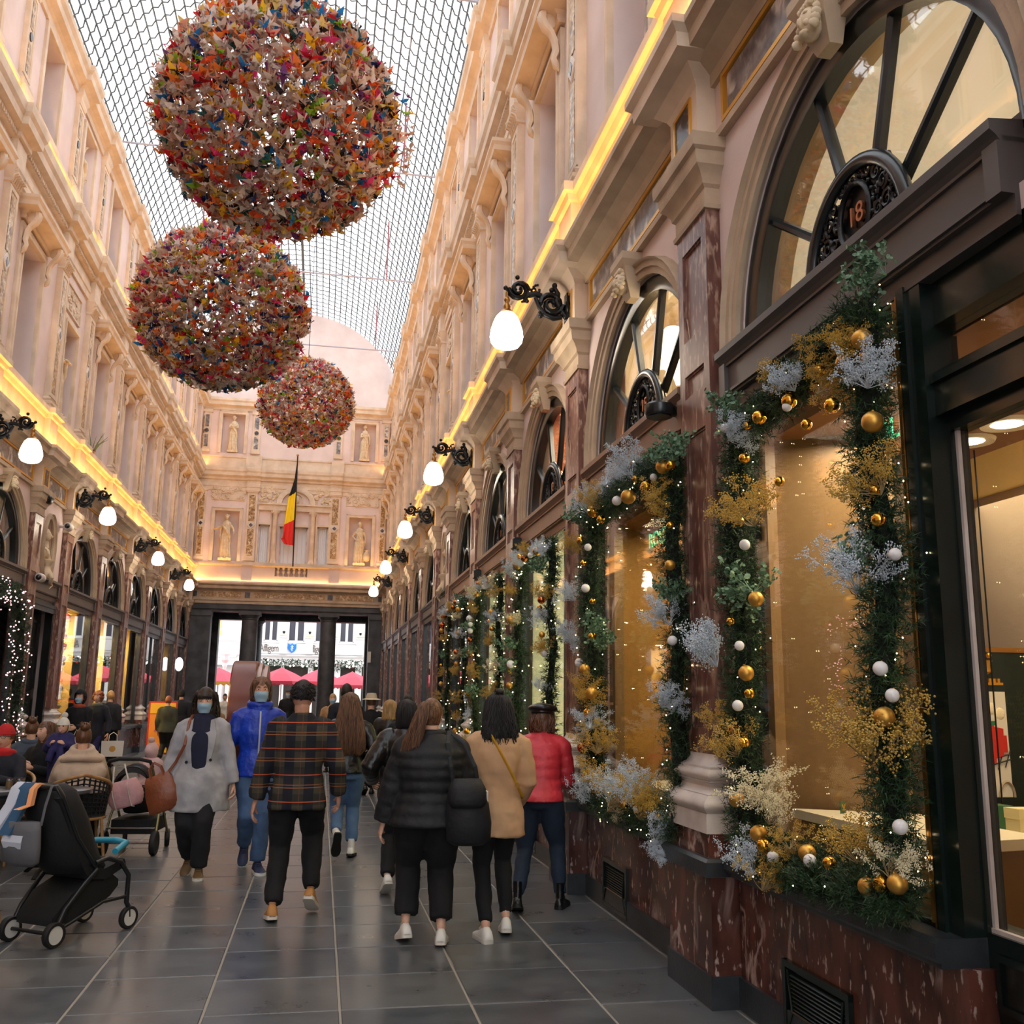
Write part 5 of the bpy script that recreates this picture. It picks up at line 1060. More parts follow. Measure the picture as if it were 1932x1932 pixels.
BAU = {'g': bauble_mesh('bauble_gold'), 'm': bauble_mesh('bauble_matte'), 'w': bauble_mesh('bauble_white'), 'c': bauble_mesh('bauble_copper')}
def fairy_mesh(P, R, n, mats, r=.0045):
    P = np.array(P, float); seg = np.linalg.norm(np.diff(P, axis=0), axis=1); cum = np.r_[0, np.cumsum(seg)]
    t = rs.rand(n)*cum[-1]; c = np.stack([np.interp(t, cum, P[:, k]) for k in range(3)], 1)+unit(rs.normal(size=(n, 3)))*R*rs.uniform(.8, 1.25, (n, 1))
    V, F_ = octs(c, [r]*n); mb = MB(); mb.add(V, F_); return mb.mesh('fairy_lights', mats)
def garland(label, path, R, tips, baubles, sprigs, lights, x, group=None, lr=.0045, needle=1.0, fairy='fairy'):
    t = thing('christmas_garland', label, 'garland', (0, 0, 0), group=group)
    core = MB(); core.tube(path, [R*.38*(1+.15*math.sin(i*2.1)) for i in range(len(path))], 7); core.build('garland_core', 'garland_core', t)
    o = put(needle_mesh(path, R, tips, L=R*.6, nl=.034*needle, nn=13), 'foliage', t); o['kind'] = 'stuff'
    for (y, z, r, c) in baubles:
        b = put(BAU[c], 'bauble', t, loc=(x-.02-rnd.uniform(0, .03), y, z), scale=(r, r, r)); b.rotation_euler = (rnd.uniform(-.5, .5), rnd.uniform(-.5, .5), 0)
    for i, (y, z, r, c) in enumerate(sprigs):
        me = SPR[c][i % 3]; s = put(me, me.name.split('.')[0], t, loc=(x-.03, y, z), scale=(r*.9, r*1.15, r*1.15)); s.rotation_euler = (rnd.uniform(-.5, .5), rnd.uniform(-1.2, .1), rnd.uniform(0, 6))
    if lights: o = put(fairy_mesh(path, R, lights, fairy, lr), 'fairy_lights', t); o['kind'] = 'stuff'
    return t
def frame_path(x, yf, yn, zt, zb, top_rise=.25, bottom=True):
    p = [(x, yf, zb)] if bottom else [(x, yf, zb)]
    n = 9; p = [(x+.02*math.sin(i*1.7), yf+.03*math.sin(i*1.3), zb+(zt-zb)*i/n) for i in range(n+1)]
    m = 6; p += [(x, yf+(yn-yf)*(i/m), zt+.04*math.sin(PI*i/m)+top_rise*(i/m)**2) for i in range(1, m+1)]
    p += [(x+.02*math.sin(i*1.9), yn+.03*math.sin(i*1.1), zt+top_rise-(zt+top_rise-zb)*i/n) for i in range(1, n+1)]
    if bottom: p += [(x, yn+(yf-yn)*(i/m), zb-.03*math.sin(PI*i/m)) for i in range(1, m)]+[(x, yf, zb)]
    return p
B0 = [(3.37, 3.05, 0.042, 'm'), (3.33, 2.69, 0.043, 'm'), (4.02, 2.99, 0.037, 'g'), (4.30, 2.99, 0.036, 'g'), (4.49, 3.00, 0.023, 'g'), (4.54, 2.84, 0.028, 'g'), (4.72, 3.05, 0.027, 'w'), (4.57, 2.39, 0.028, 'w'), (4.45, 2.10, 0.038, 'm'), (4.74, 2.01, 0.023, 'g'), (4.64, 1.88, 0.025, 'w'), (4.56, 1.74, 0.039, 'm'), (4.51, 1.64, 0.025, 'g'), (4.67, 1.58, 0.028, 'w'), (4.77, 1.46, 0.029, 'c'), (4.63, 1.40, 0.028, 'g'), (4.70, 1.12, 0.040, 'm'), (4.51, 0.98, 0.041, 'm'), (4.41, 0.94, 0.033, 'g'), (4.34, 0.90, 0.027, 'w'), (4.04, 0.96, 0.038, 'm'), (3.98, 0.94, 0.028, 'w'), (3.85, 0.95, 0.029, 'g'), (3.57, 0.91, 0.035, 'm'), (3.46, 0.94, 0.036, 'g'), (3.34, 0.96, 0.037, 'm'), (3.32, 1.16, 0.028, 'w'), (3.36, 1.73, 0.028, 'w'), (3.32, 1.63, 0.026, 'w'), (3.36, 1.55, 0.039, 'm'), (3.34, 2.30, 0.029, 'g'), (3.24, 2.15, 0.024, 'w'), (3.38, 2.98, 0.021, 'g'), (3.71, 3.03, 0.027, 'g'), (3.60, 2.84, 0.034, 'g'), (3.83, 2.82, 0.025, 'g'), (3.50, 3.00, 0.029, 'm'), (4.15, 2.63, 0.024, 'g'), (4.61, 2.52, 0.025, 'g'), (4.02, 2.96, 0.023, 'w'), (3.36, 2.42, 0.022, 'g')]
B1 = [(6.43, 3.02, 0.053, 'm'), (6.68, 3.04, 0.035, 'w'), (7.31, 3.08, 0.051, 'g'), (7.17, 2.99, 0.033, 'g'), (6.01, 3.00, 0.043, 'g'), (5.71, 3.07, 0.048, 'm'), (5.58, 3.05, 0.030, 'g'), (6.25, 3.11, 0.026, 'g'), (5.93, 3.05, 0.025, 'w'), (7.76, 2.91, 0.040, 'g'), (7.52, 2.82, 0.030, 'w'), (7.60, 2.70, 0.026, 'g'), (7.43, 2.37, 0.026, 'g'), (7.57, 2.49, 0.035, 'w'), (5.60, 2.42, 0.033, 'm'), (7.40, 2.09, 0.034, 'g'), (7.83, 1.90, 0.036, 'w'), (7.61, 1.84, 0.043, 'm'), (7.41, 1.65, 0.047, 'm'), (7.52, 1.50, 0.034, 'g'), (7.72, 1.22, 0.044, 'c'), (7.49, 1.27, 0.030, 'g'), (5.62, 1.96, 0.030, 'w'), (5.6, 2.67, 0.023, 'g'), (6.57, 0.9, 0.031, 'g'), (6.29, 0.9, 0.026, 'w'), (5.9, 0.88, 0.034, 'm'), (6.03, 0.92, 0.025, 'g')]
S0 = [(3.26, 3.3, 0.11, 'e'), (3.46, 3.06, 0.11, 'g'), (3.73, 3.06, 0.13, 'g'), (3.36, 2.91, 0.13, 's'), (3.98, 3.08, 0.10, 's'), (4.19, 3.14, 0.11, 'g'), (4.78, 3.15, 0.13, 'e'), (4.58, 2.99, 0.12, 's'), (3.36, 2.47, 0.13, 'g'), (4.42, 2.55, 0.16, 'g'), (4.58, 2.17, 0.14, 'e'), (3.48, 2.12, 0.17, 's'), (3.47, 2.19, 0.09, 'e'), (4.97, 1.89, 0.19, 's'), (4.76, 1.40, 0.14, 'g'), (5.0, 1.50, 0.10, 'g'), (4.47, 1.21, 0.15, 'w'), (4.37, 1.10, 0.11, 'w'), (4.62, 0.85, 0.14, 's'), (4.42, 0.80, 0.13, 'g'), (4.16, 0.99, 0.09, 'g'), (3.67, 1.04, 0.13, 'g'), (3.38, 1.03, 0.10, 'w'), (3.50, 1.49, 0.20, 'g'), (3.72, 2.94, 0.10, 'g'), (3.68, 0.9, 0.1, 'p'), (3.98, 0.88, 0.11, 'p'), (3.42, 0.86, 0.1, 'p')]
S1 = [(6.36, 3.23, 0.19, 's'), (7.02, 3.28, 0.17, 's'), (5.62, 3.14, 0.13, 'e'), (7.48, 3.18, 0.17, 's'), (7.82, 3.13, 0.14, 'e'), (7.17, 3.15, 0.15, 'g'), (5.8, 2.87, 0.15, 'g'), (8.00, 2.90, 0.14, 'g'), (8.05, 2.50, 0.13, 's'), (7.41, 2.14, 0.15, 'e'), (7.95, 2.13, 0.15, 's'), (5.7, 2.14, 0.15, 's'), (5.65, 2.26, 0.11, 'e'), (7.50, 1.64, 0.17, 'g'), (7.50, 1.44, 0.15, 's'), (7.42, 1.28, 0.17, 'g'), (5.70, 1.61, 0.13, 's'), (7.35, 1.00, 0.17, 'g'), (7.50, 0.91, 0.17, 's'), (6.68, 0.95, 0.2, 'g'), (6.32, 1.05, 0.18, 's'), (6.11, 0.94, 0.18, 'g'), (5.92, 0.80, 0.15, 's'), (6.80, 0.87, 0.15, 'w'), (6.95, .98, .17, 's'), (5.83, 0.7, 0.1, 's')]
garland('green garland with gold baubles and frosted sprigs framing the nearest window on the right', frame_path(2.17, 4.80, 3.47, 3.02, .90, .2), .12, 8000, B0, S0, 120, 2.12, lr=.0035)
garland('garland with gold baubles framing the second window, between the two nearest pilasters', frame_path(2.17, 7.72, 5.75, 3.08, .86, .05), .13, 7000, B1, S1, 150, 2.12, lr=.0045)
q = random.Random(9)
for i, (yf, yn, lab) in enumerate(((10.75, 9.15, 'garland with silver and gold sprigs framing the third window on the right'), (13.8, 12.0, 'garland with gold sprigs framing the fourth window on the right'), (17.0, 15.1, 'farthest garland on the right wall, silver at the top'))):
    p = frame_path(2.17, yf, yn, 3.05, .9, .05); P = np.array(p); bs, ss = [], []
    seg = np.linalg.norm(np.diff(P, axis=0), axis=1); cum = np.r_[0, np.cumsum(seg)]
    for k in range(34):
        t = q.random()*cum[-1]; y, z = np.interp(t, cum, P[:, 1]), np.interp(t, cum, P[:, 2]); bs.append((y+q.uniform(-.1, .1), z+q.uniform(-.06, .06), q.uniform(.026, .05), q.choice('ggmmwc')))
    for k in range(26):
        t = cum[-1]*(k+.5)/26; y, z = np.interp(t, cum, P[:, 1]), np.interp(t, cum, P[:, 2]); c = 's' if (z > 2.95 and k % 2) else q.choice('gsgsewg'); ss.append((y+q.uniform(-.1, .1), z+q.uniform(-.05, .05), q.uniform(.09, .13), c))
    garland(lab, p, .09, 1900, bs, ss, 110, 2.10, lr=.007, needle=1.5)
# amber glass drops and light curtain reflections: hanging amber clusters in the two near windows
for (x, y, z, lab) in ((2.5, 3.62, 2.86, 'cluster of amber lights hanging inside the nearest window'), (2.5, 5.95, 2.85, 'cluster of amber lights hanging inside the second window')):
    t = thing('amber_lights', lab, 'lights', (x, y, z)); mb = MB(); [mb.ball((q.uniform(-.02, .02), q.uniform(-.02, .02), -.016*k), .011, 6, 5) for k in range(12)]; o = mb.build('bulbs', 'fairy_amber', t, 60); o['kind'] = 'stuff'; MB().tube([(0, 0, .2), (0, 0, -.18)], .002, 4).build('cord', 'iron', t)
# pink and white fairy lights on a dark garland, left edge
p = [(-4.82, 15.4, 3.1), (-4.82, 15.9, 3.15), (-4.82, 16.5, 3.12), (-4.82, 16.9, 2.9), (-4.8, 17.0, 2.0), (-4.8, 17.05, 1.0), (-4.78, 17.0, .5)]
garland('dark garland dense with pink and white fairy lights at the left edge', p, .17, 1500, [], [], 240, -4.8, lr=.012, needle=1.5, fairy='fairy_pink')
# red and silver garlands standing inside the yellow windows
for y, lab in ((21.6, 'red, gold and silver bauble garland hanging inside the first bright window on the left'), (27.4, 'red and silver bauble garland hanging inside the farther bright window')):
    t = thing('bauble_garland', lab, 'garland', (-5.45, y, 0)); pth = [(0, 0, 3.2), (-.02, .02, 2.4), (.03, -.03, 1.6), (0, 0, .85)]
    o = put(needle_mesh(pth, .2, 900, L=.16, nl=.06), 'foliage', t); o['kind'] = 'stuff'
    for k in range(70):
        z = .85+2.35*k/70; a = q.random()*6; r = q.uniform(.03, .055); put(BAU[q.choice('gcwg')] if k % 3 else SPRED, 'bauble', t, loc=(.19*math.cos(a), .19*math.sin(a), z), scale=(r, r, r)) if k else globals().__setitem__('SPRED', bauble_mesh('poster_red'))
    o = put(fairy_mesh(pth, .2, 80, 'fairy', .012), 'fairy_lights', t); o['kind'] = 'stuff'
# small tree of gold sprigs seen in the nearest window is part of its garland (above)

# ================================================================ origami balls
PAL = [(232, 222, 214), (214, 196, 184), (196, 172, 156), (222, 210, 206), (206, 182, 168), (236, 232, 230), (232, 92, 40), (206, 30, 46), (240, 130, 50), (244, 196, 40), (28, 130, 200), (30, 60, 130), (226, 60, 130), (150, 200, 60), (46, 40, 48), (236, 170, 150), (40, 110, 120), (120, 60, 130), (190, 150, 130), (226, 200, 120), (176, 140, 128)]
WTS = [5.5, 5, 4, 4, 4.5, 5, 3.8, 3.2, 3.2, 3.4, 2, 1.4, 2.4, 1.8, 2.6, 2.6, 1.2, 1.1, 3, 2.5, 2.5]
def paper(i, c):
    m = bpy.data.materials.new('paper_%d' % i); m.use_nodes = True; MATS['paper_%d' % i] = m; nt = m.node_tree; b = nt.nodes['Principled BSDF']; col = rgb(*c)
    b.inputs['Base Color'].default_value = col; b.inputs['Roughness'].default_value = .7
    t = nt.nodes.new('ShaderNodeBsdfTranslucent'); t.inputs[0].default_value = col; x = nt.nodes.new('ShaderNodeMixShader'); x.inputs[0].default_value = .38
    nt.links.new(b.outputs[0], x.inputs[1]); nt.links.new(t.outputs[0], x.inputs[2]); nt.links.new(x.outputs[0], nt.nodes['Material Output'].inputs[0])
[paper(i, c) for i, c in enumerate(PAL)]
# folded paper crane: body diamond, two wings, neck, tail
CV = np.array([(0, 0, -.3), (.3, 0, .05), (-.3, 0, .05), (0, .24, .12), (0, -.24, .12), (.0, .95, .42), (.36, .14, .08), (-.34, .14, .08), (0, -.95, .42), (.36, -.14, .08), (-.34, -.14, .08), (.62, 0, .62), (.28, .07, .0), (.28, -.07, .0), (.78, 0, .42), (-.72, 0, .66), (-.28, .06, 0), (-.28, -.06, 0), (0, 0, .32)])
CF = [(0, 1, 3), (0, 3, 2), (0, 2, 4), (0, 4, 1), (6, 5, 7), (9, 10, 8), (12, 11, 1), (13, 1, 11), (11, 14, 12), (16, 2, 15), (17, 15, 2), (18, 3, 1), (18, 2, 4)]
def crane_mesh(i):
    me = bpy.data.meshes.new('paper_crane'); me.from_pydata([tuple(v) for v in CV], [], CF); me.materials.append(M['paper_%d' % i]); me.update(); return me
CRM = [crane_mesh(i) for i in range(len(PAL))]
CVn, CFn = CV, np.array(CF, dtype=np.int32)
def rotmats(n):
    a = rs.uniform(0, 2*PI, n); t = rs.normal(0, .45, n); s = rs.normal(0, .45, n)
    ca, sa, ct, st, cs, ss = np.cos(a), np.sin(a), np.cos(t), np.sin(t), np.cos(s), np.sin(s); Z, O = np.zeros(n), np.ones(n)
    A = np.stack([ca, -sa, Z, sa, ca, Z, Z, Z, O], 1).reshape(-1, 3, 3); Bm = np.stack([O, Z, Z, Z, ct, -st, Z, st, ct], 1).reshape(-1, 3, 3); Cm = np.stack([cs, Z, ss, Z, O, Z, -ss, Z, cs], 1).reshape(-1, 3, 3); return A@Bm@Cm
def origami_ball(c, R, n, size, lab, seed):
    t = thing('origami_ball', lab, 'decoration', c, group='hanging balls of folded paper birds')
    # birds are threaded on vertical strings; strings stand on rings and end on the ball's skin
    strings = []; dirs = unit(rs.normal(size=(n, 3)))
    rad = R*np.where(rs.rand(n) < .82, rs.uniform(.9, 1.03, n), rs.uniform(.55, .9, n))
    P = dirs*rad[:, None]; P[:, 2] *= np.where(P[:, 2] > 0, 1.0, .93); 
    k = np.round(np.arctan2(P[:, 1], P[:, 0])/(.1))*.1; rr = np.hypot(P[:, 0], P[:, 1]); P[:, 0] = rr*np.cos(k)+rs.normal(0, .02, n); P[:, 1] = rr*np.sin(k)+rs.normal(0, .02, n)
    col = rs.choice(len(PAL), n, p=np.array(WTS)/sum(WTS)); Rm = rotmats(n); sz = size*rs.uniform(.85, 1.2, n)
    view = unit(np.array([0, 0, 1.6])-np.array(c)); vis = (P@view); near = np.argsort(-vis)[:1400]; pick = rs.choice(near, 300, replace=False); mask = np.zeros(n, bool); mask[pick] = True
    for i in pick:
        o = bpy.data.objects.new('paper_crane', CRM[col[i]]); COL.objects.link(o); o.parent = t
        m_ = Matrix([list(r) for r in Rm[i]]); o.location = P[i]; o.rotation_euler = m_.to_euler(); o.scale = (sz[i],)*3
    idx = np.where(~mask)[0]; V = (np.einsum('nij,vj->nvi', Rm[idx], CVn)*sz[idx][:, None, None]+P[idx][:, None]).reshape(-1, 3); nv = len(CVn)
    F = (CFn[None]+(np.arange(len(idx))*nv)[:, None, None]).reshape(-1, 3)
    me = bpy.data.meshes.new('paper_cranes'); me.vertices.add(len(V)); me.vertices.foreach_set('co', V.ravel()); me.loops.add(F.size); me.loops.foreach_set('vertex_index', F.ravel().astype(np.int32)); me.polygons.add(len(F)); me.polygons.foreach_set('loop_start', np.arange(0, F.size, 3, dtype=np.int32))
    [me.materials.append(M['paper_%d' % i]) for i in range(len(PAL))]; me.polygons.foreach_set('material_index', np.repeat(col[idx], len(CF)).astype(np.int32)); me.update(calc_edges=True)
    o = put(me, 'paper_cranes', t); o['kind'] = 'stuff'
    mb = MB()
    for a in np.arange(0, 2*PI, .2): mb.tube([(R*.86*math.cos(a), R*.86*math.sin(a), R*.5), (R*.86*math.cos(a), R*.86*math.sin(a), -R*.45)], .003, 3); mb.tube([(R*.5*math.cos(a), R*.5*math.sin(a), R*.85), (R*.5*math.cos(a), R*.5*math.sin(a), -R*.8)], .003, 3)
    o = mb.build('threads', 'curtain', t); o['kind'] = 'stuff'
    MB().tube([(0, 0, R*.9), (0, 0, 12.85+math.sqrt(4.1**2-(c[0]+1.365)**2)-c[2])], .008, 5).build('suspension_cable', 'iron', t)
origami_ball((-.70, 9.3, 7.36), 1.19, 4300, .098, 'largest and nearest hanging ball of coloured paper birds, cut by the top of the frame', 1)
origami_ball((-1.66, 13.6, 6.98), 1.19, 4500, .096, 'middle hanging ball of coloured paper birds, lower left of the nearest one', 2)
origami_ball((-.71, 24.0, 8.82), 1.17, 3500, .1, 'smallest, farthest hanging ball of paper birds in front of the end wall', 3)
# loose strand of birds beside the nearest ball
t = thing('paper_crane_strand', 'short strand of paper birds hanging right of the nearest ball', 'decoration', (.63, 9.6, 7.55))
for k in range(16):
    o = put(CRM[rs.choice(len(PAL))], 'paper_crane', t, loc=(rs.normal(0, .03), rs.normal(0, .03), .52-.07*k), scale=(.075,)*3); o.rotation_euler = (rs.normal(0, .5), rs.normal(0, .5), rs.uniform(0, 6))
MB().tube([(0, 0, 6.2), (0, 0, -.6)], .003, 4).build('thread', 'curtain', t)
# potted spiky plant on the left ledge
pl = thing('spiky_plant', 'small spiky green plant growing on the left parapet ledge', 'plant', (-4.9, 19.62, 6.5)); pl.location = (-4.93, 20.9, 6.5)
mat('aloe', rgb(110, 122, 84), .6); mb = MB()
for k in range(11):
    a = 2*PI*k/11; mb.tube([(0, 0, 0), (.12*math.cos(a), .12*math.sin(a), .22), (.3*math.cos(a), .3*math.sin(a), .34+.1*(k % 3))], [.02, .018, .002], 5, flat=.4)
mb.build('leaves', 'aloe', pl, 60); MB().lathe([(.05, 0), (.07, .08), (.06, .08)], 10).build('pot', 'red_marble', pl)
# ================================================================ people
def skin(n, c): return mat(n, rgb(*c), .5, col2=rgb(int(c[0]*.93), int(c[1]*.9), int(c[2]*.88)), nscale=14)
skin('skin_a', (226, 178, 152)); skin('skin_b', (214, 160, 134)); mat('lips', rgb(188, 104, 98), .4); mat('eye_white', rgb(236, 232, 228), .25); mat('iris', rgb(58, 42, 34), .2); mat('brow', rgb(74, 52, 38), .8)
def cloth(n, c, c2=None, rough=.85, bump=.35, bs=9, **k): return mat(n, rgb(*c), rough, col2=rgb(*(c2 or [int(v*.82) for v in c])), nscale=5, bump=bump, bscale=bs, **k)
cloth('grey_wool', (178, 176, 180)); cloth('navy_knit', (24, 30, 58)); cloth('dark_trouser', (24, 24, 30)); cloth('blue_nylon', (24, 66, 190), (16, 48, 150), .42, .7, 16); cloth('jeans', (74, 102, 140), (58, 82, 116), bs=14); cloth('light_jeans', (92, 122, 158), (72, 100, 134), bs=14); cloth('dark_jeans', (34, 48, 68), bs=14); cloth('black_cloth', (17, 17, 20)); cloth('black_nylon', (20, 21, 26), None, .68, .5, 14); cloth('black_leather', (18, 18, 20), None, .32, .5, 12)
cloth('camel', (202, 160, 120), (190, 146, 106), bump=.2); cloth('red_nylon', (206, 48, 60), (176, 34, 48), .5, .5, 16); cloth('olive', (72, 74, 56)); cloth('dark_navy', (24, 27, 40)); cloth('beige_knit', (200, 178, 156), (180, 156, 134)); cloth('red_knit', (196, 30, 34)); cloth('white_knit', (228, 222, 212)); cloth('pink_knit', (224, 186, 184)); cloth('pink_nylon', (208, 160, 160), (186, 138, 140), .5, .6, 16); cloth('scarf_grey', (120, 124, 110)); cloth('orange_scarf', (176, 80, 50)); cloth('blue_grey', (70, 84, 100)); cloth('violet_denim', (40, 36, 92)); cloth('cream_hat', (226, 208, 178)); cloth('tan_coat', (170, 130, 90)); cloth('brown_leather', (136, 72, 40), (116, 58, 30), .38, .3, 20)
mat('hair_black', rgb(22, 18, 18), .6, col2=rgb(38, 30, 28), nscale=30, aniso=(3, 3, .3)); mat('hair_brown', rgb(72, 44, 30), .42, col2=rgb(112, 70, 44), nscale=22, aniso=(3, 3, .25)); mat('hair_auburn', rgb(74, 46, 32), .5, col2=rgb(132, 92, 62), nscale=24, aniso=(3, 3, .25)); mat('hair_blond', rgb(150, 112, 66), .45, col2=rgb(196, 156, 104), nscale=24, aniso=(3, 3, .25)); mat('hair_dark_curly', rgb(34, 24, 20), .5, col2=rgb(60, 42, 32), nscale=30); mat('hair_ginger', rgb(150, 82, 46), .5)
mat('mask_blue', rgb(168, 196, 214), .8, col2=rgb(150, 182, 204), nscale=4); mat('white_shoe', rgb(230, 226, 218), .5); mat('shoe_sole', rgb(214, 206, 194), .6); mat('black_sole', rgb(16, 16, 16), .6); mat('tan_shoe', rgb(186, 130, 70), .6); mat('brown_shoe', rgb(104, 78, 48), .5); mat('navy_shoe', rgb(34, 44, 78), .6); mat('yellow_strap', rgb(204, 152, 30), .5); mat('zip', rgb(170, 176, 190), .4, metal=.6)
def plaid():
    m = mat('plaid', rgb(24, 26, 34), .9); nt = m.node_tree; N = nt.nodes; L = nt.links; b = N['Principled BSDF']
    tc = N.new('ShaderNodeTexCoord'); sp = N.new('ShaderNodeSeparateXYZ'); L.new(tc.outputs['Object'], sp.inputs[0])
    def band(ax, period, off, width):
        a = N.new('ShaderNodeMath'); a.operation = 'ADD'; a.inputs[1].default_value = off+10; L.new(sp.outputs[ax], a.inputs[0])
        d = N.new('ShaderNodeMath'); d.operation = 'DIVIDE'; d.inputs[1].default_value = period; L.new(a.outputs[0], d.inputs[0])
        f = N.new('ShaderNodeMath'); f.operation = 'FRACT'; L.new(d.outputs[0], f.inputs[0])
        l = N.new('ShaderNodeMath'); l.operation = 'LESS_THAN'; l.inputs[1].default_value = width; L.new(f.outputs[0], l.inputs[0]); return l.outputs[0]
    def mix(fac, c0, c1, k=1.0):
        x = N.new('ShaderNodeMix'); x.data_type = 'RGBA'
        if k < 1: mm = N.new('ShaderNodeMath'); mm.operation = 'MULTIPLY'; mm.inputs[1].default_value = k; L.new(fac, mm.inputs[0]); fac = mm.outputs[0]
        L.new(fac, x.inputs[0])
        for i, c in ((6, c0), (7, c1)):
            if isinstance(c, tuple): x.inputs[i].default_value = c
            else: L.new(c, x.inputs[i])
        return x.outputs[2]
    c = mix(band(0, .15, 0, .48), rgb(62, 58, 46), rgb(22, 22, 34))
    c = mix(band(2, .19, .02, .42), c, rgb(22, 22, 26), .6)
    c = mix(band(2, .19, 0, .035), c, rgb(212, 92, 54), .8); c = mix(band(2, .19, .09, .03), c, rgb(190, 120, 70), .6); c = mix(band(2, .19, .07, .03), c, rgb(190, 120, 70), .4)
    c = mix(band(0, .15, .035, .05), c, rgb(120, 70, 50), .35)
    L.new(c, b.inputs['Base Color'])
plaid()
V3 = Vector
def ik(a, b, l1, l2, hint):
    d = b-a; D = min(d.length, (l1+l2)*.999); u = d.normalized(); x = (l1*l1-l2*l2+D*D)/(2*D); h_ = math.sqrt(max(l1*l1-x*x, 0)); n = hint-u*hint.dot(u); n.normalize(); return a+u*x+n*h_, a+u*D
def remesh(o, vox, sm=3, disp=0):
    r = o.modifiers.new('r', 'REMESH'); r.mode = 'VOXEL'; r.voxel_size = vox; r.use_smooth_shade = True
    if disp:
        dm = o.modifiers.new('d', 'DISPLACE'); dm.texture = FOLD; dm.strength = disp; dm.mid_level = .5; dm.texture_coords = 'LOCAL'
    if sm: s = o.modifiers.new('s', 'SMOOTH'); s.factor = .6; s.iterations = sm
    return o
BAKE = []
def head_surface(S, nu=36, nv=26, face=True, grow=0, cond=None):
    """grid of head points, local: +y is the face, z up, origin at head centre"""
    pts = []
    for i in range(nv+1):
        t = PI*i/nv; row = []
        for j in range(nu):
            a = 2*PI*j/nu; x, y, z = .074*math.sin(t)*math.cos(a), .094*math.sin(t)*math.sin(a), -.116*math.cos(t)
            if z < 0:
                k = min(1, -z/.11); x *= 1-.30*k*k
                if y < 0: y *= 1-.45*k
                else: y *= 1+.06*k
            if face and y > .02:
                g = lambda cx, cz, sx, sz: math.exp(-((abs(x)-cx)/sx)**2-((z-cz)/sz)**2)
                y += .024*g(0, -.022, .011, .020)+.010*g(0, .008, .010, .026)-.009*g(.030, .012, .014, .011)+.005*g(.026, .034, .02, .008)+.006*g(0, -.058, .02, .009)-.003*g(0, -.072, .02, .006)+.007*g(0, -.092, .018, .014)+.003*g(.04, -.02, .016, .02)
            v = V3((x, y, z)); v = v*(1+grow/.1); row.append(v*S)
        pts.append(row)
    return pts
def add_grid(mb, pts, X, keep=None):
    nu = len(pts[0]); o = len(mb.v)
    for r in pts: mb.v.extend([tuple(X@p) for p in r])
    for i in range(len(pts)-1):
        for j in range(nu):
            q4 = (o+i*nu+j, o+i*nu+(j+1) % nu, o+(i+1)*nu+(j+1) % nu, o+(i+1)*nu+j)
            if keep is None or keep((pts[i][j]+pts[i+1][(j+1) % nu])/2): mb.f.append(q4); mb.m.append(mb.k)
def hand(mb, w, d, palm, side, S, curl=.5, k0=0):
    """palm and five separate fingers from the wrist along d; palm = palm normal"""
    d = d.normalized(); palm = (palm-d*palm.dot(d)).normalized(); x = d.cross(palm)*side; mb.k = k0
    L = .085*S
    rings = []
    for t, wd, th in ((-.1, .022, .017), (.15, .028, .016), (.5, .038, .015), (.85, .041, .013), (1.02, .038, .010)):
        c = w+d*L*t; rings.append([c+x*(wd*S*math.cos(2*PI*i/10))+palm*(th*S*math.sin(2*PI*i/10)) for i in range(10)])
    mb.loft(rings)
    for i, (off, ln) in enumerate(((-.030, .062), (-.010, .074), (.010, .078), (.029, .070))):
        b = w+d*L*.95+x*off*S; p = [b]; dd = d; a = curl*(.8+.12*i)
        for s_ in (.42, .32, .26):
            dd = (dd*math.cos(a*.8)+palm*math.sin(a*.8)).normalized(); p.append(p[-1]+dd*ln*S*s_)
        mb.tube(p, [.0092*S, .0088*S, .0078*S, .0058*S], 7)
    b = w+d*L*.25+x*.028*S; dd = (d*.6+x*.75+palm*.35).normalized()
    mb.tube([b, b+dd*.035*S, b+dd*.035*S+(d*.85+x*.2+palm*.45).normalized()*.03*S, b+dd*.035*S+(d*.8+palm*.6).normalized()*.052*S], [.013*S, .011*S, .009*S, .006*S], 7)
def shoe_mesh(mb, ankle, fwd, pitch, S, boot=0, hi=0):
    f = V3((fwd.x, fwd.y, 0)).normalized(); r = f.cross(V3((0, 0, 1))); R = Matrix.Rotation(-pitch, 3, r); up = V3((0, 0, 1))
    def T(a, b, c): return ankle+R@(f*(a*S)+r*(b*S)+up*((c-.085)*S))
    sec = [(-.072, .024, .05), (-.06, .034, .075), (-.03, .039, .10), (.01, .039, .108), (.04, .039, .09), (.08, .044, .066), (.12, .048, .052), (.155, .044, .044), (.18, .032, .034), (.192, .016, .024)]
    mb.k = 0; mb.loft([[T(y, -w*.9, .018), T(y, -w, .03), T(y, -w*.85, .018+(h_-.018)*.65), T(y, -w*.45, h_*.97), T(y, 0, h_), T(y, w*.45, h_*.97), T(y, w*.85, .018+(h_-.018)*.65), T(y, w, .03), T(y, w*.9, .018)] for y, w, h_ in sec])
    if boot or hi: mb.loft([[T(-.01+.042*math.cos(2*PI*i/10)*(1 if z < .15 else 1.05), .036*math.sin(2*PI*i/10), z) for i in range(10)] for z in (.07, .10, .13, .13+max(boot, hi))])
    mb.k = 1; mb.loft([[T(y, -w*1.04, 0), T(y, -w*1.06, .012), T(y, -w*1.02, .026), T(y, w*1.02, .026), T(y, w*1.06, .012), T(y, w*1.04, 0)] for y, w, h_ in sec])
    mb.k = 0
    for i in range(4): mb.tube([T(.035+.016*i, -.022, .10-.009*i), T(.035+.016*i, 0, .107-.011*i), T(.035+.016*i, .022, .10-.009*i)], .004*S, 4)
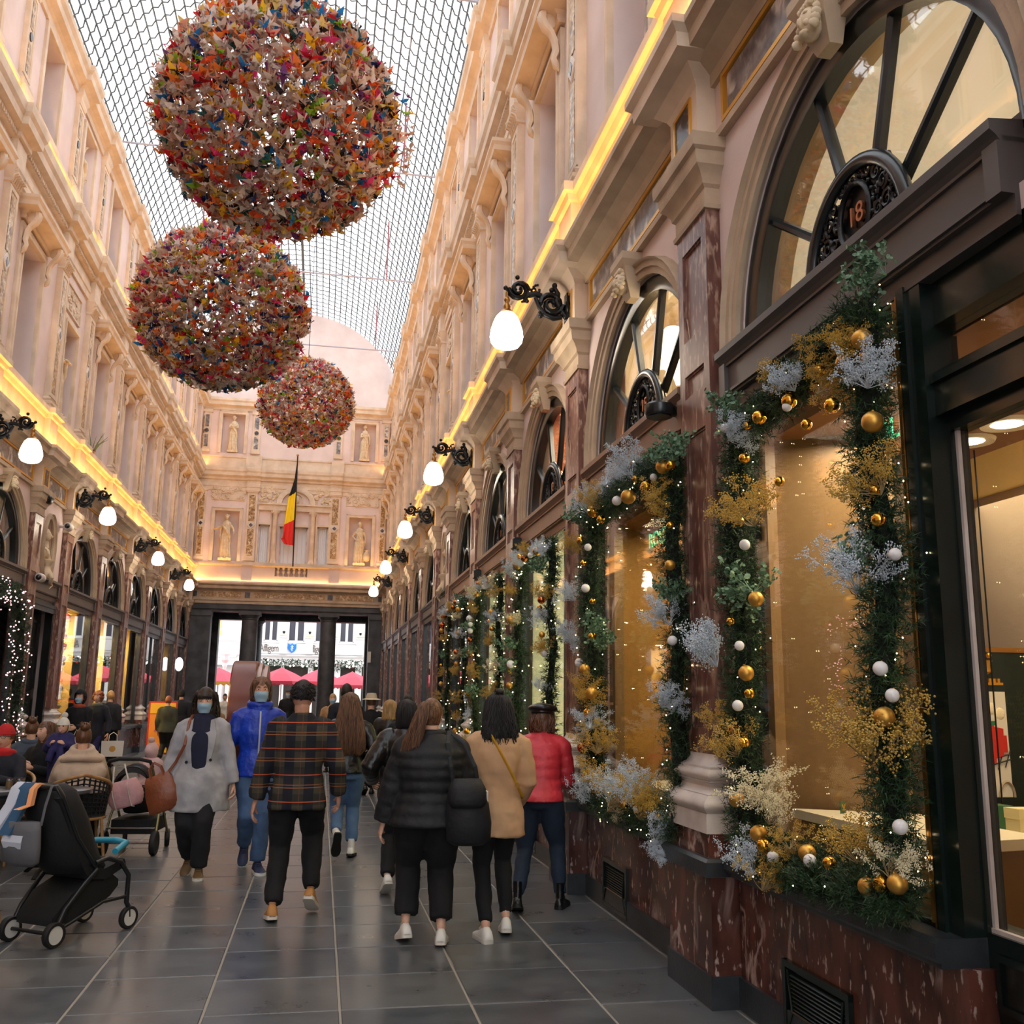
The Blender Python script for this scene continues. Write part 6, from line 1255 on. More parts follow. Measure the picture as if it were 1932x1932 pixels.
def seg_path(pts, n=4):
    out = []
    for a, b in zip(pts[:-1], pts[1:]): out += [a.lerp(b, i/n) for i in range(n)]
    return out+[pts[-1]]
class Fig: pass
def person(label, loc, rz, h=1.7, lean=0, feet=None, hands=None, hip=None, head=(0, 0), build=1.0, skinm='skin_a', voxel=.016, curl=.6, cat='person', knee_out=0, shoulders=1.0, sit=False, eyes=True, group=None, side_lean=0):
    F = Fig(); F.h = h; S = h/1.7; F.S = S
    hipz = hip if hip is not None else .515*h
    H = V3((0, 0, hipz)); t = V3((math.sin(side_lean), math.sin(lean), math.cos(lean))).normalized(); F.t = t; F.H = H
    F.neck = H+t*.305*h; F.sh = [H+t*.268*h+V3((s*.098*h*shoulders, 0, 0)) for s in (1, -1)]; F.chest = H+t*.2*h
    F.head = H+t*.32*h+V3((0, .012*S+math.sin(lean)*.02, .078*h)); 
    feet = feet or [(.06, .02, 0, 0), (-.06, -.02, 0, 0)]; F.feet = feet
    F.hipj = [H+V3((s*.052*h*build, 0, -.01)) for s in (1, -1)]
    F.ank = []; F.knee = []; F.zo = hipz-.515*h if sit else 0
    for i, (fx, fy, fz, fp) in enumerate(feet):
        # foot pitch lifts the heel about the ball of the foot
        a = V3((fx, fy+.085*S*(1-math.cos(fp)), fz+.085*S+.12*S*math.sin(fp))); k, a2 = ik(F.hipj[i], a, .245*h, .247*h, V3(((1 if i == 0 else -1)*knee_out, 1, 0.1 if not sit else .6))); F.knee.append(k); F.ank.append(a2)
    F.wr = []; F.el = []
    for i in range(2):
        s = 1 if i == 0 else -1
        w_ = V3(hands[i]) if hands and hands[i] else F.sh[i]+V3((s*.035*h, .03*h, -.31*h))
        e, w2 = ik(F.sh[i], w_, .172*h, .150*h, V3((s*.45, -1, -.15))); F.el.append(e); F.wr.append(w2)
    mb = MB(); b = build
    def ring(c, rx, ry, n=14): return [c+V3((rx*math.cos(2*PI*k/n), ry*math.sin(2*PI*k/n), 0)) for k in range(n)]
    mb.loft([ring(H+t*q_*h, rx*h*b, ry*h*b) for q_, rx, ry in ((-.03, .05, .045), (0, .088, .062), (.08, .074, .052), (.19, .088, .06), (.26, .092, .05), (.295, .06, .04), (.31, .035, .033))])
    mb.tube([F.neck-t*.03*h, F.neck+t*.02*h, F.head-V3((0, .012, .05))*S], [.034*h, .031*h, .034*h], 12)
    for i in range(2):
        mb.tube(seg_path([F.hipj[i], F.knee[i], F.ank[i]], 3), [.05*h*b, .046*h*b, .038*h*b, .031*h*b, .031*h*b, .024*h, .02*h], 10)
        mb.tube(seg_path([F.sh[i]-V3(((1 if i == 0 else -1)*.02*h, 0, 0)), F.el[i], F.wr[i]], 3), [.031*h*b, .028*h*b, .025*h*b, .022*h, .021*h, .018*h, .015*h], 10)
    me0 = mb.mesh('tmp', [skinm]); tmp = put(me0, 'tmp'); remesh(tmp, voxel*1.15, 2)
    # head, hands as further geometry of the same body mesh
    hb = MB(); hy, hp = head; HR = (Matrix.Rotation(hy, 4, 'Z')@Matrix.Rotation(hp, 4, 'X')); X = Matrix.Translation(F.head)@HR; F.X = X; F.HR = HR.to_3x3()
    add_grid(hb, head_surface(S), X); 
    for s in (1, -1):
        hb.ball(X@V3((s*.073*S, -.005*S, -.005*S)), (.008*S, .016*S, .028*S), 8, 6, F.HR)
    hb.k = 1; hb.tube([X@V3((x*S, (.094-.35*x*x*8)*S, -.058*S)) for x in (-.022, -.01, 0, .01, .022)], [.002*S, .005*S, .0055*S, .005*S, .002*S], 6)
    for s in (1, -1):
        hb.k = 2; hb.ball(X@V3((s*.030*S, .0745*S, .012*S)), (.0125*S, .010*S, .0085*S), 10, 6, F.HR); hb.k = 3; hb.ball(X@V3((s*.030*S, .0815*S, .012*S)), (.0055*S, .0045*S, .0058*S), 8, 6, F.HR)
        hb.k = 4; hb.tube([X@V3((s*x*S, (.091-.002*k)*S, (.032+.004*(k == 1))*S)) for k, x in enumerate((.014, .03, .046))], [.003*S, .0038*S, .002*S], 5)
    for i in range(2):
        d = (F.wr[i]-F.el[i]).normalized(); s = 1 if i == 0 else -1
        hand(hb, F.wr[i], d, V3((-s, .15, 0)), -s if False else s, S*1.02, curl, 0)
    BAKE.append((tmp, hb, [skinm, 'lips', 'eye_white', 'iris', 'brow'], label, loc, rz, cat, group, F))
    F.kids = []; F.loc = loc; F.rz = rz; F.b = build
    return F
FOLD = bpy.data.textures.new('folds', 'CLOUDS'); FOLD.noise_scale = .11; FOLD.noise_depth = 2
def kid(F, mb, name, mats, smooth=60, vox=None, sm=3, parent=None, disp=0):
    me = mb.mesh(name, mats, smooth); o = put(me, name); 
    if vox: remesh(o, vox, sm, disp)
    F.kids.append((o, parent)); return o
def axis_pt(F, z):
    """point on the body axis at height z (leaning above the hip, straight down below)"""
    if z <= F.H.z: return V3((0, 0, z))
    return F.H+F.t*((z-F.H.z)/F.t.z)
def torso_shell(F, hem, prof, n=20, puff=0, pitchz=.075, top=None, open_front=False):
    """prof: (fraction of h height, rx, ry, y shift) bottom to top"""
    h = F.h; mb = MB(); zo = F.zo
    P = [(hem, *prof[0][1:])]+[p for p in prof if p[0] > hem+.01]
    zs = [p[0]*h+zo for p in P]; N_ = max(int((zs[-1]-zs[0])/(.018 if puff else .04)), 6)
    rings = []
    for k in range(N_+1):
        z = zs[0]+(zs[-1]-zs[0])*k/N_
        rx, ry, yo = [float(np.interp(z, zs, [p[j]*h*(F.b if j < 3 else 1) for p in P])) for j in (1, 2, 3)]
        if puff: m = abs(math.sin(PI*z/pitchz))**.6; rx += puff*(m-.6); ry += puff*(m-.6)
        c = axis_pt(F, z); rings.append([c+V3((rx*math.cos(2*PI*j/n), yo+ry*math.copysign(abs(math.sin(2*PI*j/n))**.9, math.sin(2*PI*j/n)), 0)) for j in range(n)])
    mb.loft(rings); return mb
def sleeves(F, mb, r, puff=0, cuff=.95, pitchz=.07):
    h = F.h
    for i in range(2):
        s = 1 if i == 0 else -1; w = F.el[i].lerp(F.wr[i], cuff); pts = seg_path([F.sh[i]-V3((s*.04*h, 0, -.008*h)), F.sh[i]+V3((s*.002*h, 0, -.006*h)), F.el[i], w], 8 if puff else 4)
        n = len(pts); rr = []
        for k in range(n):
            u = k/(n-1); q_ = float(np.interp(u, [0, .33, .66, 1], [r[0]*.95, r[0], r[1], r[2]]))*h
            if puff: q_ += puff*(abs(math.sin(k*1.25))-.5)
            rr.append(q_)
        mb.tube(pts, rr, 12)
PROF = [(.40, .108, .082, 0), (.50, .102, .078, 0), (.60, .084, .064, 0), (.70, .093, .070, 0), (.75, .096, .066, 0), (.775, .090, .060, 0), (.80, .070, .052, 0), (.82, .050, .044, 0), (.84, .038, .037, 0)]
def prof(kx=1, ky=1, hem=None, flare=1.0, dy=0): return [(z, rx*kx*(flare if z <= .5 else 1), ry*ky*(flare if z <= .5 else 1), yo+dy) for z, rx, ry, yo in PROF]
def jacket(F, name, m, hem=.47, kx=1.08, ky=1.12, arm=(.040, .034, .030), vox=.015, puff=0, flare=1.0, sm=3, extra=None, cuff=.95):
    mb = torso_shell(F, hem, [(hem, *prof(kx, ky, flare=flare)[0][1:])]+prof(kx, ky, flare=flare)[(1 if hem < .5 else 2):], puff=puff); sleeves(F, mb, arm, puff*.6, cuff)
    if extra: extra(mb)
    return kid(F, mb, name, m, vox=vox, sm=sm, disp=.014 if puff else .03)
def trousers(F, m, name='trousers', top=.58, r=(.062, .046, .036), end=.96, vox=.016, kx=1.0):
    h = F.h; mb = MB(); b = F.b
    mb.loft([[axis_pt(F, z*h)+V3((rx*h*b*math.cos(2*PI*j/16), ry*h*b*math.sin(2*PI*j/16), 0)) for j in range(16)] for z, rx, ry in ((F.H.z/h-.05, .085, .07), (F.H.z/h, .100*kx, .078), (F.H.z/h+.045, .088, .066))])
    for i in range(2):
        a = F.knee[i].lerp(F.ank[i], end); pts = seg_path([F.hipj[i]+V3((0, 0, .01)), F.knee[i], a], 4)
        mb.tube(pts, [float(np.interp(k/8, [0, .25, .5, .75, 1], [r[0]*b, r[0]*.93*b, r[1], r[1]*.95, r[2]]))*h for k in range(9)], 12)
    return kid(F, mb, name, m, vox=vox, sm=2, disp=.028)
def shoes(F, m, sole='shoe_sole', boot=0, fwd=None, name='shoe'):
    for i in range(2):
        mb = MB(); f = (fwd[i] if fwd else V3(((1 if i == 0 else -1)*.15, 1, 0))); shoe_mesh(mb, F.ank[i], f, F.feet[i][3], F.S, boot); kid(F, mb, name, [m, sole], 50)
def hair_cap(F, mb, grow=.012, low=-.03, hairline=.045, front=.035, back=-.075):
    S = F.S; pts = head_surface(S, 30, 22, face=False, grow=grow)
    def keep(p):
        x, y, z = p/S
        if y > front: return z > hairline+.02*(abs(x)/.07)
        if y > -.02: return z > low+.0
        return z > back
    add_grid(mb, pts, F.X, keep)
def hair_vol(F, mb, rings, n_str=120, jit=.006, w=.006, n=16, span=(0, 2*PI), wob=.006, solid=True):
    S = F.S; q_ = random.Random(len(rings)*7+n_str)
    R = [(V3((cx, cy, cz))*S, rx*S, ry*S) for cx, cy, cz, rx, ry in rings]
    if solid: mb.loft([[F.X@(c+V3((rx*math.cos(2*PI*k/n), ry*math.sin(2*PI*k/n), 0))) for k in range(n)] for c, rx, ry in R])
    for i in range(n_str):
        a = q_.uniform(*span); ofs = q_.uniform(-1, 1)*jit; ph = q_.random()*6; end = q_.uniform(.86, 1.04); pts = []
        m = len(R)*2
        for k in range(m):
            u = min(k/(m-1)*end, 1.0)*(len(R)-1); j = min(int(u), len(R)-2); f = u-j
            c = R[j][0].lerp(R[j+1][0], f); rx = R[j][1]*(1-f)+R[j+1][1]*f; ry = R[j][2]*(1-f)+R[j+1][2]*f
            aa = a+.06*math.sin(k*.9+ph); pts.append(F.X@(c+V3(((rx+ofs+.002)*math.cos(aa), (ry+ofs+.002)*math.sin(aa), 0))+V3((math.sin(k*1.1+ph), math.cos(k*1.3+ph), 0))*wob*S*k/m))
        mb.tube(pts, [w*S*(.6+.4*math.sin(PI*min(k/m+.2, 1))) for k in range(m)], 4, flat=.5)
def mask(F):
    mb = MB(); S = F.S; rows = []
    for i in range(9):
        z = -.098+.094*i/8
        rows.append([F.X@(V3((.068*math.sin(a)*(1-.25*max(0, -z-.05)/.05), (.100+.020*math.exp(-((z+.03)/.03)**2))*math.cos(a)**.75+.001*(i % 2)*3, z))*S) for a in [(-1.15+2.3*j/14) for j in range(15)]])
    mb.loft(rows, False, False, closed=False)
    for s in (1, -1):
        for z in (-.08, -.01): mb.tube([F.X@(V3((s*.062, .04, z))*S), F.X@(V3((s*.076, .005, z*.4))*S), F.X@(V3((s*.08, -.01, 0.0))*S)], .0015*S, 4)
    kid(F, mb, 'face_mask', 'mask_blue', 179)
def ringscarf(F, name, m, r=.055, t=.028, z=.0, tilt=.15, loops=2, vox=.014):
    mb = MB(); h = F.h; c = F.neck+V3((0, 0, z))
    for k in range(loops):
        mb.tube([c+V3(((r+.006*k)*F.S*1.3*math.cos(a), (r+.006*k)*F.S*1.25*math.sin(a)+.006, k*.03*F.S-.02+tilt*.1*math.sin(a))) for a in [2*PI*i/16 for i in range(16)]], t*F.S, 8, closed=True)
    return kid(F, mb, name, m, vox=vox)
def finish_people():
    dg = bpy.context.evaluated_depsgraph_get(); dg.update()
    for tmp, hb, mats, label, loc, rz, cat, group, F in BAKE:
        me = bpy.data.meshes.new_from_object(tmp.evaluated_get(dg))
        co = [tuple(v.co) for v in me.vertices]; fc = [tuple(p.vertices) for p in me.polygons]
        out = MB(); out.add(co, fc); o_ = len(out.v); out.v += hb.v; out.f += [tuple(i+o_ for i in f) for f in hb.f]; out.m += hb.m
        body = put(out.mesh('person', mats, 179), 'person', None, loc, rot=(0, 0, rz)); tag(body, label, cat, group)
        old = tmp.data; bpy.data.objects.remove(tmp); bpy.data.meshes.remove(old); bpy.data.meshes.remove(me)
        for o, par in F.kids:
            if o.modifiers:
                m2 = bpy.data.meshes.new_from_object(o.evaluated_get(dg)); m2.name = o.name.split('.')[0]; mt = [m for m in o.data.materials]
                o.modifiers.clear(); m2.materials.clear(); [m2.materials.append(m) for m in mt]; o.data = m2; m2.shade_smooth()
            o.parent = par or body
        F.body = body
FWD = 0; BACK = PI

# -- woman in the grey coat, facing us
F = person('woman in open grey coat, navy scarf and blue face mask walking towards us', (-1.04, 9.5, 0), PI-.05, 1.68, feet=[(.07, -.14, .0, .6), (-.06, .10, 0, 0)], hands=[(.30, .06, .80), (-.31, .03, .76)], build=1.08, head=(0.05, -.05), curl=.9)
jacket(F, 'grey_coat', 'grey_wool', hem=.34, kx=1.12, ky=1.3, arm=(.046, .040, .036), flare=1.26, vox=.013)
mb = MB(); S = F.S
for s in (1, -1):
    mb.loft([[V3((s*(.03+w0), y+.016, z)), V3((s*(.03+w1), y+.0, z)), V3((s*(.03+w1), y-.03, z)), V3((s*(.03+w0), y-.03, z))] for w0, w1, y, z in ((.0, .012, .135, .86), (.005, .075, .145, 1.02), (.01, .10, .148, 1.15), (.012, .11, .14, 1.26), (.02, .075, .10, 1.37))])
kid(F, mb, 'lapel', 'grey_wool', 40)
for s, z in ((-1, 1.02), (-1, .88), (1, 1.0)): kid(F, MB().lathe([(.0, .006), (.012, .005), (.014, 0)], 10, V3((s*.105, .158, z)), Matrix.Rotation(-PI/2, 3, 'X')), 'button', 'black_cloth', 40)
mb = MB(); mb.loft([[V3((cx-w, y+.012, z)), V3((cx, y+.03, z)), V3((cx+w, y+.012, z)), V3((cx+w, y-.05, z)), V3((cx-w, y-.05, z))] for cx, w, y, z in ((.0, .075, .10, 1.40), (.0, .085, .132, 1.28), (.0, .075, .155, 1.12), (-.005, .062, .16, .98), (.0, .04, .16, .84), (0, .03, .15, .6))])
kid(F, mb, 'jumper_front', 'navy_knit', 60, vox=.012); ringscarf(F, 'scarf', 'navy_knit', .05, .034, .0)
trousers(F, 'dark_trouser', r=(.068, .052, .044)); shoes(F, 'brown_shoe', 'shoe_sole'); mask(F)
mb = MB(); hair_cap(F, mb, .022, -.06, .05, .045, -.11); hair_vol(F, mb, [(0, -.01, .11, .03, .04), (0, -.012, .08, .085, .095), (0, -.025, 0, .105, .085), (0, -.04, -.09, .115, .075), (0, -.045, -.17, .105, .07), (0, -.045, -.2, .07, .05)], 150, .012, .007, span=(PI*.86, 2*PI+.14*PI), wob=.02)
q = random.Random(2)
for k in range(60):
    a = q.uniform(PI*.9, 2.1*PI); p = V3((.108*math.cos(a), -.03+.085*math.sin(a), q.uniform(-.2, .08)))*S; r = .012*S; ph = q.random()*6
    mb.tube([F.X@(p+V3((r*math.cos(i*.9+ph), r*math.sin(i*.9+ph), -.008*i*S))) for i in range(9)], .0045*S, 4)
for k in range(16): mb.tube([F.X@(V3(((-.055+.11*k/15), .075-.2*(-.055+.11*k/15)**2*20*.1, .085))*S), F.X@(V3(((-.06+.12*k/15), .094, .06))*S), F.X@(V3(((-.062+.124*k/15), .095, .035-.01*(k % 2)))*S)], .005*S, 4)
kid(F, mb, 'hair', 'hair_dark_curly', 179)
GREY = F
# -- man in the blue jacket, facing us
F = person('man in bright blue hooded jacket, jeans and a blue face mask walking towards us', (-.56, 9.75, 0), PI+.12, 1.80, feet=[(.06, -.22, .02, .9), (-.05, .16, 0, 0)], hands=[(.30, .05, .86), (-.30, -.02, .84)], head=(.0, -.02), shoulders=1.0, skinm='skin_b')
jacket(F, 'blue_jacket', 'blue_nylon', hem=.47, kx=1.1, ky=1.25, arm=(.043, .037, .033), vox=.013)
mb = MB(); mb.tube([V3((.0, .178, .86)), V3((.0, .158, 1.05)), V3((0, .165, 1.2)), V3((0, .150, 1.36)), V3((0, .125, 1.45))], .009, 6, flat=.6); kid(F, mb, 'zip', 'zip', 60)
mb = MB()
for k in range(2): mb.tube([F.neck+V3(((.085+.01*k)*math.cos(a), .085*math.sin(a)*(1.0 if math.sin(a) > 0 else 1.35)-.01, -.01+.045*k+(.04 if math.sin(a) < 0 else 0)*abs(math.sin(a)))) for a in [2*PI*i/18 for i in range(18)]], .034, 8, closed=True)
kid(F, mb, 'hood', 'blue_nylon', vox=.012); trousers(F, 'jeans', r=(.058, .044, .038)); shoes(F, 'navy_shoe', 'white_shoe'); mask(F)
mb = MB(); hair_cap(F, mb, .014, -.06, .055, .03, -.1); hair_vol(F, mb, [(0, -.005, .118, .03, .03), (0, -.01, .09, .07, .085), (0, -.02, .02, .088, .088), (0, -.03, -.06, .086, .074), (0, -.035, -.12, .072, .05)], 110, .006, .006, span=(PI*.9, 2.1*PI))
for k in range(22):
    s = 1 if k % 2 else -1; x = .01+.005*(k//2); mb.tube([F.X@(V3((s*x*.3, .03, .12))*S), F.X@(V3((s*(x+.02), .08, .085))*S), F.X@(V3((s*(.062+.002*k/4), .062, .02))*S), F.X@(V3((s*.078, .035, -.06-.002*k))*S)], [.006*S, .008*S, .007*S, .003*S], 4)
kid(F, mb, 'hair', 'hair_auburn', 179)
# -- man in the plaid overshirt, from behind
F = person('man in a dark plaid overshirt and black trousers seen from behind, tan shoes', (-.13, 7.68, 0), -.04, 1.75, feet=[(.13, .06, .03, .5), (-.13, -.12, 0, 0.15)], hands=[(.30, .08, .86), (-.31, -.02, .80)], head=(-.25, -.12), shoulders=1.06, build=1.04, skinm='skin_b')
jacket(F, 'plaid_overshirt', 'plaid', hem=.44, kx=1.12, ky=1.2, arm=(.046, .040, .036), vox=.013, cuff=.92)
mb = MB(); mb.tube([F.neck+V3((.062*math.cos(a), .055*math.sin(a), .005-.012*math.sin(a))) for a in [2*PI*i/16 for i in range(16)]], .02, 8, closed=True, flat=1.5); kid(F, mb, 'collar', 'plaid', vox=.01)
trousers(F, 'black_cloth', r=(.062, .047, .036)); shoes(F, 'tan_shoe', 'shoe_sole')
mb = MB(); hair_cap(F, mb, .008, .0, .05, .05, -.035)
q = random.Random(8)
for k in range(900):
    v = V3((q.gauss(0, 1), q.gauss(0, 1)-.25, q.gauss(0, 1)*.8+.45)).normalized()
    if (v.y > .5 and v.z < .45) or v.z < -.28: continue
    p = V3((v.x*.076, v.y*.096, v.z*.118))*F.S; L_ = .014+.022*max(v.z, 0); t_ = V3((v.x*.5+q.uniform(-.3, .3), v.y*.4+.25*max(v.z, 0), -.75+q.uniform(-.3, .6)*1.0)).normalized()
    mb.tube([F.X@(p*.99), F.X@(p*1.05+t_*L_*.5), F.X@(p*1.06+t_*L_*1.2)], [.0055, .0045, .0015], 3)
kid(F, mb, 'hair', 'hair_black', 179)
# -- long-haired girl
F = person('girl with very long brown hair, black jacket and blue jeans seen from behind', (.31, 10.3, 0), .0, 1.66, feet=[(.075, .10, 0, 0.1), (-.085, -.22, .06, 1.15)], hands=[(.20, .16, .98), (-.20, .16, .98)], build=.98)
jacket(F, 'black_jacket', 'black_leather', hem=.50, kx=1.14, ky=1.2, arm=(.046, .042, .034)); trousers(F, 'light_jeans', r=(.060, .043, .036), end=.86); shoes(F, 'white_shoe', 'black_sole', boot=.04)
for i in range(2): kid(F, MB().tube([F.knee[i].lerp(F.ank[i], .82), F.ank[i]], .028, 10), 'sock', 'white_knit', 60)
mb = MB(); hair_cap(F, mb, .016, -.09, .05, .04, -.1); hair_vol(F, mb, [(0, -.005, .12, .03, .03), (0, -.01, .09, .074, .085), (0, -.03, .02, .095, .085), (0, -.055, -.08, .11, .075), (0, -.085, -.2, .14, .065), (0, -.10, -.34, .165, .06), (0, -.10, -.46, .16, .05), (0, -.10, -.52, .11, .035)], 260, .006, .007, span=(PI*.9, 2.1*PI), wob=.008); kid(F, mb, 'hair', 'hair_auburn', 179)
# -- black leather jacket, half hidden
F = person('person with straight black hair in a shiny black padded jacket, mostly hidden behind the ponytail', (.74, 8.5, 0), -.06, 1.60, feet=[(.07, .1, 0, 0), (-.12, -.16, .02, .5)], hands=[(.26, .12, .86), (-.27, .12, .9)])
jacket(F, 'padded_jacket', 'black_leather', hem=.5, kx=1.25, ky=1.4, arm=(.056, .052, .04), puff=.014, vox=.014); trousers(F, 'black_cloth'); shoes(F, 'white_shoe', 'shoe_sole')
mb = MB(); hair_cap(F, mb, .016, -.09, .05, .04, -.1); hair_vol(F, mb, [(0, -.005, .12, .03, .03), (0, -.01, .09, .074, .085), (0, -.02, 0, .092, .09), (0, -.03, -.1, .088, .07), (0, -.035, -.14, .07, .05)], 160, .004, .006, span=(PI*.85, 2.15*PI), wob=.003); kid(F, mb, 'hair', 'hair_black', 179)
ringscarf(F, 'collar', 'black_cloth', .06, .03, .02, loops=1)
# -- ponytail woman in the black puffer
F = person('woman with a brown ponytail in a black puffer jacket seen from behind', (.76, 6.75, 0), -.02, 1.62, feet=[(.10, -.02, 0, 0.1), (-.13, .08, .0, .25)], hands=[(.25, .10, .78), (-.31, .06, .74)], build=1.2, shoulders=1.05, head=(-.45, 0))
jacket(F, 'puffer_jacket', 'black_nylon', hem=.47, kx=1.3, ky=1.5, arm=(.060, .056, .045), puff=.018, vox=.013, sm=2); trousers(F, 'black_cloth', r=(.070, .056, .050), end=.84, kx=1.08)
mb = MB()
for k in range(2): mb.tube([F.neck+V3((.075*math.cos(a), .07*math.sin(a), -.005+.035*k)) for a in [2*PI*i/16 for i in range(16)]], .032, 8, closed=True)
kid(F, mb, 'collar', 'black_nylon', vox=.012); shoes(F, 'white_shoe', 'shoe_sole')
mb = MB(); hair_cap(F, mb, .009, -.02, .05, .05, -.07); S = F.S
mb.ball(F.X@V3((0, -.1*S, .07*S)), (.026*S, .022*S, .026*S), 10, 8)
hair_vol(F, mb, [(0, -.095, .10, .02, .018), (-.005, -.135, .075, .032, .026), (-.02, -.155, .0, .042, .032), (-.05, -.165, -.1, .055, .034), (-.085, -.17, -.2, .062, .034), (-.12, -.165, -.29, .05, .026), (-.13, -.16, -.33, .03, .014)], 150, .004, .0045, wob=.012)
for k in range(120):
    a = rnd.uniform(-2.6, 2.6); v = V3((math.sin(a), math.cos(a), rnd.uniform(-.4, .9))).normalized(); v = V3((v.x*.080, v.y*.100, v.z*.124)); 
    if v.y > .04 and v.z < .05: continue
    e_ = V3((0, -.1, .07)); m_ = v.lerp(e_, .5); m_ = V3((m_.x/.080, m_.y/.100, m_.z/.124)).normalized(); m_ = V3((m_.x*.080, m_.y*.100, m_.z*.124)); mb.tube([F.X@(v*S), F.X@(m_*S), F.X@(e_*S)], [.003, .004, .003], 3)
kid(F, mb, 'hair', 'hair_auburn', 179); PONY = F
# -- camel coat
F = person('woman in a camel coat with long dark hair seen from behind', (1.25, 6.9, 0), .02, 1.66, feet=[(.09, .06, 0, 0.15), (-.085, -.12, 0, 0.0)], hands=[(.17, .16, .86), (-.15, .20, .90)], build=.98, head=(.1, 0))
jacket(F, 'camel_coat', 'camel', hem=.40, kx=1.1, ky=1.25, arm=(.045, .040, .034), flare=1.04, vox=.012)
mb = MB(); mb.tube([F.neck+V3((.06*math.cos(a), .055*math.sin(a), -.005-.01*math.sin(a))) for a in [2*PI*i/16 for i in range(16)]], .022, 8, closed=True, flat=1.4); kid(F, mb, 'collar', 'camel', vox=.01)
mb = MB(); mb.tube([V3((.02, -.155, .68)), V3((.022, -.158, .76)), V3((.02, -.148, .86))], [.003, .006, .003], 5); kid(F, mb, 'back_vent', 'tan_coat')
trousers(F, 'black_cloth', r=(.056, .038, .026), end=.9); shoes(F, 'white_shoe', 'shoe_sole')
mb = MB(); hair_cap(F, mb, .014, -.08, .05, .04, -.1); hair_vol(F, mb, [(0, -.005, .12, .025, .03), (0, -.01, .09, .07, .08), (0, -.025, .02, .09, .085), (0, -.045, -.08, .108, .075), (-.0, -.06, -.18, .12, .065), (-.0, -.06, -.26, .11, .05)], 200, .008, .0065, span=(PI*.88, 2.12*PI), wob=.016)
mb.ball(F.X@V3((0, -.035*F.S, .135*F.S)), (.032, .03, .024), 12, 8); kid(F, mb, 'hair', 'hair_black', 179); CAMEL = F
# -- red puffer, bending towards the window
F = person('woman in a red quilted jacket and black beret bending forward towards the window', (1.74, 7.75, 0), -.35, 1.62, lean=.42, feet=[(.17, .06, 0, 0), (-.13, -.20, .0, .3)], hands=[(.12, .42, .92), (-.10, .40, .90)], build=1.05, head=(-.1, -.1))
jacket(F, 'quilted_jacket', 'red_nylon', hem=.50, kx=1.12, ky=1.4, arm=(.050, .044, .036), puff=.013, vox=.012, sm=2); trousers(F, 'dark_jeans', r=(.062, .042, .030), end=.93); shoes(F, 'black_leather', 'black_sole', boot=.07, name='boot')
mb = MB(); mb.tube([F.neck+V3((.06*math.cos(a), .055*math.sin(a), .0)) for a in [2*PI*i/16 for i in range(16)]], .028, 8, closed=True); kid(F, mb, 'collar', 'red_nylon', vox=.012)
mb = MB(); hair_cap(F, mb, .02, -.07, .05, .04, -.1); hair_vol(F, mb, [(0, -.01, .05, .08, .085), (0, -.02, -.02, .10, .09), (0, -.025, -.09, .10, .08), (0, -.03, -.13, .075, .055)], 130, .012, .006, span=(PI*.8, 2.2*PI), wob=.02); kid(F, mb, 'hair', 'hair_brown', 179)
mb = MB(); mb.ball(F.X@V3((0.0, -.01, .085)), (.125, .125, .045), 20, 10, F.HR); mb.tube([F.X@V3((.085*math.cos(a), .095*math.sin(a)-.01, .055)) for a in [2*PI*i/18 for i in range(18)]], .014, 6, closed=True); mb.ball(F.X@V3((0, -.01, .13)), .012, 6, 4); kid(F, mb, 'beret', 'black_leather', 179)

# -- figures further off
def walker(label, loc, rz, h, top, hairm, legs='black_cloth', hair='short', hat=None, hem=.47, kx=1.1, ky=1.25, puff=0, masked=False, shoe='black_leather', scarf=None, group=None, hd=(0, 0), hands=None, build=1.0, feet=None, lean=0, vox=.02, flare=1.0, skinm='skin_a'):
    F = person(label, loc, rz, h, feet=feet or [(.07, .13, 0, 0), (-.07, -.15, .01, .5)], hands=hands, head=hd, voxel=.022, build=build, lean=lean, skinm=skinm)
    jacket(F, 'jacket', top, hem=hem, kx=kx, ky=ky, puff=puff, vox=vox, flare=flare, arm=(.046, .040, .034)); trousers(F, legs, vox=.022); shoes(F, shoe, 'black_sole')
    mb = MB(); hair_cap(F, mb, .014, -.02 if hair == 'short' else -.08, .05, .045, -.06)
    if hair == 'long': hair_vol(F, mb, [(0, -.005, .12, .025, .03), (0, -.01, .09, .075, .085), (0, -.03, 0, .095, .08), (0, -.05, -.12, .11, .065), (0, -.06, -.24, .1, .045)], 70, .008, .009, span=(PI*.88, 2.12*PI), wob=.012)
    if hair == 'bun': mb.ball(F.X@V3((0, -.05, .13)), (.05, .05, .04), 12, 8)
    if hair == 'curly':
        for k in range(70):
            v = V3((rnd.gauss(0, 1), rnd.gauss(0, 1)-.7, rnd.gauss(0, 1)*.7+.3)).normalized(); mb.ball(F.X@V3((v.x*.095, v.y*.1-.015, v.z*.115+.01)), .024, 6, 4)
    kid(F, mb, 'hair', hairm, 179)
    if hat == 'brim': q_ = MB(); q_.lathe([(.0, .15), (.075, .145), (.09, .10), (.095, .06), (.15, .045), (.16, .035), (.09, .04)], 24, F.X.translation, F.HR); kid(F, q_, 'hat', 'cream_hat', 60)
    if hat == 'hood': q_ = MB(); add_grid(q_, head_surface(F.S, 26, 18, face=False, grow=.042), F.X, lambda p: not (p.y > .045 and p.z < .085)); kid(F, q_, 'hood', top, 179)
    if hat == 'beanie': q_ = MB(); add_grid(q_, head_surface(F.S, 26, 18, face=False, grow=.022), F.X, lambda p: p.z > .03); kid(F, q_, 'beanie', scarf or 'black_cloth', 179)
    if masked: mask(F)
    if scarf and hat != 'beanie': ringscarf(F, 'scarf', scarf, .055, .034, 0, vox=.02)
    return F
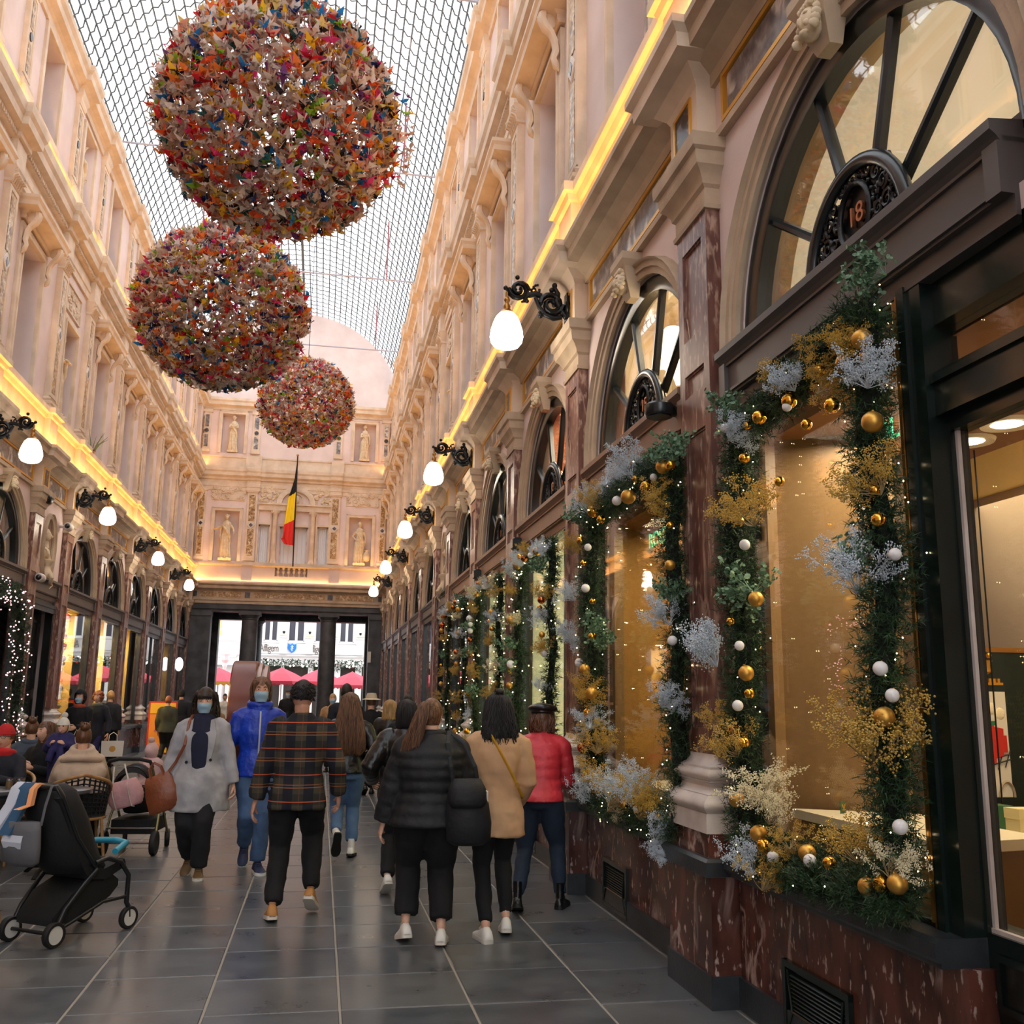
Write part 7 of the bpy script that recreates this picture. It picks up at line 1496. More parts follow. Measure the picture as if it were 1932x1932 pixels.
walker('tall man with short dark hair in a dark jacket, beyond the long-haired girl', (.40, 15.4, 0), -.1, 1.82, 'dark_navy', 'hair_black', 'dark_jeans')
walker('person in a cream brimmed hat and black coat walking away', (.86, 16.8, 0), .05, 1.66, 'black_cloth', 'hair_brown', hat='brim', hem=.4)
walker('woman with long blond hair and black jacket near the right shops', (1.02, 14.6, 0), -.15, 1.58, 'black_leather', 'hair_blond', hair='long')
walker('person with a dark knot of hair glimpsed behind the ponytail', (1.02, 11.6, 0), .0, 1.60, 'black_cloth', 'hair_black', hair='bun')
walker('woman in a hooded dark coat and orange scarf wearing a mask by the bright windows', (-4.17, 18.6, 0), PI-.3, 1.66, 'black_cloth', 'hair_brown', hat='hood', masked=True, scarf='orange_scarf', hem=.36, hands=[(.12, .26, 1.02), (-.10, .26, 1.0)])
CURLY = walker('curly-haired woman in a navy coat and grey scarf carrying a white paper bag', (-4.42, 21.2, 0), PI-.25, 1.66, 'dark_navy', 'hair_ginger', legs='violet_denim', hair='curly', scarf='scarf_grey', hem=.36, shoe='black_leather', hands=[(.26, .04, .84), (-.30, .08, .80)])
walker('person with a dark red rucksack behind the curly-haired woman', (-4.60, 23.3, 0), 0, 1.68, 'dark_navy', 'hair_blond', hair='short')
walker('boy in an olive jacket standing by the yellow sign board', (-3.52, 24.4, 0), -.1, 1.58, 'olive', 'hair_ginger', hem=.45, puff=.01)
walker('person in a dark winter coat and cap at the far left shopfronts', (-3.65, 27.6, 0), .2, 1.74, 'dark_navy', 'hair_black', hat='beanie', hem=.42)
walker('grey-haired person in a dark coat at the far left shopfronts', (-3.35, 28.6, 0), -.2, 1.72, 'dark_navy', 'cream_hat', hem=.42)
walker('person with a white bobble hat and tan hair behind the woman in grey', (-1.75, 16.8, 0), .2, 1.60, 'tan_coat', 'hair_blond', hair='long', hat='beanie', scarf='white_knit')
walker('distant man in a black coat and mask right of the brown drum', (-1.02, 32.5, 0), PI, 1.80, 'black_cloth', 'hair_black', masked=True)
walker('distant person in a grey hooded jacket under the parasols', (-.62, 33.6, 0), PI, 1.74, 'grey_wool', 'hair_brown', hat='hood')
walker('person in a brown coat and mask behind the man in plaid', (.28, 22, 0), PI, 1.68, 'tan_coat', 'hair_blond', masked=True)
walker('distant person in a yellow hat by the right column', (1.05, 36, 0), PI, 1.66, 'dark_navy', 'hair_black', hat='beanie', scarf='yellow_strap')
walker('distant person in pale clothes left of the brown drum', (-3.2, 35, 0), PI, 1.66, 'white_knit', 'hair_black')

# -- seated people at the cafe tables
def sitter(label, loc, rz, h, top, hairm, hair='short', hat=None, scarf=None, hd=(0, 0), kx=1.12, ky=1.3, hands=None, lean=.05, glasses=False, masked=False, legs='black_cloth', hip=.52, extra=None):
    F = person(label, loc, rz, h, hip=hip, sit=True, feet=[(.12, .42, 0, 0), (-.12, .40, 0, 0)], hands=hands or [(.12, .36, .80), (-.14, .34, .80)], head=hd, voxel=.02, lean=lean, knee_out=.15)
    jacket(F, 'jacket', top, hem=.475, kx=kx, ky=ky, vox=.016, extra=extra); trousers(F, legs, vox=.02); shoes(F, 'black_leather', 'black_sole')
    mb = MB(); hair_cap(F, mb, .012, -.02, .05, .045, -.06)
    if hair == 'long': hair_vol(F, mb, [(0, -.005, .12, .025, .03), (0, -.01, .09, .075, .088), (0, -.025, 0, .098, .078), (0, -.03, -.12, .11, .065), (0, -.02, -.26, .12, .06), (0, 0, -.34, .1, .05)], 130, .008, .007, span=(PI*.86, 2.14*PI), wob=.012)
    if hair == 'bun': mb.ball(F.X@V3((0.01, -.07, .11)), (.05, .05, .045), 12, 8); [mb.tube([F.X@V3((.01, -.07, .11)), F.X@V3((.01+.05*math.cos(a), -.07+.05*math.sin(a), .14+.02*math.sin(3*a)))], .006, 4) for a in [k*.5 for k in range(12)]]
    kid(F, mb, 'hair', hairm, 179)
    if hat: 
        q_ = MB(); add_grid(q_, head_surface(F.S, 28, 20, face=False, grow=.024), F.X, lambda p: p.z > .028); q_.tube([F.X@V3((.080*math.cos(a), .100*math.sin(a), .035)) for a in [2*PI*i/20 for i in range(20)]], .009, 6, closed=True)
        if hat[1]: q_.ball(F.X@V3((0, -.02, .165)), .04, 12, 8)
        kid(F, q_, 'beanie', hat[0], 179)
    if scarf: ringscarf(F, 'scarf', scarf, .06, .04, .0, loops=2)
    if glasses:
        q_ = MB(); [q_.tube([F.X@V3((s*.031+.024*math.cos(a), .104, .010+.019*math.sin(a))) for a in [2*PI*i/14 for i in range(14)]], .0018, 4, closed=True) for s in (1, -1)]; q_.tube([F.X@V3((-.008, .106, .012)), F.X@V3((.008, .106, .012))], .0018, 4); [q_.tube([F.X@V3((s*.055, .102, .014)), F.X@V3((s*.076, .0, .012))], .0018, 4) for s in (1, -1)]; kid(F, q_, 'spectacles', 'iron', 60)
    return F
sitter('seated man in a red knitted hat, red scarf and spectacles at the cafe table', (-2.98, 10.45, 0), PI-.28, 1.62, 'dark_navy', 'hair_brown', hat=('red_knit', False), scarf='red_knit', glasses=True, hd=(.1, 0))
sitter('seated person in a blue-grey hooded coat with brown hair, back turned', (-3.42, 12.9, 0), .1, 1.60, 'blue_grey', 'hair_brown', hair='bun', scarf='blue_grey')
MUM = sitter('seated woman with long brown hair holding a toddler', (-2.98, 11.9, 0), PI-.5, 1.62, 'black_cloth', 'hair_brown', hair='long', hd=(-.15, 0))
def shawl(mb): mb.ball(V3((0, -.01, .80)), (.26, .18, .17), 18, 12); mb.ball(V3((0, -.02, .64)), (.25, .19, .2), 18, 12)
SH = sitter('seated woman wrapped in a beige shawl, seen from behind, hair pinned up', (-2.32, 10.62, 0), .15, 1.60, 'beige_knit', 'hair_brown', hair='bun', kx=1.25, ky=1.5, extra=shawl)
mb = MB(); [mb.tube([SH.neck+V3(((.09+.04*k)*math.cos(a), (.085+.03*k)*math.sin(a)-.02, .035-.055*k+.03*math.sin(a)*(1 if k < 2 else -1))) for a in [2*PI*i/18 for i in range(18)]], .036, 8, closed=True) for k in range(3)]; kid(SH, mb, 'shawl_folds', 'beige_knit', vox=.014)
# toddler on the lap, baby in the pushchair
def little(label, loc, rz, hat_m, coat_m, dummy):
    F = person(label, loc, rz, .84, hip=.2, sit=True, feet=[(.06, .2, .12, 0), (-.06, .2, .12, 0)], hands=[(.07, .14, .36), (-.07, .14, .36)], voxel=.014, head=(0, 0)); F.X = F.X@Matrix.Scale(1.45, 4); 
    jacket(F, 'coat', coat_m, hem=.22, kx=1.4, ky=1.7, arm=(.06, .055, .05), vox=.012); trousers(F, coat_m, vox=.014)
    q_ = MB(); S = F.S; add_grid(q_, head_surface(S, 26, 18, face=True, grow=.002), F.X); q_.k = 1
    for s in (1, -1): q_.ball(F.X@V3((s*.030*S, .086*S, .012*S)), (.008, .006, .008), 8, 6)
    kid(F, q_, 'face', ['skin_a', 'iris'], 179)
    q_ = MB(); add_grid(q_, head_surface(S, 26, 18, face=False, grow=.026), F.X, lambda p: p.z/S > .03 or (p.y/S < .02)); q_.ball(F.X@V3((0, -.03*S, .17*S)), .034, 10, 8); q_.tube([F.X@(V3((.082*math.cos(a), .102*math.sin(a), .035))*S) for a in [2*PI*i/20 for i in range(20)]], .008, 6, closed=True); kid(F, q_, 'knitted_hat', hat_m, 179)
    if dummy: kid(F, MB().lathe([(.0, .012), (.012, .01), (.014, 0)], 10, F.X@V3((0, .1*S, -.055*S)), Matrix.Rotation(-PI/2, 3, 'X')), 'dummy', 'pink_nylon', 40)
    return F
little('toddler in a white knitted bobble hat with a pink dummy on the woman\'s lap', (-2.74, 11.55, .70), PI-.1, 'white_knit', 'violet_denim', True)
little('baby in a pink knitted bobble hat sitting in the farther pushchair', (-1.74, 11.15, .46), -.4, 'pink_knit', 'pink_knit', False)
finish_people()
# ================================================================ statues
def statue(loc, rz, H_, lab, arm, seed, scale_y=1):
    """robed figure, about H_ tall, on a low plinth"""
    q = random.Random(seed); S = H_/1.7; t = thing('statue', lab, 'statue', loc, rz, 'stone statues standing in the wall niches')
    mb = MB(); n = 40; rings = []
    for z, rx, ry, fo, cx in ((.0, .19, .15, .022, 0), (.05, .2, .16, .03, 0), (.3, .185, .15, .032, .01), (.6, .17, .14, .028, .02), (.85, .175, .135, .02, .01), (.98, .155, .12, .012, 0), (1.1, .135, .10, .006, -.005), (1.25, .15, .10, .006, -.01), (1.38, .17, .095, .003, -.01), (1.44, .13, .08, 0, -.01), (1.48, .06, .055, 0, 0), (1.53, .045, .045, 0, 0)):
        ph = z*2.2; rings.append([V3(((cx+(rx+fo*math.sin(9*a+ph))*math.cos(a))*S, (ry+fo*math.sin(9*a+ph))*math.sin(a)*S, z*S)) for a in [2*PI*i/n for i in range(n)]])
    mb.loft(rings)
    mb.tube([V3((.16, .05, 1.3))*S, V3((.02, .16, 1.12))*S, V3((-.13, .12, .9))*S, V3((-.17, .02, .6))*S], [.03*S, .05*S, .055*S, .03*S], 8)   # mantle
    pts = head_surface(S*1.05, 30, 22, True); X = Matrix.Translation(V3((0, .02, 1.63))*S)@Matrix.Rotation(q.uniform(-.4, .4), 4, 'Z'); add_grid(mb, pts, X)
    for k in range(26):
        v = V3((q.gauss(0, 1), q.gauss(0, 1)-.5, abs(q.gauss(0, 1)))).normalized(); mb.ball(X@(V3((v.x*.085, v.y*.1-.01, v.z*.12))*S), .026*S, 6, 4)
    sh = [V3((.17, 0, 1.36))*S, V3((-.17, 0, 1.36))*S]; A = {'fold': ((.2, .12, 1.12), (-.02, .2, 1.16)), 'down': ((.24, .02, 1.08), (.22, .1, .82)), 'up': ((.24, .1, 1.2), (.16, .16, 1.42)), 'hip': ((.30, -.02, 1.12), (.17, .06, .98)), 'out': ((.26, .08, 1.15), (.30, .2, 1.0))}
    for i, s in enumerate((1, -1)):
        e, w_ = [V3((a*s, b, c))*S for a, b, c in A[arm[i]]]; mb.tube(seg_path([sh[i]*.96, e, w_], 3), [.055*S, .05*S, .046*S, .042*S, .038*S, .032*S, .026*S], 9)
        hand(mb, w_, (w_-e), V3((-s, .2, 0)), s, S, .7)
    for s in (1, -1): shoe_mesh(mb, V3((s*.08, .08, .06))*S, V3((s*.3, 1, 0)), 0, S); 
    mb.m = [0]*len(mb.f); bd = mb.build('figure', 'statue_stone', t, 60)
    MB().rbox((0, 0, -.06*S), (.5*S, .4*S, .12*S)).build('plinth', 'statue_stone', t)
    return t, S
def side_statue(right, z, Hs, lab, arm, seed): return statue(((XR+.16) if right else (XL-.16), NARROW+1.325, z+.1), (PI/2 if right else -PI/2), Hs, lab, arm, seed)
side_statue(False, 6.62, 1.55, 'robed stone statue in the first-floor niche of the left wall', ('fold', 'fold'), 3)
side_statue(False, 10.92, 1.35, 'stone statue in the attic niche of the left wall', ('up', 'down'), 4)
side_statue(True, 6.62, 1.55, 'robed stone statue in the first-floor niche of the right wall', ('down', 'fold'), 5)
side_statue(True, 10.92, 1.35, 'stone statue in the attic niche of the right wall', ('fold', 'down'), 6)
for (x, z, Hs, lab, arm, sd) in ((-3.88, 6.66, 1.68, 'statue with outstretched arm in the lower left niche of the end wall', ('down', 'out'), 7), (1.24, 6.66, 1.62, 'statue with hand on hip in the lower right niche of the end wall', ('hip', 'down'), 8), (-3.87, 10.95, 1.38, 'statue with folded arms in the upper left niche of the end wall', ('fold', 'fold'), 9), (1.28, 10.9, 1.38, 'bowed cloaked statue in the upper right niche of the end wall', ('fold', 'down'), 10)):
    t, S = statue((x, YE+.1, z+.13), PI, Hs, lab, arm, sd)
    if sd in (7,): MB().lathe([(.0, -.02), (.17, -.01), (.18, .0), (.17, .012), (.0, .02)], 18, V3((.33, .16, 1.15))*S, Matrix.Rotation(.4, 3, 'Y')).build('dish', 'statue_stone', t, 40)
    if sd in (8,): MB().lathe([(.02, 0), (.12, .06), (.15, .2), (.1, .34), (.06, .4), (.09, .46)], 16, V3((-.30, .06, .05))*S).build('urn', 'statue_stone', t, 40)

# ================================================================ bags and straps carried by people
def rotz(p, a): return V3((p[0]*math.cos(a)-p[1]*math.sin(a), p[0]*math.sin(a)+p[1]*math.cos(a), p[2]))
# brown tote hung on the shoulder of the woman in grey (her right side)
t = thing('handbag', 'brown leather handbag carried at the side of the woman in grey', 'bag', GREY.loc, GREY.rz)
R_ = Matrix.Rotation(.35, 3, 'Y')
mb = MB(); c = V3((.30, .13, .74))
mb.loft([[c+R_@V3((x*w_, y*d_, z)) for x, y in ((-1, -.7), (-.8, -1), (.8, -1), (1, -.7), (1, .7), (.8, 1), (-.8, 1), (-1, .7))] for w_, d_, z in ((.12, .05, -.17), (.145, .065, -.15), (.14, .06, 0), (.115, .045, .12), (.1, .02, .155))]); mb.build('bag_body', 'brown_leather', t, 40)
for s in (-1, 1): MB().tube([c+R_@V3((-.06, s*.03, .12)), c+R_@V3((-.05, s*.03, .22)), c+R_@V3((0, s*.03, .27)), c+R_@V3((.05, s*.03, .22)), c+R_@V3((.06, s*.03, .12))], .008, 6).build('handle', 'brown_leather', t)
MB().tube([c+R_@V3((-.06, 0, .12)), V3((.20, .13, 1.0)), V3((.13, .155, 1.15)), V3((.11, .12, 1.36)), V3((.10, .0, 1.42)), V3((.13, -.13, 1.2)), V3((.28, -.02, .95)), c+R_@V3((.07, 0, .12))], .013, 6, flat=.35).build('shoulder_strap', 'brown_leather', t)
# black rucksack on the ponytail woman's right shoulder
t = thing('rucksack', 'soft black rucksack hanging from the right shoulder of the ponytail woman', 'bag', PONY.loc, PONY.rz)
mb = MB(); mb.loft([[V3((.22+cx+w_*math.cos(a), -.24+d_*math.sin(a), z)) for a in [2*PI*i/18 for i in range(18)]] for cx, w_, d_, z in ((.02, .10, .05, .66), (.02, .145, .085, .69), (.02, .15, .10, .80), (.01, .14, .09, .92), (0, .12, .07, 1.02), (0, .10, .05, 1.06), (0, .03, .02, 1.07))]); mb.build('bag_body', 'black_nylon', t, 179)
MB().loft([[V3((.22+w_*math.cos(a), -.30-o_+.05*math.sin(a), z)) for a in [2*PI*i/14 for i in range(14)]] for w_, o_, z in ((.10, .0, .90), (.125, .015, .93), (.12, .0, 1.02), (.09, -.03, 1.08))]).build('flap', 'black_nylon', t, 179)
for x in (.14, .30): MB().tube([V3((x, -.18, 1.04)), V3((x-.02, -.19, 1.15)), V3((x*.7, -.14, 1.30)), V3((.12, -.02, 1.375)), V3((.13, .11, 1.28))], .016, 6, flat=.3).build('shoulder_strap', 'black_nylon', t)
MB().box(.35, .36, -.27, -.2, .93, 1.0).build('tag', 'white_knit', t)
# yellow cross-body strap on the camel coat
t = thing('cross_body_bag', 'thin yellow cross-body bag strap across the back of the camel coat', 'bag', CAMEL.loc, CAMEL.rz)
MB().tube([V3((-.06, .06, 1.40)), V3((-.085, -.02, 1.415)), V3((-.06, -.115, 1.33)), V3((0, -.145, 1.22)), V3((.07, -.145, 1.10)), V3((.13, -.12, .99)), V3((.17, -.06, .93)), V3((.18, .05, .9))], .013, 6, flat=.35).build('strap', 'yellow_strap', t)
MB().rbox((.12, .17, .86), (.2, .07, .15)).build('bag_body', 'yellow_strap', t); MB().obox((.118, -.135, 1.01), (.03, .012, .03), Matrix.Rotation(.8, 3, 'Y')).build('buckle', 'brass', t)
# white paper bag of the curly-haired woman
mat('paper_white', rgb(226, 218, 204), .7); mat('logo_gold', rgb(206, 150, 70), .6)
t = thing('paper_bag', 'large white paper carrier bag with a round gold emblem', 'bag', (CURLY.loc[0]+.38, CURLY.loc[1]-.14, .36), .2)
mb = MB(); mb.loft([[V3((x*w_, y*.08, z)) for x, y in ((-1, -1), (1, -1), (1, 1), (-1, 1))] for w_, z in ((.2, 0), (.21, .3))], True, False); mb.build('bag_body', 'paper_white', t)
MB().lathe([(.0, .004), (.06, .002), (.06, 0)], 18, (0, -.08, .15), Matrix.Rotation(PI/2, 3, 'X')).build('emblem', 'logo_gold', t, 40)
for s in (-1, 1): MB().tube([(-.08, s*.07, .3), (-.07, s*.04, .42), (0, 0, .47), (.07, s*.04, .42), (.08, s*.07, .3)], .007, 5).build('handle', 'paper_white', t)
t = thing('gift_bag', 'small pale paper bag held by the woman in the hooded coat', 'bag', (-4.12, 18.3, .58), .1)
mb = MB(); mb.loft([[V3((x*w_, y*.05, z)) for x, y in ((-1, -1), (1, -1), (1, 1), (-1, 1))] for w_, z in ((.12, 0), (.14, .26))], True, False); mb.build('bag_body', 'paper_white', t); [MB().tube([(-.05, s*.04, .26), (0, 0, .40), (.05, s*.04, .26)], .005, 5).build('handle', 'paper_white', t) for s in (-1, 1)]

# ================================================================ cafe furniture
mat('rattan_black', rgb(26, 28, 32), .5, bump=.5, bscale=70); mat('bamboo', rgb(176, 130, 76), .4, col2=rgb(140, 96, 52), nscale=12); mat('table_grey', rgb(84, 86, 90), .3); mat('jar_glass', rgb(200, 206, 200), .15); mat('sauce', rgb(214, 196, 140), .4); mat('chrome', rgb(200, 200, 204), .15, metal=1)
def rattan_chair(lab, loc, rz):
    t = thing('rattan_chair', lab, 'chair', loc, rz, 'rattan cafe chairs with bamboo frames')
    # chair faces +y; curved back at -y
    A = [PI*1.0+PI*k/16 for k in range(17)]
    P = [(.27*math.cos(a), .25*math.sin(a)+.02) for a in A]
    mb = MB()
    for k in range(17):
        x, y = P[k]; b = 1-abs(k-8)/8; mb.tube([(x*.86, y*.86, .44), (x, y, .66+.16*b**.6)], .009, 4)
    for i in range(9):
        u = i/8; mb.tube([(P[k][0]*(.86+.14*u), P[k][1]*(.86+.14*u), .46+u*(.2+.14*(1-abs(k-8)/8)**.6)) for k in range(17)], .008, 4)
    mb.loft([[(x*s, y*s, z) for x, y in P] for s, z in ((.83, .44), (.95, .67))], False, False, closed=False)
    mb.build('woven_back', 'rattan_black', t)
    MB().tube([(.27, .24, .42), (.29, .18, .62)]+[(x*1.03, y*1.03, .67+.17*(1-abs(k-8)/8)**.6) for k, (x, y) in reversed(list(enumerate(P)))]+[(-.29, .18, .62), (-.27, .24, .42)], .017, 8).build('back_rail', 'bamboo', t, 60)
    MB().lathe([(.0, .42), (.23, .42), (.25, .435), (.24, .455), (.0, .46)], 24, (0, .02, 0)).build('seat', 'rattan_black', t, 40)
    MB().tube([(.25*math.cos(a), .02+.25*math.sin(a), .43) for a in [2*PI*i/20 for i in range(20)]], .013, 6, closed=True).build('seat_rim', 'bamboo', t, 60)
    for sx, sy in ((1, 1), (-1, 1), (1, -1), (-1, -1)): MB().tube([(sx*.19, .02+sy*.17, .43), (sx*.22, .02+sy*.2, .2), (sx*.24, .02+sy*.23, 0)], .015, 7).build('leg', 'bamboo', t, 60)
    MB().tube([(.21, .2, .16), (-.21, -.18, .16)], .01, 6).build('stretcher', 'bamboo', t, 60); MB().tube([(-.21, .2, .17), (.21, -.18, .17)], .01, 6).build('stretcher', 'bamboo', t, 60)
rattan_chair('rattan chair with a curved bamboo rail behind the beige shawl, back to us', (-2.22, 10.22, 0), .35)
rattan_chair('rattan chair cut by the left edge beside the nearest pushchair', (-2.50, 7.85, 0), -.9)
rattan_chair('rattan chair under the seated man in the red hat', (-2.98, 10.5, 0), PI-.28)
rattan_chair('rattan chair under the woman holding the toddler', (-2.98, 11.95, 0), PI-.5)
rattan_chair('rattan chair under the person in the blue-grey hood', (-3.42, 12.9, 0), .1)
def table(lab, loc, r):
    t = thing('cafe_table', lab, 'table', loc, 0, 'round cafe tables')
    MB().lathe([(0, .70), (r-.02, .70), (r, .71), (r, .735), (r-.01, .742), (0, .744)], 36).build('table_top', 'table_grey', t, 40)
    MB().tube([(0, 0, .03), (0, 0, .7)], .03, 10).build('column', 'iron', t, 60)
    for k in range(3): a = 2*PI*k/3+.4; MB().tube([(0, 0, .08), (.18*math.cos(a), .18*math.sin(a), .06), (.27*math.cos(a), .27*math.sin(a), .0)], .02, 6).build('foot', 'iron', t, 60)
table('round grey cafe table in front of the rattan chair', (-2.33, 9.72, 0), .32)
table('round cafe table with glass jars at the left edge', (-2.98, 9.66, 0), .36)
def jar(lab, x, y, kind):
    t = thing('condiment_jar' if kind else 'glass_shaker', lab, 'jar', (x, y, .744))
    if kind == 0:
        MB().lathe([(.0, 0), (.034, 0), (.036, .05), (.028, .08), (.02, .09)], 14).build('glass_body', 'sauce', t, 60); MB().lathe([(.022, .09), (.026, .1), (.018, .13), (.0, .135)], 12).build('lid', 'chrome', t, 60)
    elif kind == 1:
        MB().lathe([(.0, 0), (.032, 0), (.034, .06), (.02, .09), (.012, .12), (.016, .14)], 14).build('glass_body', 'jar_glass', t, 60); MB().lathe([(.0, .01), (.027, .01), (.028, .055), (.0, .056)], 12).build('sauce_fill', 'sauce', t, 60)
    else:
        MB().lathe([(.0, 0), (.03, 0), (.03, .06), (.026, .07)], 14).build('glass_body', 'brown_shoe', t, 60); MB().lathe([(.03, .065), (.032, .07), (.032, .085), (.0, .088)], 14).build('lid', 'chrome', t, 60)
for i, (x, y, k, lab) in enumerate(((-2.92, 9.5, 0, 'sugar shaker with a metal lid at the left of the cafe table'), (-2.80, 9.52, 1, 'small glass sauce bottle beside the sugar shaker'), (-2.99, 9.62, 1, 'glass bottle behind the sugar shaker'), (-2.72, 9.74, 2, 'leftmost of three lidded brown jars in a row'), (-2.64, 9.76, 2, 'middle of three lidded brown jars'), (-2.56+-.0, 9.78, 2, 'rightmost of three lidded brown jars'))): jar(lab, x if i < 5 else -2.65, y if i < 5 else 9.84, k)

# ================================================================ pushchairs
mat('push_black', rgb(14, 15, 17), .75, bump=.2, bscale=30); mat('push_frame', rgb(24, 26, 30), .35); mat('tyre', rgb(24, 24, 26), .6); mat('hub_white', rgb(206, 204, 196), .4); mat('turquoise', rgb(46, 150, 180), .4); mat('bag_grey', rgb(98, 98, 102), .75, bump=.3, bscale=14); mat('cloth_blue', rgb(52, 88, 120), .85); mat('cloth_pale', rgb(206, 210, 222), .85); mat('peach', rgb(236, 166, 110), .8); mat('frame_gold', rgb(150, 140, 100), .35, metal=.7)
def wheel(t, c, r, w_, hub='hub_white', rot=0):
    R_ = Matrix.Rotation(rot, 3, 'Z')@Matrix.Rotation(PI/2, 3, 'Y'); o = MB().lathe([(r*.72, -w_*.4), (r*.72, -w_), (r*.95, -w_), (r, -w_*.6), (r, w_*.6), (r*.95, w_), (r*.72, w_), (r*.72, w_*.4)], 28, c, R_, cap=False).build('wheel', 'tyre', t, 40)
    MB().lathe([(.0, -w_*.8), (r*.73, -w_*.8), (r*.73, w_*.8), (.0, w_*.8)], 24, c, R_).build('hub', hub, o, 40)
def bar(t, name, pts, r, m='push_frame', par=None): return MB().tube(pts, r, 8).build(name, m, par or t, 60)
# nearest pushchair (faces away to the right); local +y is forward
ps = thing('pushchair', 'empty black folding pushchair with a turquoise front bar in the left foreground', 'pushchair', (-1.60, 7.33, 0), -.62)
for s in (1, -1):
    wheel(ps, (s*.20, -.27, .078), .078, .022); wheel(ps, (s*.21, .34, .075), .075, .018)
    bar(ps, 'rear_leg', [(s*.20, -.27, .08), (s*.2, -.20, .22), (s*.21, -.07, .36), (s*.22, .02, .44)], .016)
    bar(ps, 'front_fork', [(s*.21, .34, .08), (s*.21, .33, .15), (s*.21, .31, .18), (s*.21, .31, .25)], .017)
    bar(ps, 'front_arm', [(s*.21, .31, .25), (s*.22, .30, .36), (s*.22, .22, .46), (s*.22, .10, .50), (s*.22, .0, .48)], .016)
    bar(ps, 'side_rail', [(s*.21, .31, .22), (s*.21, .1, .22), (s*.2, -.12, .14), (s*.2, -.25, .1)], .014)
    bar(ps, 'back_tube', [(s*.21, .02, .44), (s*.21, -.16, .66), (s*.20, -.30, .93)], .013)
bar(ps, 'rear_axle', [(-.2, -.27, .08), (.2, -.27, .08)], .012); bar(ps, 'handle', [(-.2, -.30, .93), (-.19, -.34, .99), (.19, -.34, .99), (.2, -.30, .93)], .018)
MB().tube([(-.2, .18, .53), (-.14, .33, .565), (0, .37, .57), (.14, .33, .565), (.2, .18, .53)], .022, 10).build('front_bar', 'turquoise', ps, 60)
mb = MB(); mb.loft([[(x*w_, y, z) for x in (-1, -.5, 0, .5, 1)]+[(x*w_, y+dy, z+dz) for x in (1, .5, 0, -.5, -1)] for w_, y, z, dy, dz in ((.19, .30, .42, -.02, .05), (.20, .12, .36, -.02, .07), (.20, -.03, .38, .04, .08), (.20, -.14, .55, .07, .05), (.19, -.24, .76, .07, .03), (.17, -.31, .92, .06, .01))]); mb.build('seat', 'push_black', ps, 40)
mb = MB(); mb.loft([[(w_*math.cos(a), y+d_*math.sin(a), z) for a in [2*PI*i/18 for i in range(18)]] for w_, y, d_, z in ((.20, .04, .20, .42), (.21, -.04, .21, .50), (.215, -.10, .20, .62), (.215, -.15, .18, .76), (.205, -.20, .15, .88), (.17, -.21, .12, .96), (.10, -.22, .08, 1.0))]); mb.build('hood', 'push_black', ps, 179)
mb = MB(); mb.loft([[(x*w_, y, z) for x in (-1, 0, 1)]+[(x*w_, y, z-dz) for x in (1, 0, -1)] for w_, y, z, dz in ((.16, -.26, .17, .05), (.18, -.14, .30, .17), (.18, .05, .38, .21), (.17, .20, .38, .14), (.15, .28, .33, .04))]); mb.build('basket', 'push_black', ps, 60)
mb = MB(); mb.loft([[(w_*math.cos(a), -.42+y+d_*math.sin(a), z) for a in [2*PI*i/18 for i in range(18)]] for w_, y, d_, z in ((.09, .03, .03, .50), (.155, .01, .06, .53), (.165, .0, .07, .62), (.155, .0, .065, .72), (.15, .0, .055, .78))]); hb_ = thing('changing_bag', 'grey mesh changing bag hung on the back of the nearest pushchair', 'bag', (-1.60, 7.33, 0), -.62); mb.build('bag_body', 'bag_grey', hb_, 179)
MB().loft([[(x, -.492, z), (x, -.478, z)] for x, z in ((-.09, .72), (.09, .72))][0:0] or [[(-.09, -.497, .66), (.09, -.497, .66), (.08, -.485, .62), (-.08, -.485, .62)], [(-.09, -.487, .70), (.09, -.487, .70), (.08, -.475, .7), (-.08, -.475, .7)]]).build('pocket_flap', 'cloth_pale', hb_)
for s in (1, -1): MB().tube([(s*.14, -.40, .76), (s*.15, -.39, .88), (s*.155, -.36, 1.0), (s*.15, -.31, 1.005)], .012, 6, flat=.4).build('strap', 'bag_grey', hb_, 60)
mu = thing('muslin_cloths', 'blue and white cloths draped over the pushchair handle', 'cloth', (-1.60, 7.33, 0), -.62)
for x, w_, z0, m, dx in ((-.12, .055, .72, 'cloth_pale', -.03), (-.05, .06, .70, 'cloth_blue', -.01), (.02, .03, .86, 'peach', .0)):
    mb = MB(); mb.loft([[(x+dx*k-w_, y-.004, z), (x+dx*k-w_*.3, y-.022, z), (x+dx*k+w_*.3, y-.004, z), (x+dx*k+w_, y-.02, z), (x+dx*k+w_, y+.008, z), (x+dx*k-w_, y+.014, z)] for k, y, z in ((0, -.30, .99), (0, -.345, 1.015), (.3, -.385, .98), (1, -.40, .88), (2, -.49, z0))]); mb.build('cloth', m, mu, 60)
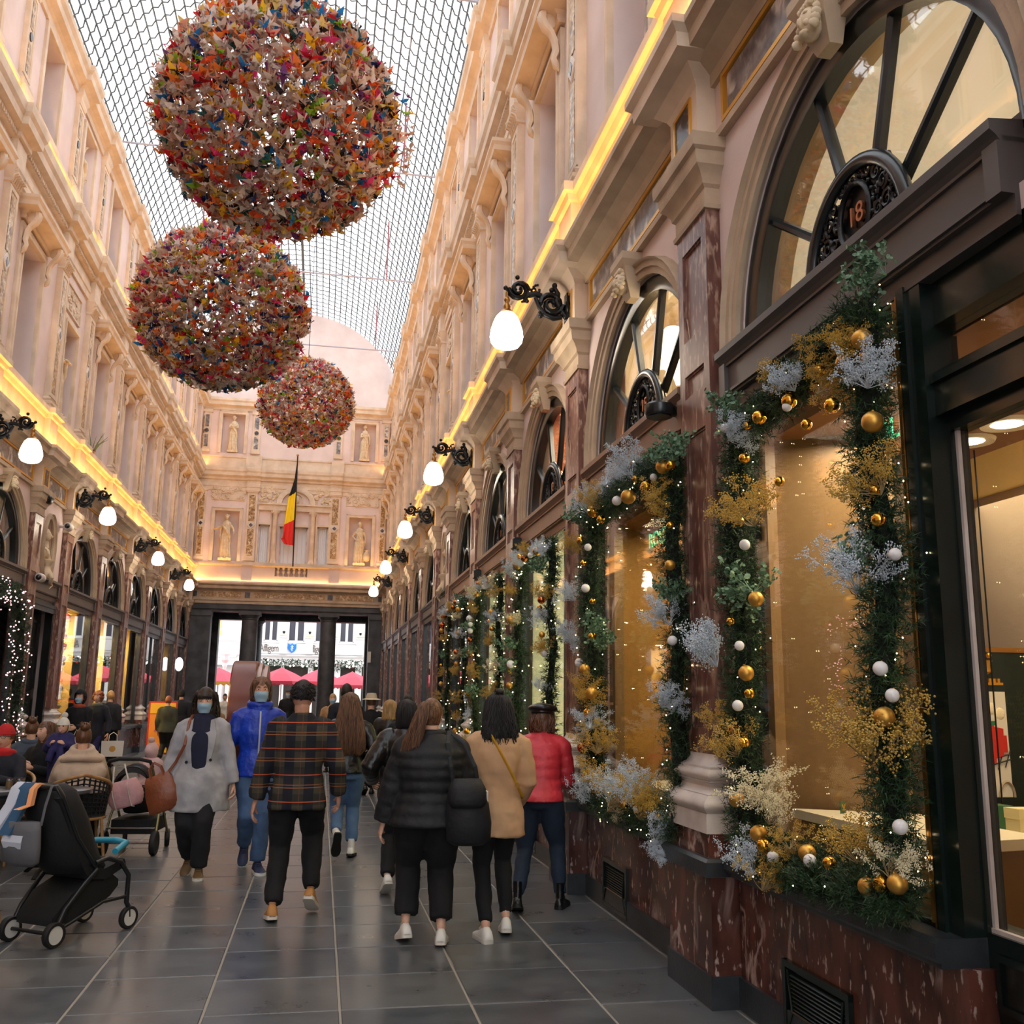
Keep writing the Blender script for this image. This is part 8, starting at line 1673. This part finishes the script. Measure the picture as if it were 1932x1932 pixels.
# farther pushchair with the pink bag (handle towards us)
p2 = thing('pushchair', 'black pushchair with a striped hood, gold-toned legs and pink bag farther back', 'pushchair', (-1.80, 10.95, 0), -.10)
for s in (1, -1):
    wheel(p2, (s*.25, -.22, .12), .12, .025, 'push_black'); wheel(p2, (s*.22, .42, .09), .09, .022, 'push_black', .3)
    bar(p2, 'leg_tube', [(s*.23, .42, .1), (s*.23, .15, .38), (s*.22, -.12, .62), (s*.21, -.38, .88)], .014, 'frame_gold'); bar(p2, 'rear_tube', [(s*.25, -.22, .12), (s*.24, -.1, .35), (s*.22, .0, .52)], .013, 'frame_gold')
bar(p2, 'rear_axle', [(-.25, -.22, .12), (.25, -.22, .12)], .012, 'chrome'); bar(p2, 'handle', [(-.21, -.36, .87), (-.2, -.42, .93), (-.1, -.44, .955), (.1, -.44, .955), (.2, -.42, .93), (.21, -.36, .87)], .018, 'push_black')
bar(p2, 'cross_bar', [(-.24, -.2, .26), (.24, -.2, .26)], .01, 'chrome')
mb = MB(); mb.loft([[(w_*math.cos(a), y+d_*math.sin(a), z) for a in [2*PI*i/20 for i in range(20)]] for w_, y, d_, z in ((.14, .08, .25, .40), (.18, .07, .30, .48), (.195, .06, .33, .60), (.20, .06, .34, .66))]); mb.build('carrycot', 'push_black', p2, 60)
mb = MB(); n = 16
mb.loft([[(.205*math.cos(a), -.16-.12*math.sin(b_)*1.0-.02*(k % 2), .60+.30*math.sin(a)*math.cos(b_*.6)) for a in [PI*i/n for i in range(n+1)]] for k, b_ in enumerate((-1.2, -.7, -.2, .3, .8, 1.3))], False, False, closed=False); mb.build('hood', 'push_black', p2, 60)
for k in range(3): MB().tube([((.21-.01*k)*math.cos(a), -.19-.045*k, .62+.25*math.sin(a)) for a in [PI*i/n for i in range(n+1)]], .008, 5).build('hood_rib', 'push_frame', p2, 60)
MB().box(-.2, .2, -.18, .38, .2, .34).build('basket', 'push_black', p2); 
mb = MB(); mb.rbox((0, 0, 0), (.36, .17, .25), None, .3); nb = thing('quilted_bag', 'pink quilted changing bag with white straps hung on the farther pushchair', 'bag', (-1.84, 10.42, .63), -.10)
nb.rotation_euler = (0, -.28, -.10); mb = MB(); mb.loft([[((.17*w_)*math.copysign(abs(math.cos(a))**.6, math.cos(a)), .08*w_*math.sin(a), z) for a in [2*PI*i/22 for i in range(22)]] for w_, z in [(.75+.25*math.sin(PI*(k/14)**.8)+(.035 if k % 2 else 0), -.13+.26*k/14) for k in range(15)]]); mb.build('bag_body', 'pink_nylon', nb, 60)
for x in (-.09, .06): MB().tube([(x, -.03, .12), (x, -.088, .08), (x, -.098, 0), (x, -.085, -.12), (x, 0, -.135)], .014, 6, flat=.3).build('strap', 'white_knit', nb, 60)
MB().tube([(-.09, -.02, .12), (-.06, .03, .28), (.04, .03, .28), (.06, -.02, .12)], .008, 5).build('handle', 'white_knit', nb, 60)
# yellow sign board
mat('sign_yellow', rgb(244, 190, 40), .5); mat('sign_red', rgb(196, 52, 36), .5); mat('sign_pink', rgb(206, 96, 130), .6); mat('sign_orange', rgb(240, 150, 40), .5)
sb = thing('sign_board', 'free-standing yellow advertising board with a red frame by the left shops', 'sign', (-3.86, 26.0, 0), .12)
MB().box(-.34, .34, -.03, .03, .12, 1.42).build('board', 'sign_red', sb); MB().box(-.3, .3, -.04, -.028, 1.12, 1.38).build('top_panel', 'sign_yellow', sb); MB().box(-.3, .3, -.04, -.028, .16, 1.1).build('poster', 'sign_orange', sb)
mb = MB(); q = random.Random(4)
for k in range(9): mb.obox((q.uniform(-.2, .2), -.045, q.uniform(.3, 1.0)), (.14, .008, .035), Matrix.Rotation(q.uniform(.2, .9), 3, 'Y'))
o = mb.build('poster_pictures', 'sign_pink', sb); o['kind'] = 'stuff'
MB().box(.05, .3, -.05, -.04, .16, .3).build('poster_corner', 'sign_yellow', sb)
for s in (-1, 1): MB().box(s*.3-.02, s*.3+.02, -.15, .15, 0, .12).build('foot', 'iron', sb)
# oval lit sign on the last dark shopfront, small white plate on the right end pier
t = side(thing('oval_sign', 'lit white oval sign hanging before the last dark shopfront on the left', 'sign'), False, 35.4, 2.62); emitter('sign_white', (.9, .95, 1, 1), 1.6)
MB().lathe([(.0, -.03), (.13, -.03), (.14, 0), (.13, .03), (.0, .03)], 28, (.2, 0, 0), Matrix.Rotation(PI/2, 3, 'X')).build('sign_face', 'sign_white', t, 40); t.children[0].scale = (1, 1, 1.7); MB().tube([(0, 0, .2), (.2, 0, .2)], .02, 6).build('bracket', 'iron', t)
t = thing('wall_plate', 'small white plate on the dark pier right of the end opening', 'sign', (1.76, YE-.12, 2.9)); MB().box(-.02, .10, 0, .02, 0, .42).build('plate', 'paper_white', t)
